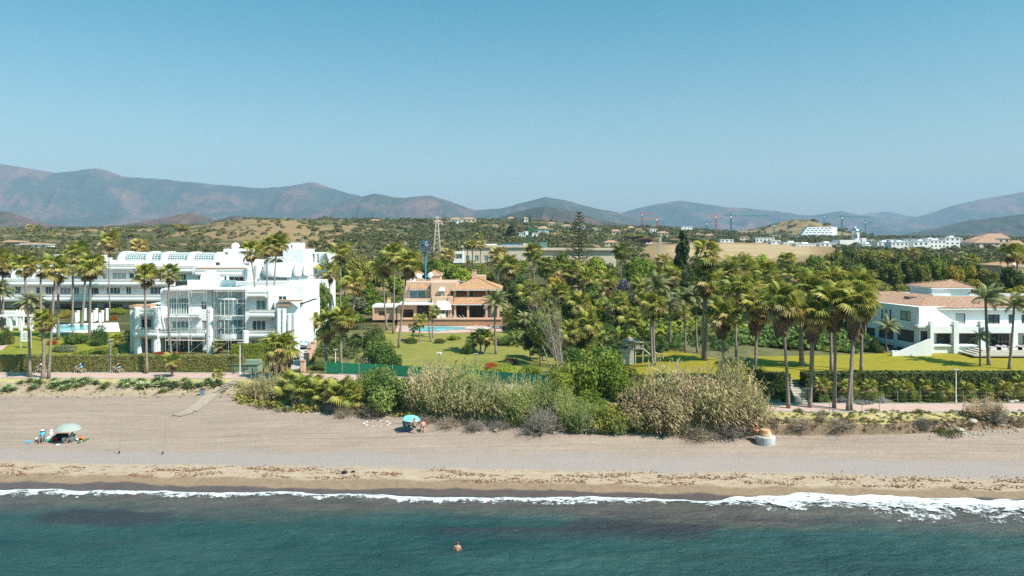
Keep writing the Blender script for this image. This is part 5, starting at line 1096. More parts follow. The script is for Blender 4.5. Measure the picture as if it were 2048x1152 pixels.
for i, (x, Yt_, w_, h_) in enumerate(((1746,690,22,9),(1762,700,18,8),(1782,680,24,10),(1800,690,20,9),(1818,670,22,11),(1836,680,20,9),(1852,660,24,12),(1872,670,18,11),(1892,650,24,13),(1915,660,20,12))):
    house(x, Yt_, w_, h_, ['rear row white house just right of the dome', 'second rear row white house right of the dome', 'third rear row white house right of the dome', 'rear row white house above mid town, left', 'rear row white house above mid town, right', 'rear row white house left of the stair turret', 'taller rear row white house near the cypress', 'narrow rear row white house beyond the cypress', 'rear row white house above the balconied block', 'last rear row white house before the stone block'][i], 'farwhite', None, 3, 8, 2, 'house', 'town_house', ybase=489)
# domed church
Y = 570.0
B = thing('church', 'white church with silver onion dome above the tree line', 'church', (wx(1705, Y), Y, wz(500, Y)))
wall(B, 'nave', 1680, Y, 1732, Y, 480, 505, [(1700,1712,488,498,1,'glass')], 'farwhite', back=14); wall(B, 'lower_nave', 1672, Y+2, 1690, Y+2, 484, 505, [], 'farwhite', back=12); pbox(B, 'side_tower', 1724, 1733, 476, 500, Y-.5, 5, 'farwhite')
MB().lathe((wx(1711, Y+5), Y+5, 0), [(2.5, wz(484, Y+5)), (2.5, wz(466, Y+5)), (2.8, wz(466, Y+5)+.1), (2.8, wz(465, Y+5))], 12).build('drum', M['farwhite'], B)
for k in range(4): MB().box(wx(1706.6+k*2.6, Y+2), wx(1707.6+k*2.6, Y+2), Y+2.2, Y+2.6, wz(477, Y+2), wz(469, Y+2)).build('drum_window', M['glass'], B)
MB().lathe((wx(1711, Y+5), Y+5, wz(465, Y+5)), [(2.7,.0),(3.1,.9),(2.9,1.9),(2.0,2.8),(.9,3.4),(.4,4.0),(.1,5.2)], 18).build('dome', mat('silver_dome', (.55,.57,.60), rough=.25, metal=.9), B, True)
# terraced white building on the knoll
Y = 1150.0
B = thing('terraced_hotel', 'white terraced building with six stacked balcony floors under the bare knoll', 'building', (wx(1640, Y), Y, wz(480, Y)))
for k in range(6):
    x0 = 1608-(5-k)*0-(k)*3.4+6; x1 = 1674; y = 454+k*4.5
    wall(B, 'storey', x0, Y-k*3+18, x1, Y-k*3+18, y, y+5, [(x0+3+j*8, x0+9+j*8, y+1.6, y+4.2, 1, 'glass') for j in range(int((x1-x0-8)/8))], 'farwhite', back=14); pbox(B, 'balcony', x0-1, x1+1, y+3.4, y+4.6, Y-k*3+15.5, 2.4, 'farwhite')
pbox(B, 'lower_wall', 1600, 1664, 480, 490, Y-2, 10, 'grey')
# peach house at the right edge
Y = 205.0
B = thing('peach_house', 'peach house with tiled roof and dish behind palms at the right edge', 'house', (wx(2040, Y), Y, float(gz(wx(2040, Y), Y))))
wall(B, 'wall', 2008, Y, 2090, Y, 531, 590, [(2012,2018,533,545,1,'darkroom')], 'cream', back=9); hiproof(B, 'roof', 2004, 2090, Y, Y+9, 531, 520, 2030, 2070, mt='tile', over=.5); wall(B, 'porch', 2017, Y-3, 2090, Y-3, 548, 590, [(2030,2044,556,566,2,'glass')], 'orange', back=3)
dish(2030, 529, Y-.6, .6, 'grey satellite dish on the wall of the peach house', .3, 'metal')

# ------------------------------------------------------------------ cranes, pylons, billboard
def crane(px, Y, ytop, ybot, jl, jr, ty, label, mt, mj=None, w_=1.5):
    P = onY(px, Y); P.z = min(P.z, wz(ybot, Y)); X = P.x; root = thing('tower_crane', label, 'crane', P, 'tower cranes beyond the town'); mm = M[mt]; zt = wz(ty, Y); h = w_/2
    m = MB(); zs = np.arange(P.z, zt, 4.0)
    for sx in (-h, h):
        for sy in (-h, h): m.bar((X+sx, Y+sy, P.z), (X+sx, Y+sy, zt), .17, 4)
    for i, z in enumerate(zs): m.bar((X-h, Y-h, z), (X+h, Y-h, z+4), .16, 4); m.bar((X+h, Y+h, z), (X-h, Y+h, z+4), .16, 4); m.bar((X-h, Y-h, z+4), (X+h, Y-h, z+4), .13, 4)
    m.build('mast', mm, root); m = MB(); z2 = wz(ytop, Y); m.bar((X, Y, zt), (X, Y, z2), .35, 4); m.build('apex', mm, root)
    xl, xr = wx(jl, Y), wx(jr, Y); sl_ = (ytop-ty)*0
    for nm, xe in (('jib', xr), ('counter_jib', xl)):
        m = MB(); 
        for dy, dz in ((-.5, 0), (.5, 0), (0, 1.1)): m.bar((X, Y+dy, zt+dz), (xe, Y+dy, zt+dz*.6), .2, 4)
        for k in range(int(abs(xe-X)/3)): xa = X+(xe-X)*k/max(1, int(abs(xe-X)/3)); xb = X+(xe-X)*(k+1)/max(1, int(abs(xe-X)/3)); m.bar((xa, Y-.5, zt), (xb, Y, zt+.9), .12, 3)
        m.build(nm, M[mj or mt], root); MB().bar((X, Y, z2), (X+(xe-X)*.65, Y, zt+.9), .09, 3).build('tie_bar', mm, root)
    s_ = -1 if abs(xl-X) < abs(xr-X) else 1; xe = xl if s_ < 0 else xr
    MB().box(xe-.9, xe+.9, Y-.8, Y+.8, zt-2.2, zt-.1).build('counterweight', M['grey'], root); MB().box(X-1.2, X+.4, Y-1.6, Y-.8, zt-2.2, zt-.2).build('cab', M['white2'], root)
M['cteal'] = plain('crane_teal', (.03,.17,.22)); M['cgreen'] = plain('crane_green', (.02,.14,.085)); M['cred'] = plain('crane_red', (.45,.06,.10)); M['corange'] = plain('crane_orange', (.60,.24,.07))
CRS = [(1284,1150,425,450,1277,1309,428,'red tower crane farthest left on the ridge, jib to the right','cred','cred'), (1314,1050,435,452,1285,1323,438,'red crane with orange jib reaching left over the ridge','cred','corange'), (1432,1050,430,464,1416,1437,433,'red crane with short orange jib left of the big teal crane','cred','corange'),
 (1462,900,424,468,1446,1538,432,'largest teal tower crane with a long jib to the right','cteal','cteal'), (1414,1200,444,460,1404,1424,446,'small teal crane left of the red one with orange jib','cteal','cteal'), (1548,1100,446,472,1543,1554,450,'small dark teal crane left of the terraced building','cteal','cteal'),
 (1614,1300,437,462,1611,1625,444,'teal crane rising left of the terraced building','cteal','cteal'), (1648,1500,429,452,1620,1662,432,'teal crane above the middle of the terraced building','cteal','cteal'), (1684,1000,430,470,1676,1740,434,'tall teal crane between the terraced building and the dome','cteal','cteal'),
 (1731,1300,438,470,1729,1744,444,'teal crane just right of the silver dome','cteal','cteal'), (1721,1700,452,468,1719,1758,455,'faint low teal crane behind the silver dome','cteal','cteal')]
for c in CRS: crane(c[0], c[1], c[2], c[3], c[4], c[5], c[6], c[7], c[8], c[9])
crane(1055, 420, 445, 490, 1050, 1108, 462, 'green tower crane standing behind the commercial building', 'cgreen', 'cgreen', 1.3)
def pylon(px, Y, ytop, wb, label, mt='metal'):
    P = onY(px, Y); root = thing('lattice_pylon', label, 'pylon', P, 'lattice pylons'); z0, z1 = P.z, wz(ytop, Y); h = z1-z0; W = lambda t: wb*Y/F/2*(1-.78*t)
    m = MB(); n_ = 9
    for a in (-1, 1):
        for c in (-1, 1): m.bar((P.x+a*W(0), Y+c*W(0), z0), (P.x+a*W(1), Y+c*W(1), z1), .13, 4)
    m.build('legs', M[mt], root); m = MB()
    for i in range(n_):
        t, u = i/n_, (i+1)/n_
        for c in (-1, 1): m.bar((P.x-W(t), Y+c*W(t), z0+h*t), (P.x+W(u), Y+c*W(u), z0+h*u), .07, 3); m.bar((P.x+W(t), Y+c*W(t), z0+h*t), (P.x-W(u), Y+c*W(u), z0+h*u), .07, 3)
    m.build('bracing', M[mt], root)
    for k in range(3): MB().bar((P.x-W(0)*1.1, Y, z0+h*(.8+.08*k)), (P.x+W(0)*1.1, Y, z0+h*(.8+.08*k)), .12, 4).build('crossarm', M[mt], root)
M['pyl'] = plain('pylon_paint', (.52,.46,.38)); pylon(874, 360, 432, 14, 'tall cream lattice pylon right of the billboard', 'pyl'); pylon(810, 420, 484, 8, 'short lattice mast left of the billboard', 'metal'); pylon(1319, 330, 474, 8, 'pale lattice mast beside the dark cone tree', 'pyl'); pylon(606, 380, 476, 3, 'thin lattice mast behind the white upper block', 'metal')
Y = 215.0; P = onY(851, Y); B = thing('billboard', 'teal pole billboard with pale two-sided hoarding above the trees', 'billboard', P)
MB().cyl(P.x, Y, P.z, wz(505, Y), .28, .28, 10).build('pole', plain('teal_pole', (.05,.28,.34), .4), B)
xa, xb, xc = wx(840.3, Y), wx(851, Y), wx(860.5, Y); za, zb = wz(503.5, Y), wz(480.5, Y)
MB().add([(xa,Y-.2,za),(xb,Y-1.3,za),(xb,Y-1.3,zb),(xa,Y-.2,zb),(xa,Y+.1,za),(xb,Y-1.0,za),(xb,Y-1.0,zb),(xa,Y+.1,zb)], [(0,1,2,3),(7,6,5,4),(0,4,5,1),(3,2,6,7),(0,3,7,4),(1,5,6,2)]).build('left_hoarding', plain('pale_poster', (.45,.52,.53)), B)
MB().add([(xb+.02,Y-1.3,za),(xc,Y+.6,za),(xc,Y+.6,zb),(xb+.02,Y-1.3,zb),(xb+.02,Y-1.0,za),(xc-.1,Y+.9,za),(xc-.1,Y+.9,zb),(xb+.02,Y-1.0,zb)], [(0,1,2,3),(7,6,5,4),(0,4,5,1),(3,2,6,7),(1,5,6,2)]).build('right_hoarding', plain('dark_poster', (.05,.05,.065)), B)
MB().bar((xa-.2, Y-.6, za-.15), (xc+.4, Y-.6, za-.15), .12, 4).build('catwalk', M['metal'], B)
m = MB()
for k, (x, y, w_, h_) in enumerate(((841.3,488.5,2,3),(843.5,489.5,1.2,2.6),(845,489.5,1.4,2.6),(847,488,.9,3.6),(848.2,488.5,1.2,3.2),(842.5,494,6.5,1.0))):
    f_ = lambda x_: Y-.2-(x_-840.3)/10.7*1.1-.03; m.add([(wx(x, Y), f_(x), wz(y+h_, Y)), (wx(x+w_, Y), f_(x+w_), wz(y+h_, Y)), (wx(x+w_, Y), f_(x+w_), wz(y, Y)), (wx(x, Y), f_(x), wz(y, Y))], [(0,1,2,3)])
m.build('lettering', plain('poster_ink', (.05,.06,.10)), B)
m = MB()
for x, y, w_, h_ in ((852,483,3.2,1.2),(852,484.2,1,7),(855.4,487.5,1,4),(853.5,491,2.8,.9)):
    f_ = lambda x_: Y-1.3+(x_-851)/9.5*1.9-.04; m.add([(wx(x, Y), f_(x), wz(y+h_, Y)), (wx(x+w_, Y), f_(x+w_), wz(y+h_, Y)), (wx(x+w_, Y), f_(x+w_), wz(y, Y)), (wx(x, Y), f_(x), wz(y, Y))], [(0,1,2,3)])
m.build('emblem', plain('poster_pale', (.35,.48,.52)), B)
# ------------------------------------------------------------------ palms: kind, base (px,py), crown (px,py), crown radius m, skirt, trunk radius, label, extra
FP = [
 ((60,754),(48,534),2.1,0,.25,'tall fan palm leftmost in the trio growing in front of the clipped hedge',{}),
 ((97,757),(111,540),2.2,0,.25,'tall leaning fan palm rightmost of the trio in front of the clipped hedge',{}),
 ((86,757),(85,645),2.0,0,.34,'short stout fan palm between the two tall palms in front of the hedge',dict(nf=40)),
 ((86,682),(82,537),2.5,0,.30,'tall fan palm behind the stout short one on the left lawn',{}),
 ((144,655),(144,512),2.7,.5,.30,'tall dark-trunked fan palm by the left garden pool',{}),
 ((117,680),(117,549),2.3,0,.34,'pale straight fan palm on the left lawn close behind the leaning one',{}),
 ((179,681),(181,537),2.8,.35,.32,'fan palm with dry lower leaves, right of the crossing pair in the left garden',{}),
 ((163,655),(171,541),2.5,.35,.33,'leaning dark fan palm, left of the crossing pair in the left garden',{}),
 ((220,625),(219,484),2.6,0,.20,'thin solitary fan palm rising against the hills beside the long white block',{}),
 ((294,747),(289,553),2.1,0,.24,'slender fan palm in front of the hedge and the left wing of the white block',{}),
 ((343,717),(338,550),2.2,0,.24,'slender fan palm before the scaffolding of the white block',{}),
 ((344,753),(345,724),1.5,0,.22,'low young fan palm on the promenade edge below the scaffolding',dict(nf=26,bow=0)),
 ((434,773),(435,752),1.0,0,.16,'tiny fan palm at the end of the agave row',dict(nf=22,bow=0)),
 ((518,694),(500,503),2.3,.25,.24,'curved fan palm left of the three before the white block right wing',dict(bow=.8)),
 ((537,686),(534,497),2.3,0,.22,'straight middle fan palm of the three before the white block right wing',{}),
 ((543,684),(553,490),2.4,0,.23,'right fan palm of the three before the white block, leaning right',{}),
 ((553,757),(560,703),3.0,1.35,.55,'squat fat fan palm with thick brown skirt beside the beach access',dict(nf=46,bow=0,dead=.2)),
 ((679,640),(680,509),2.8,.35,.26,'tallest fan palm in the clump between the white block and the apricot villa',{}),
 ((660,650),(656,545),2.9,.4,.28,'left fan palm in the clump beside the white block stepped side',{}),
 ((703,650),(707,569),3.0,.55,.28,'pale fan palm right in the clump beside the white block',{}),
 ((683,737),(684,640),2.6,.25,.32,'pale-leaved fan palm with a light trunk next to the driveway garden',dict(nf=40)),
 ((654,734),(654,652),2.5,.9,.34,'fan palm with a heavy skirt next to the driveway wall',dict(nf=38)),
 ((797,696),(815,530),2.7,.25,.26,'tall leaning fan palm standing on the villa lawn in front of its left wing',{}),
 ((786,668),(786,512),2.7,.2,.22,'fan palm behind the leaning one, left of the apricot villa',{}),
 ((774,660),(767,534),2.8,.45,.24,'dark fan palm furthest left in front of the apricot annexe',{}),
 ((1012,620),(1015,537),3.4,.7,.30,'large pale fan palm right behind the apricot villa roof',{}),
 ((1140,640),(1140,545),3.2,.95,.30,'fan palm with a long ragged skirt left of the jacaranda',{}),
 ((1175,640),(1174,556),2.3,0,.22,'fan palm with an orange upper trunk in the central garden',{}),
 ((1305,733),(1303,613),2.5,.3,.27,'fan palm beside the play tower ramp, under the orange-fruited palm',{}),
 ((1411,722),(1410,512),2.8,.6,.27,'tallest fan palm in the garden right of the play tower',{}),
 ((1406,721),(1409,566),2.9,.7,.27,'fan palm sharing its foot with the tallest one right of the play tower',{}),
 ((1473,725),(1474,585),2.6,.8,.26,'fan palm with pale top and drooping skirt behind the dry cane',{}),
 ((1447,762),(1443,634),2.6,.95,.25,'short skirted fan palm at the left end of the right-hand palm row',{}),
 ((1507,778),(1511,622),2.6,1.0,.24,'skirted fan palm, left trunk of the pair behind the dry cane',{}),
 ((1512,776),(1521,618),2.4,.9,.23,'skirted fan palm, right leaning trunk of the pair behind the dry cane',{}),
 ((1577,816),(1562,612),2.7,1.0,.26,'skirted fan palm leaning left beside the garden steps',{}),
 ((1619,815),(1625,634),2.6,1.0,.25,'skirted fan palm in front of the little garden gate',{}),
 ((1604,733),(1604,612),2.9,.7,.42,'thick-trunked fan palm on the lawn behind the steps',{}),
 ((1668,816),(1668,607),2.7,1.0,.25,'straight skirted fan palm alone right of the garden gate',{}),
 ((1695,822),(1711,616),2.7,1.15,.24,'left trunk of the leaning skirted palm pair nearest the white villa',{}),
 ((1702,821),(1719,612),2.5,1.0,.22,'right trunk of the leaning skirted palm pair nearest the white villa',{}),
 ((1622,742),(1622,580),2.8,.6,.26,'fan palm behind the gate palm, crown above it',{}),
 ((1663,742),(1664,572),2.7,.6,.26,'fan palm behind the straight skirted palm, crown above it',{}),
 ((1722,742),(1722,576),2.8,.5,.26,'fan palm behind the leaning pair, wind-swept crown beside the villa roof',{}),
 ((1148,712),(1140,668),2.3,.6,.30,'low fan palm with dry fringe above the dense shrubs in the centre',dict(bow=0)),
 ((1172,706),(1173,652),2.5,.3,.30,'low bright fan palm above the dense shrubs in the centre',dict(bow=0)),
 ((437,706),(437,692),1.3,0,.2,'small yellowish fan palm by the entrance of the white block',dict(nf=24,bow=0)),
 ((236,710),(231,683),1.5,.3,.2,'small drooping fan palm left of the white block wing',dict(nf=26)),
 ((258,702),(257,671),1.4,.2,.2,'small upright palm beside the left column of the white block',dict(nf=24)),
 ((961,708),(961,674),1.9,0,.22,'low multi-stem fan palm on the villa lawn edge, middle stem',dict(nf=30,bow=0)),
 ((969,709),(974,677),1.7,0,.2,'low fan palm on the villa lawn edge, right stem',dict(nf=26)),
 ((953,706),(946,680),1.6,0,.2,'low fan palm on the villa lawn edge, left stem',dict(nf=26)),
 ((863,684),(859,633),.9,.5,.24,'stubby palm with a dark dead head beside the villa pool',dict(nf=12,dead=.6)),
 ((866,676),(868,624),1.5,0,.2,'slim palm next to the dead-headed one beside the villa pool',dict(nf=22)),
 ((840,684),(840,643),1.6,0,.16,'young palm with several thin stems before the villa pool',dict(nf=24)),
 ((828,683),(826,655),1.2,0,.14,'smallest young palm left of the villa pool',dict(nf=20)),
 ((1440,768),(1462,742),1.9,.3,.25,'low spreading fan palm among the dry cane',dict(nf=30)),
]
for b_, t_, cr, sk, tr_, lb, ex in FP: palm('fan', b_, t_, lb, cr, sk, tr_, group='fan palms', **ex)
FF = [(279,230,(279,494),3.0,'fan palm crown showing above the glazed roof pergola'), (160,200,(161,497),2.6,'fan palm crown half hidden behind the dark-trunked one, upper left'), (5,150,(4,528),2.6,'fan palm crown cut by the left edge of the picture'), (-30,140,(-14,520),2.6,'fan palm just outside the left edge, leaves showing'),
 (896,260,(896,511),3.2,'fan palm right of the billboard'), (888,230,(888,534),2.8,'lower fan palm under the billboard'), (997,230,(997,513),3.3,'fan palm in front of the commercial building, right of its windows'), (935,290,(936,491),2.0,'thin tall palm at the left of the commercial building'), (944,288,(944,489),1.9,'second thin tall palm at the commercial building'), (962,286,(962,491),2.0,'third thin tall palm at the commercial building'),
 (1067,220,(1067,505),3.2,'fan palm with heavy skirt in front of the commercial building corner'), (1091,200,(1091,532),3.0,'fan palm between the villa and the araucaria'), (1242,230,(1242,504),3.0,'fan palm at the right end of the commercial building'), (1325,240,(1326,522),3.0,'small fan palm behind the cone tree'), (1480,175,(1480,534),3.6,'dark fan palm crown left of the bright tree'), (1530,172,(1531,550),3.5,'fan palm with pale drooping leaves in front of the bright tree'),
 (1573,220,(1574,521),3.0,'fan palm near the brown field'), (1663,190,(1664,541),2.6,'star-shaped fan palm against the dark grove'), (1450,165,(1450,545),3.2,'dark fan palm between the two tallest in the right garden'), (2016,196,(2016,507),3.4,'fan palm above the peach house, left'), (2033,198,(2034,512),3.2,'fan palm above the peach house, right'), (1768,250,(1768,514),2.6,'fan palm in the grove below the white town'), (1825,240,(1826,508),2.4,'little fan palm poking out of the grove right of the town'),
 (1120,215,(1122,560),3.0,'fan palm under the araucaria, left'), (1215,175,(1215,585),3.0,'low fan palm in the shade of the jacaranda'), (640,190,(640,533),2.8,'fan palm crown at the edge of the white stepped side'), (1940,235,(1940,520),2.4,'palm in the grove below the grey stone block'), (61,620,(61,456),3.6,'lone pair-topped palm on the far left ridge'), (73,640,(74,456),3.4,'second palm on the far left ridge'), (958,500,(958,474),3.4,'wind-blown palm on the middle slope'), (1030,520,(1030,482),3.0,'palm left of the dark araucaria on the slope'),
 (1060,150,(1060,592),2.8,'fan palm right of the arching feather palm, behind it'), (1098,140,(1096,628),2.6,'fan palm crown over the drooping cedar'), (1215,150,(1213,562),2.9,'fan palm below the jacaranda, upper left'), (1232,142,(1234,612),2.8,'fan palm above the play tower, left'), (1262,138,(1262,640),2.6,'low fan palm right behind the play tower roof'), (1284,155,(1282,585),2.9,'fan palm left of the orange-fruited palm'), (1342,160,(1340,556),3.0,'fan palm right of the orange-fruited palm, higher'), (1352,140,(1352,632),2.6,'low fan palm between play tower ramp and wind-swept palm'), (1440,150,(1438,598),2.9,'fan palm right of the tallest pair, lower crown'), (1462,165,(1460,558),3.1,'fan palm right of the tallest pair, upper crown'), (1500,155,(1500,572),3.0,'fan palm above the skirted pair'), (1548,158,(1548,578),3.0,'fan palm above the left-leaning palm'), (1590,165,(1588,556),3.1,'fan palm at the grove edge above the thick-trunked palm'), (1160,148,(1158,610),2.8,'fan palm behind the bare branches, right'), (1120,160,(1118,590),2.9,'fan palm behind the bare branches, top'), (1640,150,(1642,600),2.8,'fan palm between gate palm and straight palm, behind'), (1590,150,(1592,590),2.8,'palm crown behind the thick-trunked one'), (1690,150,(1690,592),2.8,'palm crown between the back row palms near the villa')]
for px, Y, t_, cr, lb in FF: palm('fan', (px, 0), t_, lb, cr, .45, .26, Y=Y, detail=(Y < 200), group='fan palms')
FE = [((992,709),(989,607),3.0,.26,'arching feather palm standing on the apricot villa lawn',{}), ((1310,731),(1310,573),2.7,.24,'feather palm with orange fruit bunches by the play tower',dict(fruit=True)), ((1371,705),(1366,600),2.9,.2,'wind-swept feather palm right of the play tower',dict(wind=.45)),
 ((1978,731),(1971,598),2.9,.30,'tall feather palm in front of the white villa, left of the two',dict(wind=.4)), ((2018,739),(2028,612),2.7,.24,'tall feather palm in front of the white villa, nearest the right edge',dict(wind=.4)), ((1960,733),(1960,678),1.9,.17,'small feather palm at the foot of the tall one on the villa lawn',dict(nf=20)), ((1775,703),(1776,655),2.3,.2,'young feather palm against the angled white wing',dict(nf=20)),
 ((62,645),(60,606),3.6,.45,'dark date palm on the lawn behind the left palm trunks',{}), ((0,660),(-2,585),3.4,.45,'date palm cut by the left edge',{}), ((1058,668),(1050,640),2.4,.2,'feathery cluster palm behind the lawn, right of the villa',{}), ((1340,690),(1338,612),2.6,.2,'pale feather palm behind the orange-fruited one',{}), ((1395,705),(1392,598),2.7,.2,'feather palm left of the tallest fan palm',{})]
for b_, t_, cr, tr_, lb, ex in FE: palm('feather', b_, t_, lb, cr, 0, tr_, group='feather palms', **ex)

# ------------------------------------------------------------------ trees
T = [ # px, depth, top row, half width, leaf, shape, label
 (720,205,508,30,'olive','round','tall olive-green tree behind the clump palms'), (690,215,520,26,'mid','round','green tree between the white block and the villa palms'), (750,210,520,28,'olive','round','loose yellow-green tree left of the villa roof'), (735,178,560,26,'mid','round','leafy tree in front of the yellow-green one, left of the villa'), (715,168,590,26,'grey','round','grey-green shrubby tree left of the villa annexe'), (790,200,548,22,'mid','round','tree directly behind the villa left roof'),
 (645,150,560,22,'deep','round','glossy dark tree against the white stepped wall'), (628,140,620,14,'yellow','round','yellow-leaved small tree by the stepped white wall'),
 (905,215,524,28,'bright','round','bright green tree above the villa roof, left of its chimney'), (930,205,532,24,'bright','round','bright green tree directly behind the villa chimney'), (880,220,515,18,'mid','round','tree under the billboard'), (955,220,526,20,'mid','round','tree in front of the cream commercial windows'), (985,210,545,22,'dark','tall','dark slim tree right of the villa chimney'),
 (1040,200,540,24,'deep','round','deep green tree right of the villa palms'), (1120,225,496,26,'mid','round','tree left under the araucaria'), (1195,220,508,26,'bright','round','bright tree right under the araucaria'), (1165,210,528,26,'bright','round','bright tree in front of the araucaria foot'), (1280,225,510,26,'bright','round','bright plane tree left of the cone tree'), (1262,210,530,22,'mid','round','green tree by the jacaranda'), (1345,230,520,22,'bright','round','bright tree just right of the cone tree'),
 (1240,175,560,20,'dark','tall','dark narrow tree before the jacaranda'), (1245,168,552,26,'mauve','round','jacaranda with pale purple flowers in the central garden'), (1300,190,556,26,'dark','round','dark tree behind the orange-fruited palm'), (1270,160,590,30,'dark','round','dark dense tree below the jacaranda'), (1205,160,600,30,'yellow','bush','yellow-green bamboo-like thicket in the central garden'), (1160,165,585,26,'yellow','round','yellow-green tree left of the orange-trunked palm'),
 (1075,160,575,24,'olive','round','olive tree right of the arching feather palm'), (1050,150,600,24,'deep','round','glossy tree behind the arching feather palm'), (1080,118,612,28,'mid','round','dense green tree in front of the bare grey branches'), (1085,122,640,24,'conifer','cone','drooping cedar by the lawn corner'), (1060,124,655,22,'conifer','round','dark brown-green cedar at the lawn edge'),
 (1140,150,600,24,'mid','round','green tree behind the bare grey branches'), (1250,140,620,34,'deep','bush','banana-like thicket left behind the play tower'), (1215,136,640,30,'deep','bush','broad-leaved thicket above the central shrubs'), (1320,136,636,34,'dark','bush','dark thicket behind the play tower'), (1375,140,630,34,'dark','bush','dark shaded thicket right of the play tower'), (1430,142,630,34,'dark','bush','dark thicket behind the tall palm trunks'), (1345,165,595,34,'mid','round','tree mass above the play tower'), (1440,170,590,32,'mid','round','tree behind the drooping-skirt palm'),
 (1500,165,600,30,'dark','round','dark tree behind the skirted pair'), (1560,150,625,30,'dark','bush','dark shrubs behind the lawn steps'), (1470,200,520,26,'dark','round','dark tree mass left of the bright right tree'), (1515,215,503,26,'bright','round','bright green tree at the edge of the brown field'), (1545,205,520,24,'mid','round','green tree right of the bright one by the brown field'), (1420,215,520,28,'dark','round','dark tree behind the tallest fan palm'), (1385,210,548,22,'mid','round','tree right of the cone tree foot'),
 (1660,140,640,26,'dark','round','dark tree behind the back row palms'), (1710,140,650,22,'dark','round','dark tree behind the leaning pair'), (1735,118,680,26,'deep','bush','leafy plant mass left of the villa stair'), (1752,117,675,16,'dark','bush','tall dark shrub beside the angled wing'), (1500,128,660,26,'deep','bush','green thicket behind the skirted pair trunks'), (1540,130,665,24,'dark','bush','dark hedge-like thicket behind the lawn'),
 (1845,150,574,22,'yellow','round','yellow-green tree left of the villa tower'),
 (2022,188,528,26,'dark','round','dark tree in front of the peach house'), (2050,192,536,24,'olive','round','olive tree at the right edge by the peach house'), (1235,150,590,30,'deep','round','glossy round tree left above the play tower'), (1190,145,615,30,'mid','round','green tree above the low bright palm'), (1290,150,610,30,'dark','round','dark tree right above the play tower'), (1400,155,600,32,'mid','round','green tree behind the tallest pair trunks'), (1345,150,615,30,'deep','round','glossy tree behind the play tower ramp'), (1460,150,610,30,'dark','round','dark tree behind the short skirted palm'), (1560,122,690,26,'dark','bush','dark leafy mass left of the thick palm trunk'), (1590,125,684,24,'deep','bush','leafy mass behind the thick palm trunk'), (1632,120,692,26,'deep','bush','broad-leaved bed right of the thick palm trunk'), (1665,118,700,24,'mid','bush','bright leafy bed before the low outbuilding'), (1700,117,700,24,'deep','bush','leafy bed left of the villa stair foot'), (1520,124,684,26,'mid','bush','green mass behind the skirted pair'), (1650,150,655,26,'mid','round','tree behind the low outbuilding'), (1610,150,640,28,'dark','round','shaded tree behind the thick-trunked palm'), (1580,155,620,28,'mid','round','tree behind the left-leaning palm'), (1480,135,660,28,'deep','bush','thicket behind the drooping-skirt palm trunk'), (1455,128,680,22,'mid','bush','shrub mass left of the drooping-skirt palm trunk'), (1170,128,655,30,'mid','bush','shrub mass between the cedar and the play tower'), (1140,122,690,26,'deep','bush','low glossy mass behind the tamarisk'), (1110,140,640,26,'yellow','round','yellow-green tree behind the bare branches')]
for px, Y, yt, rp, lf, shp, lb in T: tree(px, Y, yt, rp, lf, lb, 'garden trees', shp, low=.12 if shp != 'tall' else .08)
# dense grove behind the white villa
r = random.Random(11); k = 0
GV = [(1612,200,528),(1632,230,506),(1650,205,520),(1668,240,498),(1690,215,508),(1700,245,492),(1718,205,520),(1735,235,494),(1755,210,512),(1768,245,496),(1785,205,524),(1795,235,498),(1815,215,512),(1830,245,500),(1845,205,524),(1860,235,502),(1878,212,514),(1895,240,506),(1910,205,524),(1928,230,510),(1945,208,526),(1962,235,520),(1980,205,536),(1998,225,524),(1640,180,545),(1680,180,548),(1722,178,552),(1760,178,556),(1800,176,560),(1835,176,560),(1945,176,556),(1985,178,552),(2030,180,570),(1605,230,520)]
for px, Y, yt in GV:
    lf = r.choice(['dark', 'olive', 'olive', 'mid']); lf = 'yellow' if px > 1890 and Y < 215 and r.random() < .5 else lf
    tree(px, Y, yt+r.uniform(-3, 3), r.uniform(20, 27), lf, {'dark': 'dark green', 'olive': 'olive', 'mid': 'fresh green', 'yellow': 'yellow-green'}[lf]+' tree crowded in the '+('front' if Y < 190 else 'middle' if Y < 220 else 'rear')+' row of the grove behind the white villa', 'dense grove behind the white villa', 'round', low=.15)
# trees filling the middle distance
MF = [(1010,190),(1030,178),(1060,185),(1090,175),(1110,190),(1130,178),(1185,185),(1225,195),(1290,175),(1330,180),(1360,172),(1400,180),(1425,165),(1455,180),(1490,180),(1520,175),(1545,180),(1570,185),(1590,175),(1615,170),(640,205),(670,200),(1370,195),(1320,200),(1260,190),(620,250),(655,260),(700,260),(740,250),(775,245),(815,260),(845,240),(1010,245),(1035,255),(1100,245),(1150,250),(1215,250),(1300,255),(1330,260),(1365,250),(1400,255),(1440,245),(1560,255),(1590,260),(870,255),(1260,270),(960,240),(1180,240)]
for px, Y in MF: tree(px, Y, r.uniform(512, 524)+max(0, 230-Y)*.9, r.uniform(20, 28), (lf := r.choice(['mid', 'olive', 'bright', 'dark', 'yellow'] if Y < 205 else ['mid', 'olive', 'mid', 'dark'])), {'dark': 'dark green', 'olive': 'olive', 'mid': 'mid-green', 'yellow': 'yellow-green', 'bright': 'bright green'}[lf]+' tree in the '+('garden side' if Y < 205 else 'hill side')+' of the tree belt '+('left of' if px < 860 else 'behind' if px < 1010 else 'right of')+' the apricot villa', 'tree belt behind the gardens', 'round', low=.1)
for px, Y, yt, rp, lb in ((1366,190,468,40,'dark cone-shaped conifer rising above the brown field'), (745,830,434,6,'slim cypress on the left hilltop villa'), (1022,540,452,22,'tall dark araucaria-like conifer on the slope')):
    tree(px, Y, yt, rp, 'conifer', lb, None, 'cone', 'conifer', low=.04)
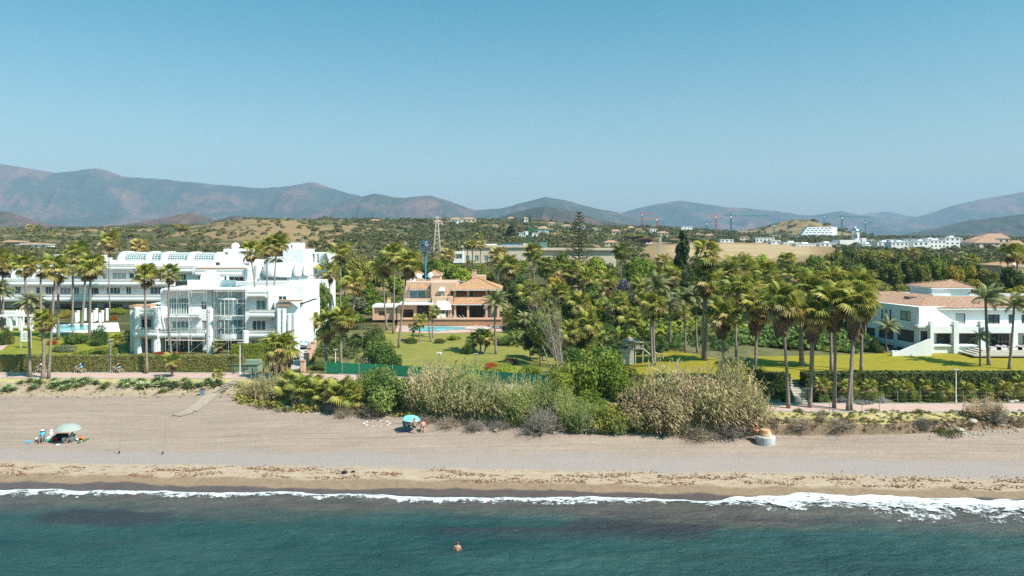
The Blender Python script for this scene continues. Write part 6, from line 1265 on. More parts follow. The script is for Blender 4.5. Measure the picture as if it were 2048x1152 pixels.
for i, (px, Y, yt) in enumerate(((1033,960,436),(1046,950,434),(1060,940,430),(1066,700,462),(1074,690,464),(1081,700,466),(1108,760,452),(1115,770,450))): tree(px, Y, yt, 2.6, 'conifer', 'slim dark cypress in the group on the middle hillside', 'cypresses on the middle hillside', 'tall', 'cypress', low=.02)
# araucaria with tiered branches
P = onY(1158, 205); B = thing('araucaria', 'tall araucaria with open tiers of branches against the sky', 'tree', P, None); H = wz(418, 205)-P.z
MB().tube([(0,0,-.2), (.05,0,H*.5), (0,0,H)], [.38,.26,.05], 8).build('trunk', M['bark'], B, True, True); rr = random.Random(3); V = []; cen = []; rad = []
bm_ = MB()
for i in range(17):
    t = i/17; z = H*(.42+.56*t); L = 4.3*(1-t)**.85+.45; nb = 7
    for j in range(nb):
        a = j*6.283/nb+i*.5+rr.uniform(-.2, .2); e = Vector((math.cos(a)*L, math.sin(a)*L, L*.30+.25)); bm_.tube([(0, 0, z), (e.x*.5, e.y*.5, z+e.z*.3), (e.x, e.y, z+e.z)], [.07, .05, .02], 4)
        for q in np.linspace(.25, 1, 5): cen.append((e.x*q, e.y*q, z+e.z*q*q+.02)); rad.append(.16+.14*L/4)
bm_.build('branches', M['bark'], B, local=True)
V, f = leaves(cen, rad, 5200, .16, 8, asp=.35); inst('crown', npmesh('crown', V, f, LEAF['conifer']), B)
# eucalyptus and hillside trees told apart on the left ridge
for px, Y, yt, rp, lf, lb in ((360,560,446,20,'olive','big round eucalyptus on the left hillside'), (317,540,455,8,'brown','thin grey tree left of the big eucalyptus'), (262,520,467,12,'olive','bushy tree on the left slope above the pergola roofs'), (725,780,438,9,'dark','round dark tree by the hilltop villa'), (690,700,458,9,'dark','dark bush-tree on the dry hillside, left'), (630,680,452,8,'olive','bush-tree on the bare crest'), (1270,640,466,26,'olive','wide eucalyptus left on the slope behind the pale mast'), (1290,600,474,22,'brown','brownish eucalyptus in front of the wide one'), (840,880,436,22,'dark','long dark clump of pines on the middle hilltop'), (1345,620,480,20,'dark','dark trees above the brown field, left'), (1385,640,474,18,'dark','dark trees above the brown field, centre'), (1430,660,478,16,'mid','trees above the brown field under the teal crane')): tree(px, Y, yt, rp, lf, lb, 'hillside trees', 'round', low=.08)

# ------------------------------------------------------------------ scrub on the hills (uncountable)
def scatter(name, pts, sizes, mt, label, per=34, sd=1, leaf=.30, asp=.7):
    g = np.random.default_rng(sd); n = len(pts); d = g.normal(size=(n, per, 3)); d /= np.linalg.norm(d, axis=2)[..., None]; d[..., 2] = np.abs(d[..., 2])*.75
    s = sizes[:, None, None]; P = pts[:, None, :]+d*s*(.6+.5*g.random((n, per, 1)))
    N = d+g.normal(size=d.shape)*.45; N /= np.linalg.norm(N, axis=2)[..., None]; t = np.cross(N, g.normal(size=N.shape)); t /= np.linalg.norm(t, axis=2)[..., None]; bt = np.cross(N, t); q = s*leaf*(.7+.6*g.random((n, per, 1)))
    V = np.stack([P-t*q, P+bt*q*asp, P+t*q, P-bt*q*asp], 2).reshape(-1, 3); o = inst(name, npmesh(name, V, np.arange(len(V)).reshape(-1, 4), mt)); return tag(o, label, 'scrub', kind='stuff')
g = np.random.default_rng(5)
def field(n, plo, phi, ylo, yhi, thr, sd, s0, s1, avoid=None):
    px = g.uniform(plo, phi, n); Yv = ylo*(yhi/ylo)**g.random(n); X = (px-HX)*Yv/F; keep = fbm(X/45, Yv/60, 4, sd) > thr
    if avoid is not None: keep &= ~avoid(px, Yv)
    X, Yv = X[keep], Yv[keep]; z = gz(X, Yv); s = g.uniform(s0, s1, len(X)); return np.stack([X, Yv, z+s*.12], 1), s*(.7+.5*np.clip((Yv-300)/600, 0, 1.6))
av = lambda px, Y: (np.abs(px-1480) < 190) & (Y > 330) & (Y < 640) | ((np.abs(px-560) < 110) & (Y > 440) & (Y < 760) & (g.random(len(px)) < .35))
for i, (lf, n, thr) in enumerate((('scrub', 4200, .42), ('scrub2', 4200, .40), ('dark', 1500, .47), ('olive', 1000, .47))):
    p_, s_z = field(n, -300, 2350, 255, 1150, thr, 40+i, 1.1, 2.7, av); scatter('hillside_scrub', p_, s_z, LEAF[lf], ['dark green scrub bushes spread over the hillsides', 'olive scrub bushes spread over the hillsides', 'fresh green scrub patches on the hillsides', 'grey-green scrub patches on the hillsides'][i], 30, 60+i, .34)
p_, s_z = field(2600, 620, 2300, 380, 1300, .30, 77, 2.0, 4.0, av); scatter('hillside_woodland', p_, s_z, LEAF['scrub'], 'dark woodland covering the middle and right hills', 40, 70, .28)
# garden understorey that reads as one mass
def under(n, plo, phi, ylo, yhi, s0, s1):
    px = g.uniform(plo, phi, n); Yv = g.uniform(ylo, yhi, n); X = (px-HX)*Yv/F; z = gz(X, Yv); s = g.uniform(s0, s1, n); return np.stack([X, Yv, z+s*.2], 1), s
for i, (n, a, c, y0, y1, s0, s1, lf, lb) in enumerate(((240,1485,1740,120,170,1.2,2.6,'deep','broad-leaved planting massed behind the right palm row'), (260,1130,1490,132,200,1.4,2.8,'mid','mid-green undergrowth massed in the central garden'), (70,1000,1130,135,160,1.0,2.0,'mid','green undergrowth between the villa lawn and the central garden'), (260,1010,1560,128,205,1.2,2.6,'dark','dark shaded undergrowth beneath the central garden trees'), (160,620,800,160,205,1.2,2.4,'mid','green undergrowth left of the apricot villa'), (200,1560,2100,150,205,1.4,2.6,'dark','dark undergrowth at the foot of the grove'), (90,1130,1480,118,130,.6,1.3,'deep','leafy ground cover around the play tower'), (120,0,640,205,250,1.2,2.2,'mid','green shrubs behind the long white block'), (70,640,770,122,150,.7,1.5,'dark','low dark shrubs between driveway and lawn'))):
    p_, s_z = under(n, a, c, y0, y1, s0, s1); p_, s_z = (p_[~((np.abs(HX+F*p_[:,0]/p_[:,1]-870) < 150) & (p_[:,1] < 175))], s_z[~((np.abs(HX+F*p_[:,0]/p_[:,1]-870) < 150) & (p_[:,1] < 175))]); scatter('undergrowth', p_, s_z, LEAF[lf], lb, 70, 90+i, .2)
# ------------------------------------------------------------------ hedges and shore vegetation
X0 = [-78+ k*3.0 for k in range(13)]+[-40.8]
hedge('clipped_hedge', [(x, float(Ypa(x))+3.3) for x in X0], 1.5, 2.45, 'long clipped olive-green hedge along the promenade before the white block', dens=70, size=.11)
M['hedge2'] = mat('fresh_hedge', (.12,.15,.018), (.20,.21,.03), 4, .7, tr=.1, lo=.3, hi=.7); M['hedge3'] = mat('dark_hedge', (.05,.07,.018), (.10,.115,.03), 3, .7, tr=.1)
a, c = onY(462, 120.5), onY(560, 123); hedge('clipped_hedge', [(a.x, a.y), (c.x, c.y)], 3.4, 2.75, 'tall bright green hedge right of the gate, behind the green tank', M['hedge2'], 70, .12, sd=5)
a, c = onY(160, 117.5), onY(219, 123); hedge('clipped_hedge', [(a.x, a.y), (c.x, c.y)], 3.2, 2.0, 'low flat-topped wedge hedge on the left lawn beside the white wing', M['hedge2'], 70, .12, sd=6)
for px, lb in ((291, 'clipped dome bush left under the balcony of the white block'), (386, 'clipped dome bush right under the scaffolded balcony')):
    o = shrub(px, 0, 13, 27, 'bright', lb, None, 'dome_bush', Y=122)
for px, py, lf, h_, w_, lb in ((120,702,'mid',14,40,'mid-green garden shrub right of the white board'), (150,688,'deep',28,56,'large glossy round bush behind the wedge hedge'), (104,690,'red',12,22,'orange-red flowering bush on the left lawn'), (133,704,'grey',16,46,'grey-green shrub before the glossy bush'), (200,690,'deep',44,46,'upright bird-of-paradise clump left of the white wing'), (97,632,'pink',10,22,'bright pink bougainvillea behind the stout palm'), (228,640,'red',10,20,'orange flowering bush near the rightmost garden column'), (40,636,'yellow',18,60,'yellow-green hedge bush behind the white pergola'), (132,636,'yellow',18,36,'yellow-green bush beneath the rear balconies'), (160,640,'bright',16,30,'bright bush by the dark palm trunks'), (290,590,'deep',10,60,'plants trailing over the wing roof terrace'), (236,628,'mid',14,40,'green bushes at the foot of the long white block'), (10,690,'dark',40,34,'dark shrub at the left edge of the lawn'),
 (318,708,'red',6,24,'orange flowers below the left scaffolding'), (352,708,'red',6,24,'orange flowers below the right scaffolding'), (628,722,'yellow',12,14,'yellow flowers on the driveway wall'), (640,738,'deep',18,50,'dark green shrub at the foot of the skirted driveway palm'), (668,736,'mid',20,40,'garden shrub between the two driveway palms'), (712,742,'bright',18,50,'bright shrub with yellow blossom before the lawn corner'), (762,742,'bright',16,60,'bright low hedge shrub along the green fence, left'), (820,744,'bright',14,70,'bright low hedge shrub along the green fence, second'), (930,744,'bright',16,70,'bright low hedge shrub under the lawn camera pole'), (1010,748,'bright',24,70,'bright green shrub along the green fence, right'), (1060,750,'mid',22,60,'green shrub right end of the green fence'), (985,738,'red',14,40,'red flowering bed behind the green fence'), (1020,728,'brown',16,40,'brownish flower bed right of the feather palm'), (764,735,'deep',70,74,'dark yucca-like bush at the left of the villa lawn'), (748,700,'dark',54,50,'dark glossy bush left of the villa lawn'), (776,738,'deep',42,62,'round glossy bush at the lawn corner'), (730,735,'grey',34,44,'grey-leaved small tree by the lawn corner'), (908,680,'mid',12,30,'small bush on the villa lawn, left of the lounger'), (1010,690,'deep',22,46,'bush right of the feather palm on the lawn'), (880,686,'dark',10,30,'cycad clump beside the pool palms'), (822,686,'dark',12,34,'spiky clump before the young pool palms'), (935,708,'deep',26,30,'dark bush beside the low multi-stem palm')): shrub(px, py, h_, w_, lf, lb, 'garden shrubs')
for px, py, rr_, k, lb in ((612,800,2.6,34,'bushy dwarf fan palm at the top of the boulders'), (580,795,2.2,28,'dwarf fan palm left of the bushy one above the dry grass'), (640,806,2.2,26,'dwarf fan palm with dark leaves between two bigger ones'), (684,812,2.7,34,'yellowing dwarf fan palm left of the dense green shrub'), (706,818,2.2,28,'dry-leaved dwarf fan palm under the dense green shrub'), (1512,770,1.6,22,'dwarf fan palm at the foot of the skirted pair'), (660,800,2.0,26,'dwarf fan palm tucked behind the yellowing one')):
    P = gnd(px, py); t_ = HY+(CH-P.z-1.1)*F/P.y; palm('fan', (px, py), (px, t_), lb, rr_, 0, .3, nf=k, group='dwarf fan palms', wind=.1, name='dwarf_fan_palm', bow=0, dead=.2)
SHB = [(905,822,62,70,'deep','dark green bush breaking through the straw cane'), (975,826,52,60,'mid','green bush between the straw and the green cane'), (1090,822,70,80,'dark','dark bush behind the fallen branch'), (1130,780,66,90,'mid','green shrub rising behind the fence end'), (1262,790,60,80,'dark','dark shrub left behind the dry cane'), (1075,848,34,60,'deep','low dark bush under the green cane'), (1325,848,52,70,'olive','olive bush within the dry cane, left part'), (700,806,60,70,'olive','olive shrub between the dwarf palms and the dense dome'), (850,800,50,70,'grey','grey-green shrub behind the straw cane, left'), (760,796,70,90,'deep','shrub crest behind the dense dome'), (1105,806,50,60,'olive','olive shrub at the right end of the green fence'), (1290,812,64,80,'olive','feathery bush at the left flank of the dry cane'), (775,815,88,130,'deep','dense grey-green shrub dome in the middle of the shore thicket'), (730,800,60,70,'deep','shrub shoulder left of the dense dome'), (820,812,64,76,'grey','shrub shoulder right of the dense dome'), (1195,790,106,136,'mid','big feathery tamarisk in front of the play tower'), (1150,790,60,96,'mid','tamarisk left of the big feathery one'), (1240,800,70,80,'mid','tamarisk right of the big feathery one'), (1180,826,48,90,'mid','low tamarisk below the big one'), (1130,812,40,60,'mid','green shrub beside the fallen branch'), (1210,860,54,100,'olive','yellow-green tamarisk at the foot of the thicket'), (1170,862,36,70,'grey','pale shrub left of the foot tamarisk'), (1262,836,60,80,'mid','shrub between the tamarisk and the dry cane'), (870,834,26,60,'grey','scrubby bush behind the turquoise parasol'), (905,838,26,50,'olive','olive scrub right of the turquoise parasol'), (1030,840,34,50,'mid','green bush in front of the green cane'), (1285,862,18,50,'olive','low olive bush at the driftwood roots')]
for px, py, h_, w_, lf, lb in SHB: shrub(px, py, h_, w_, lf, lb, 'shore shrubs')
r = random.Random(21)
def stand(lst, k, lab, grp, tilt=(0, .12)):
    n_ = len(lst)
    for i, (px, py, h_, w_) in enumerate(lst): reeds(px, py, h_, w_, k if isinstance(k, str) else r.choice(k), lab, grp, tilt=(tilt[0]+r.uniform(-.08, .08), tilt[1]+r.uniform(-.1, .1)))
stand([(835,820,80,70),(858,828,60,64),(880,834,70,70),(905,838,58,66),(930,840,76,70),(955,842,62,66),(868,812,84,70),(895,812,80,70),(920,815,88,70),(945,818,84,70),(968,828,70,60),(848,806,80,64),(985,815,66,60),(905,800,72,66),(935,800,74,66),(870,798,72,66)], ['green', 'tan', 'green', 'tan'], 'straw-coloured giant cane in the stand behind the turquoise parasol', 'straw cane stand', (0, .05))
stand([(975,846,64,56),(1000,848,76,60),(1025,850,82,62),(1050,848,86,64),(1075,842,84,60),(1095,835,78,56),(1010,830,70,60),(1040,826,72,60),(1068,824,70,60),(985,828,60,50)], ['green', 'green', 'tan'], 'fresh green giant cane in the leaning stand in the middle', 'green cane stand', (0, -.15))
stand([(1130,858,60,54),(1152,864,56,50),(1236,868,40,44),(1120,840,66,54),(1170,848,50,46)], ['green'], 'green cane tuft at the foot of the tamarisks', 'cane tufts under the tamarisks', (0, .1))
stand([(1421, 855, 99, 90), (1449, 860, 62, 75), (1497, 853, 74, 64), (1385, 842, 113, 78), (1278, 842, 64, 89), (1455, 840, 115, 64), (1420, 839, 93, 88), (1324, 842, 117, 88), (1343, 861, 77, 82), (1323, 860, 77, 91), (1485, 844, 78, 65), (1309, 838, 89, 79), (1276, 854, 52, 70), (1467, 848, 80, 75), (1441, 837, 133, 61), (1451, 858, 64, 85), (1361, 851, 78, 61), (1318, 861, 61, 84), (1493, 860, 54, 71), (1398, 856, 76, 84), (1462, 858, 61, 90), (1296, 845, 83, 89), (1355, 860, 81, 70), (1349, 841, 92, 65), (1437, 862, 66, 62), (1507, 850, 58, 68), (1415, 857, 84, 73), (1288, 860, 47, 76), (1472, 839, 104, 90), (1423, 856, 74, 74)], ['tan', 'dry', 'dry', 'tan', 'tan'], 'tall dry brown giant cane in the big stand left of the palm row', 'dry cane stand', (0, .12))
stand([(515,790,38,60),(535,796,42,60),(556,798,46,60),(545,785,40,60)], ['tan'], 'coarse wind-bent grass clump beside the beach access', 'coarse grass by the access', (0, -.45))
stand([(1958,834,40,56),(1985,836,42,52)], ['dry'], 'dry tussock on the right end of the earth bank', 'dry tussocks on the bank', (0, -.3))
for px, py, h_, w_, k, lb in ((1082,862,52,112,0,'grey dead bush under the fallen branch at the thicket foot'), (1990,842,40,60,0,'grey dead bush on the right earth bank'), (1400,876,34,110,2,'tangle of dead cane stems below the dry cane'), (1460,872,36,100,0,'grey tangle of dry stems at the right of the dry cane'), (1000,858,22,60,0,'grey twigs at the foot of the green cane'), (900,852,24,90,2,'dead branches behind the seated person'), (850,846,20,60,2,'dead branches left behind the parasol'), (745,832,30,80,2,'brown dead leaves under the dense shrub dome'), (690,834,26,60,2,'dry leaf litter under the yellowing dwarf palm'), (1845,856,26,34,1,'dark dead shrub hanging on the earth bank'), (1640,842,22,36,2,'dry bush in front of the gate palm'), (950,860,24,60,0,'grey twig heap right of the seated person'), (1540,846,20,60,2,'hanging roots at the bank edge'), (1600,852,18,80,2,'hanging dry roots along the bank, middle'), (1680,852,18,80,2,'hanging dry roots along the bank, right')): brush(px, py, h_, w_, lb, k, group='dead brush heaps')
# driftwood and fallen branches
def log(pts, r0, label, mt='drift', name='driftwood', par=None):
    P = [gnd(px, py)+Vector((0, 0, z)) for px, py, z in pts]; o = MB().tube(P, [r0*(1-.7*i/(len(P)-1)) for i in range(len(P))], 6).build(name, M[mt]); return tag(o, label, 'driftwood', 'driftwood')
log([(1020,815,1.9),(1040,835,1.5),(1062,850,1.0),(1085,860,.5)], .16, 'thick fallen branch leaning out of the green cane', 'twig')
log([(1035,832,1.5),(1065,840,1.3),(1090,846,.9)], .07, 'thin side branch beside the fallen one', 'twig')
RT = ['longest bleached root', 'curved bleached root', 'forked bleached root', 'thin bleached root', 'short bleached root', 'split bleached root', 'pale straight root', 'crooked pale root', 'slim pale root', 'flat pale root', 'stubby pale root', 'last pale root']
for i in range(12): x = 1325+i*4; log([(x+20, 856, .9), (x+4+r.uniform(-4, 4), 868, .5), (x-12+r.uniform(-8, 8), 878+r.uniform(-3, 4), .05)], .07, RT[i] + ' fanning out from the dry cane onto the sand')
log([(935,866,.1),(948,862,.1),(968,859,.1)], .09, 'grey pole lying on the sand edge right of the seated person', 'twig'); log([(784,846,.05),(812,847,.05)], .06, 'thin stick lying left of the turquoise parasol'); log([(934,836,.1),(937,855,.0)], .14, 'upright stump in the bank right of the seated person')
# boulders
BL = [(556,812,14,'pale boulder at the left end of the rock row'), (567,808,16,'pale boulder behind the left end of the rock row'), (575,816,12,'small boulder second in the rock row'), (590,812,9,'grey stone in the rock row'), (618,814,16,'round boulder right in the rock row under the dwarf palms'), (600,814,10,'middle boulder in the rock row'), (1919,862,18,'big pale boulder on the slope at the right bank'), (1945,845,20,'brown boulder under the dry tussock'), (1928,868,10,'flat pale rock at the foot of the right bank'), (2022,806,14,'boulder pair left by the right fence end'), (2032,804,12,'boulder pair right by the right fence end'), (992,862,12,'grey rock at the thicket foot'), (1480,868,12,'stone near the concrete drain left side'), (1632,800,10,'pale rock under the fence left of the gate palm'), (1650,800,9,'pale rock right of the gate palm'), (1895,850,10,'small rock on the bank slope'), (1970,856,9,'small grey rock right of the brown boulder'), (2004,852,12,'dark rock at the right bank end'), (1760,834,14,'grey stone heap on the bank edge grass')]
for px, py, w_, lb in BL: rock(px, py, w_, lb, 'boulders')
st = MB(); rr = random.Random(8)                                            # stones too small to pick apart
for i in range(420):
    z_ = rr.random(); px = rr.choice([rr.uniform(1860, 2040), rr.uniform(960, 1300), rr.uniform(1300, 1520), rr.uniform(560, 720)]); P = gnd(px, float(np.interp(px, [480,640,800,1000,1100,1300,1500,1800,1900,2048], [806,828,838,858,864,872,874,872,872,858]))+rr.gauss(0, 4)); s = rr.uniform(.05, .16); st.lathe((P.x, P.y, P.z+s*.3), [(s*.3,-s*.6),(s,-.1*s),(s*.7,s*.5),(s*.1,s*.6)], 5, rr.uniform(0, 6))
tag(st.build('shingle', M['stone']), 'loose stones scattered along the foot of the bank', 'stones', kind='stuff')
# ring of stones on the sand
rn = thing('stone_ring', 'ring of small white stones laid on the sand left of the turquoise parasol', 'stones', gnd(754, 850)); 
for i in range(30):
    a = i/30*6.283; P = gnd(754+25*math.cos(a)+rr.uniform(-1.5, 1.5), 848+6*math.sin(a)); s = rr.uniform(.07, .14); MB().lathe((P.x, P.y, P.z+.03), [(s*.4,-.05),(s,.02),(s*.6,.1),(s*.1,.12)], 5).build('stone', M['stone'] if i % 3 else M['white2'], rn)
for px, py, h_, w_, lb in ((735,828,16,40,'rounded green grass tuft right of the rock row'), (705,826,18,44,'green grass tuft beside the rock row'), (672,826,14,32,'green grass tuft at the rock row, right of the round boulder'), (636,822,12,28,'small grass tuft in front of the round boulder'), (540,812,12,60,'flat creeping plant at the beach access corner'), (570,820,10,40,'creeping plant before the rocks'), (328,784,14,20,'solitary grass tuft on the left dune'), (1900,868,14,50,'yellow-green weeds at the foot of the right bank'), (1880,862,12,40,'weeds left of the pale boulder'), (1836,826,14,20,'spiky tuft on the right verge'), (1598,824,12,20,'agave-like tuft on the verge by the gate palm'), (1645,830,14,22,'spiky tuft right of the dry bush'), (1676,832,10,18,'small spiky tuft by the straight palm')):
    P = gnd(px, py); s = P.y/F; tag(inst('grass_tuft', GRS[px % 2], None, P, (0,0,px % 6), (w_*s/1.6, w_*s/1.9, h_*s)), lb, 'grass', 'grass tufts')
P = gnd(1745, 823); MB()
tag(inst('mown_heap', GRS[0], None, P, (0,0,1), (.9, .9, .55)), 'round brown clipped tussock on the right verge', 'grass')
# agaves on the left dune
na = 0
for i in range(62):
    px = r.uniform(100, 440) if i > 10 else r.uniform(0, 110); q = r.random(); py = 763+q*14 if px > 150 else 763+q*20; P = gnd(px, py); s = r.uniform(1.0, 1.6)
    tag(inst('agave', AGA[i % 3], None, P, (r.uniform(-.15,.15), r.uniform(-.15,.15), r.uniform(0, 6)), (s, s, s*.95)), 'spiky blue-green agave in the row along the left dune edge', 'agave', 'agaves along the left dune')
# sparse creeping plants on the left dune
px = g.uniform(0, 470, 260); py = g.uniform(766, 796, 260); pts = np.array([gnd(a, c) for a, c in zip(px, py)]); scatter('dune_creeper', pts, g.uniform(.08, .22, 260), LEAF['olive'], 'low brown and green creepers scattered over the left dune', 20, 31, .35)
px = g.uniform(1500, 2060, 420); py = g.uniform(822, 846, 420); pts = np.array([gnd(a, c) for a, c in zip(px, py)]); scatter('verge_grass', pts, g.uniform(.10, .28, 420), M['grass'], 'patchy grass along the top of the right earth bank', 18, 33, .4)
px = g.uniform(1500, 2060, 260); pts = np.array([onY(a, 0+float(Yto(wx(a, 84)))+g.uniform(.2, 1.4)) for a in px]); pts[:, 2] = np.maximum(pts[:, 2], 2.2)+g.uniform(-.2, .5, 260); scatter('bank_roots', pts, g.uniform(.15, .4, 260), LEAF['brown'], 'dark dry roots and weeds hanging on the eroded bank face', 18, 35, .5, .25)
px = g.uniform(480, 1520, 700); pts = np.array([onY(a, float(Yto(wx(a, 88)))+g.uniform(.5, 8)) for a in px]); scatter('thicket_undergrowth', pts, g.uniform(.4, 1.1, 700), LEAF['olive'], 'tangled undergrowth filling the shore thicket', 40, 37, .22)
# wrack: brown weed on the berm
gx = g.uniform(-62, 62, 9000); gy = 3.0+np.abs(g.normal(0, 1, 9000))*.5+np.where(g.random(9000) < .45, 0, 1.3)+(fbm(gx/4, gx*0, 3, 4)-.45)*2.0; Yv = Ysh(gx)+gy; keep = fbm(gx/2.6, Yv/1.2, 3, 12) > .43; gx, Yv = gx[keep], Yv[keep]; zz = gz(gx, Yv)+sandb(gx, Yv)
M['wrack'] = mat('dry_seaweed', (.28,.13,.06), (.17,.08,.045), 2, .95); scatter('seaweed_wrack', np.stack([gx, Yv, zz+.01], 1), g.uniform(.03, .095, len(gx)), M['wrack'], 'line of dry brown seaweed along the berm', 7, 39, .8, .3)
# right garden slope: shrubs, dwarf palms, hedge
xs = [wx(p_, 100) for p_ in (1592, 1650, 1720, 1800, 1880, 1960, 2040, 2120)]
hedge('garden_hedge', [(x, float(Ypa(x))+6.6) for x in np.linspace(wx(1602, 97), wx(2110, 97), 10)], 2.0, 1.9, 'long dark green hedge along the front of the white villa lawn', M['hedge3'], 45, .16, sd=9)
hedge('garden_hedge', [(x, float(Ypa(x))+6.4) for x in np.linspace(wx(1508, 97), wx(1570, 97), 3)], 2.0, 1.9, 'short dark hedge left of the garden steps', M['hedge3'], 45, .16, sd=10)
kinds = ['dark', 'olive', 'mid', 'dark', 'olive', 'deep']
for i in range(46):
    px = 1512+ (i*12.1) % 545; 
    if 1575 < px < 1612: continue
    Yv = float(Ypa(wx(px, 95)))+2.9+r.random()*2.6; shrub(px, 0, r.uniform(14, 30), r.uniform(28, 46), kinds[i % 6], {'dark': 'dark', 'olive': 'olive', 'mid': 'mid-green', 'deep': 'glossy green'}[kinds[i % 6]]+' shrub on the planted slope '+('left of the garden steps' if px < 1590 else 'between the garden steps and the leaning palm pair' if px < 1710 else 'between the leaning palm pair and the promenade lamp' if px < 1912 else 'right of the promenade lamp'), 'slope shrubs', Y=Yv)
for i, px in enumerate((1555,1640,1700,1740,1792,1815,1850,1890,1932,1975,2010,2040)):
    Yv = float(Ypa(wx(px, 95)))+3.4+r.random()*1.6; P = onY(px, Yv); h_ = r.uniform(1.0, 2.0); palm('fan', (px, 0), (px+r.uniform(-4, 4), HY+(CH-P.z-h_)*F/Yv), ['young fan palm left of the garden steps','young fan palm right of the garden gate','young fan palm behind the straight skirted palm','young fan palm in the slope planting right of the leaning pair','young fan palm near the two thin stakes','young fan palm above the tussock heap','young fan palm left of the promenade lamp, farther','young fan palm next to the promenade lamp, left','young fan palm right of the promenade lamp','young fan palm above the dry tussocks','young fan palm near the boulder pair','young fan palm at the right end of the slope'][i], 1.25, 0, .13, nf=20, group='young fan palms on the slope', Y=Yv, bow=0, wind=.1)
for px, w_, lb in ((1542,46,'silver-leaved cushion plant left of the steps'), (1590,30,'silver cushion plant right beside the steps'), (1682,30,'silver cushion plant by the straight palm'), (1725,60,'wide silver cushion plant behind the leaning pair'), (1760,40,'silver cushion plant right of the leaning pair')): shrub(px, 0, 13, w_, 'silver', lb, 'silver cushion plants', Y=float(Ypa(wx(px, 92)))+3.0)
# bare grey tree in the central garden
P = gnd(1120, 735); B = thing('bare_tree', 'bare grey leaning branches fanning out in the central garden', 'tree', P); m = MB(); rr = random.Random(9); s = P.y/F
tw = MB()
for i in range(34):
    x, z = rr.uniform(-10, 44)*-1*s, rr.uniform(60, 165)*s; tp = Vector((x*1.2-12*s, rr.uniform(-2, 4), z)); md = tp*.5+Vector((6*s, 0, 0)); m.tube([(rr.uniform(-6, 10)*s, rr.uniform(-.5, 2), 0), md, tp], [.05, .03, .010], 4, False)
    for k in range(14): q = md.lerp(tp, rr.random()); tw.tube([q, q+Vector((rr.uniform(-1.3, .3), rr.uniform(-.5, .5), rr.uniform(.3, 1.2)))], [.02, .006], 3, False)
m.build('trunk', M['twig'], B, local=True); o = tw.build('twigs', M['twig'], B, local=True); o['kind'] = 'stuff'
for i, (xa, ya, xb, yb) in enumerate(((1116,738,1094,600),(1108,745,1085,690),(1125,742,1118,650))):
    P = gnd(xa, ya); tag(MB().tube([P, at((xa+xb)/2-2, (ya+yb)/2, P.y), at(xb, yb, P.y)], [.16, .12, .05], 6).build('dead_tree', M['twig']), ['tall bare pale trunk beside the drooping cedar', 'short leaning bare trunk above the fence corner', 'bare trunk right of the drooping cedar'][i], 'dead tree', 'bare trunks')
# ------------------------------------------------------------------ street furniture and fences
def lamp(px, py, ytop, label, mt='white2'):
    P = gnd(px, py); h = wz(ytop, P.y)-P.z; o = thing('street_lamp', label, 'lamp', P, 'promenade lamps')
    MB().lathe((0,0,0), [(.12,-.1),(.12,.25),(.07,.3),(.055,h-.1),(.05,h)], 8).build('pole', M[mt], o, local=True); MB().box(-.32, .32, -.16, .16, h, h+.10).box(-.12, .12, -.06, .06, h-.08, h+.02).build('lamp_head', M['grey'], o, local=True); MB().box(-.28, .28, -.13, .13, h-.02, h-.004).build('diffuser', M['white2'], o, local=True)
lamp(221, 745, 680, 'white lamp post between the two cyclists', 'metal'); lamp(480, 748, 686, 'white lamp post in front of the green tank'); lamp(671, 746, 700, 'slim lamp post behind the green fence, left'); lamp(952, 752, 708, 'slim lamp post behind the green fence, right', 'metal'); lamp(1912, 806, 740, 'slim lamp post on the path before the white villa')
P = gnd(878, 742); o = thing('camera_pole', 'grey pole with two white cameras on the villa lawn edge', 'pole', P); h = wz(706, P.y)-P.z
MB().cyl(0, 0, -.1, h, .09, .07, 8).build('pole', M['metal'], o, local=True)
for s in (-1, 1): MB().obox((s*.22, -.1, h+.02), (.2, .09, .09), rz=s*.3, ry=.2).build('camera', M['white2'], o, local=True)
# green mesh fence
M['mesh'] = mat('green_mesh', (.012,.16,.085), (.02,.20,.11), 3, .6); xs = list(np.arange(-28, 6.1, 2.6)); P = Vector((xs[0], float(Ypa(xs[0]))+2.6, 3.3)); B = thing('mesh_fence', 'bright green mesh fence along the back of the path behind the thicket', 'fence', P)
for i, x in enumerate(xs):
    y = float(Ypa(x))+2.6; z = float(gz(x, y)); MB().cyl(x, y, z-.2, z+1.75, .04, .04, 6).build('post', M['metal'], B)
    if i < len(xs)-1: x2 = xs[i+1]; y2 = float(Ypa(x2))+2.6; z2 = float(gz(x2, y2)); MB().add([(x+.04,y,z+.05),(x2-.04,y2,z2+.05),(x2-.04,y2,z2+1.65),(x+.04,y,z+1.65),(x+.04,y+.03,z+.05),(x2-.04,y2+.03,z2+.05),(x2-.04,y2+.03,z2+1.65),(x+.04,y+.03,z+1.65)], [(0,1,2,3),(7,6,5,4),(3,2,6,7)]).build('mesh_panel', M['mesh'], B)
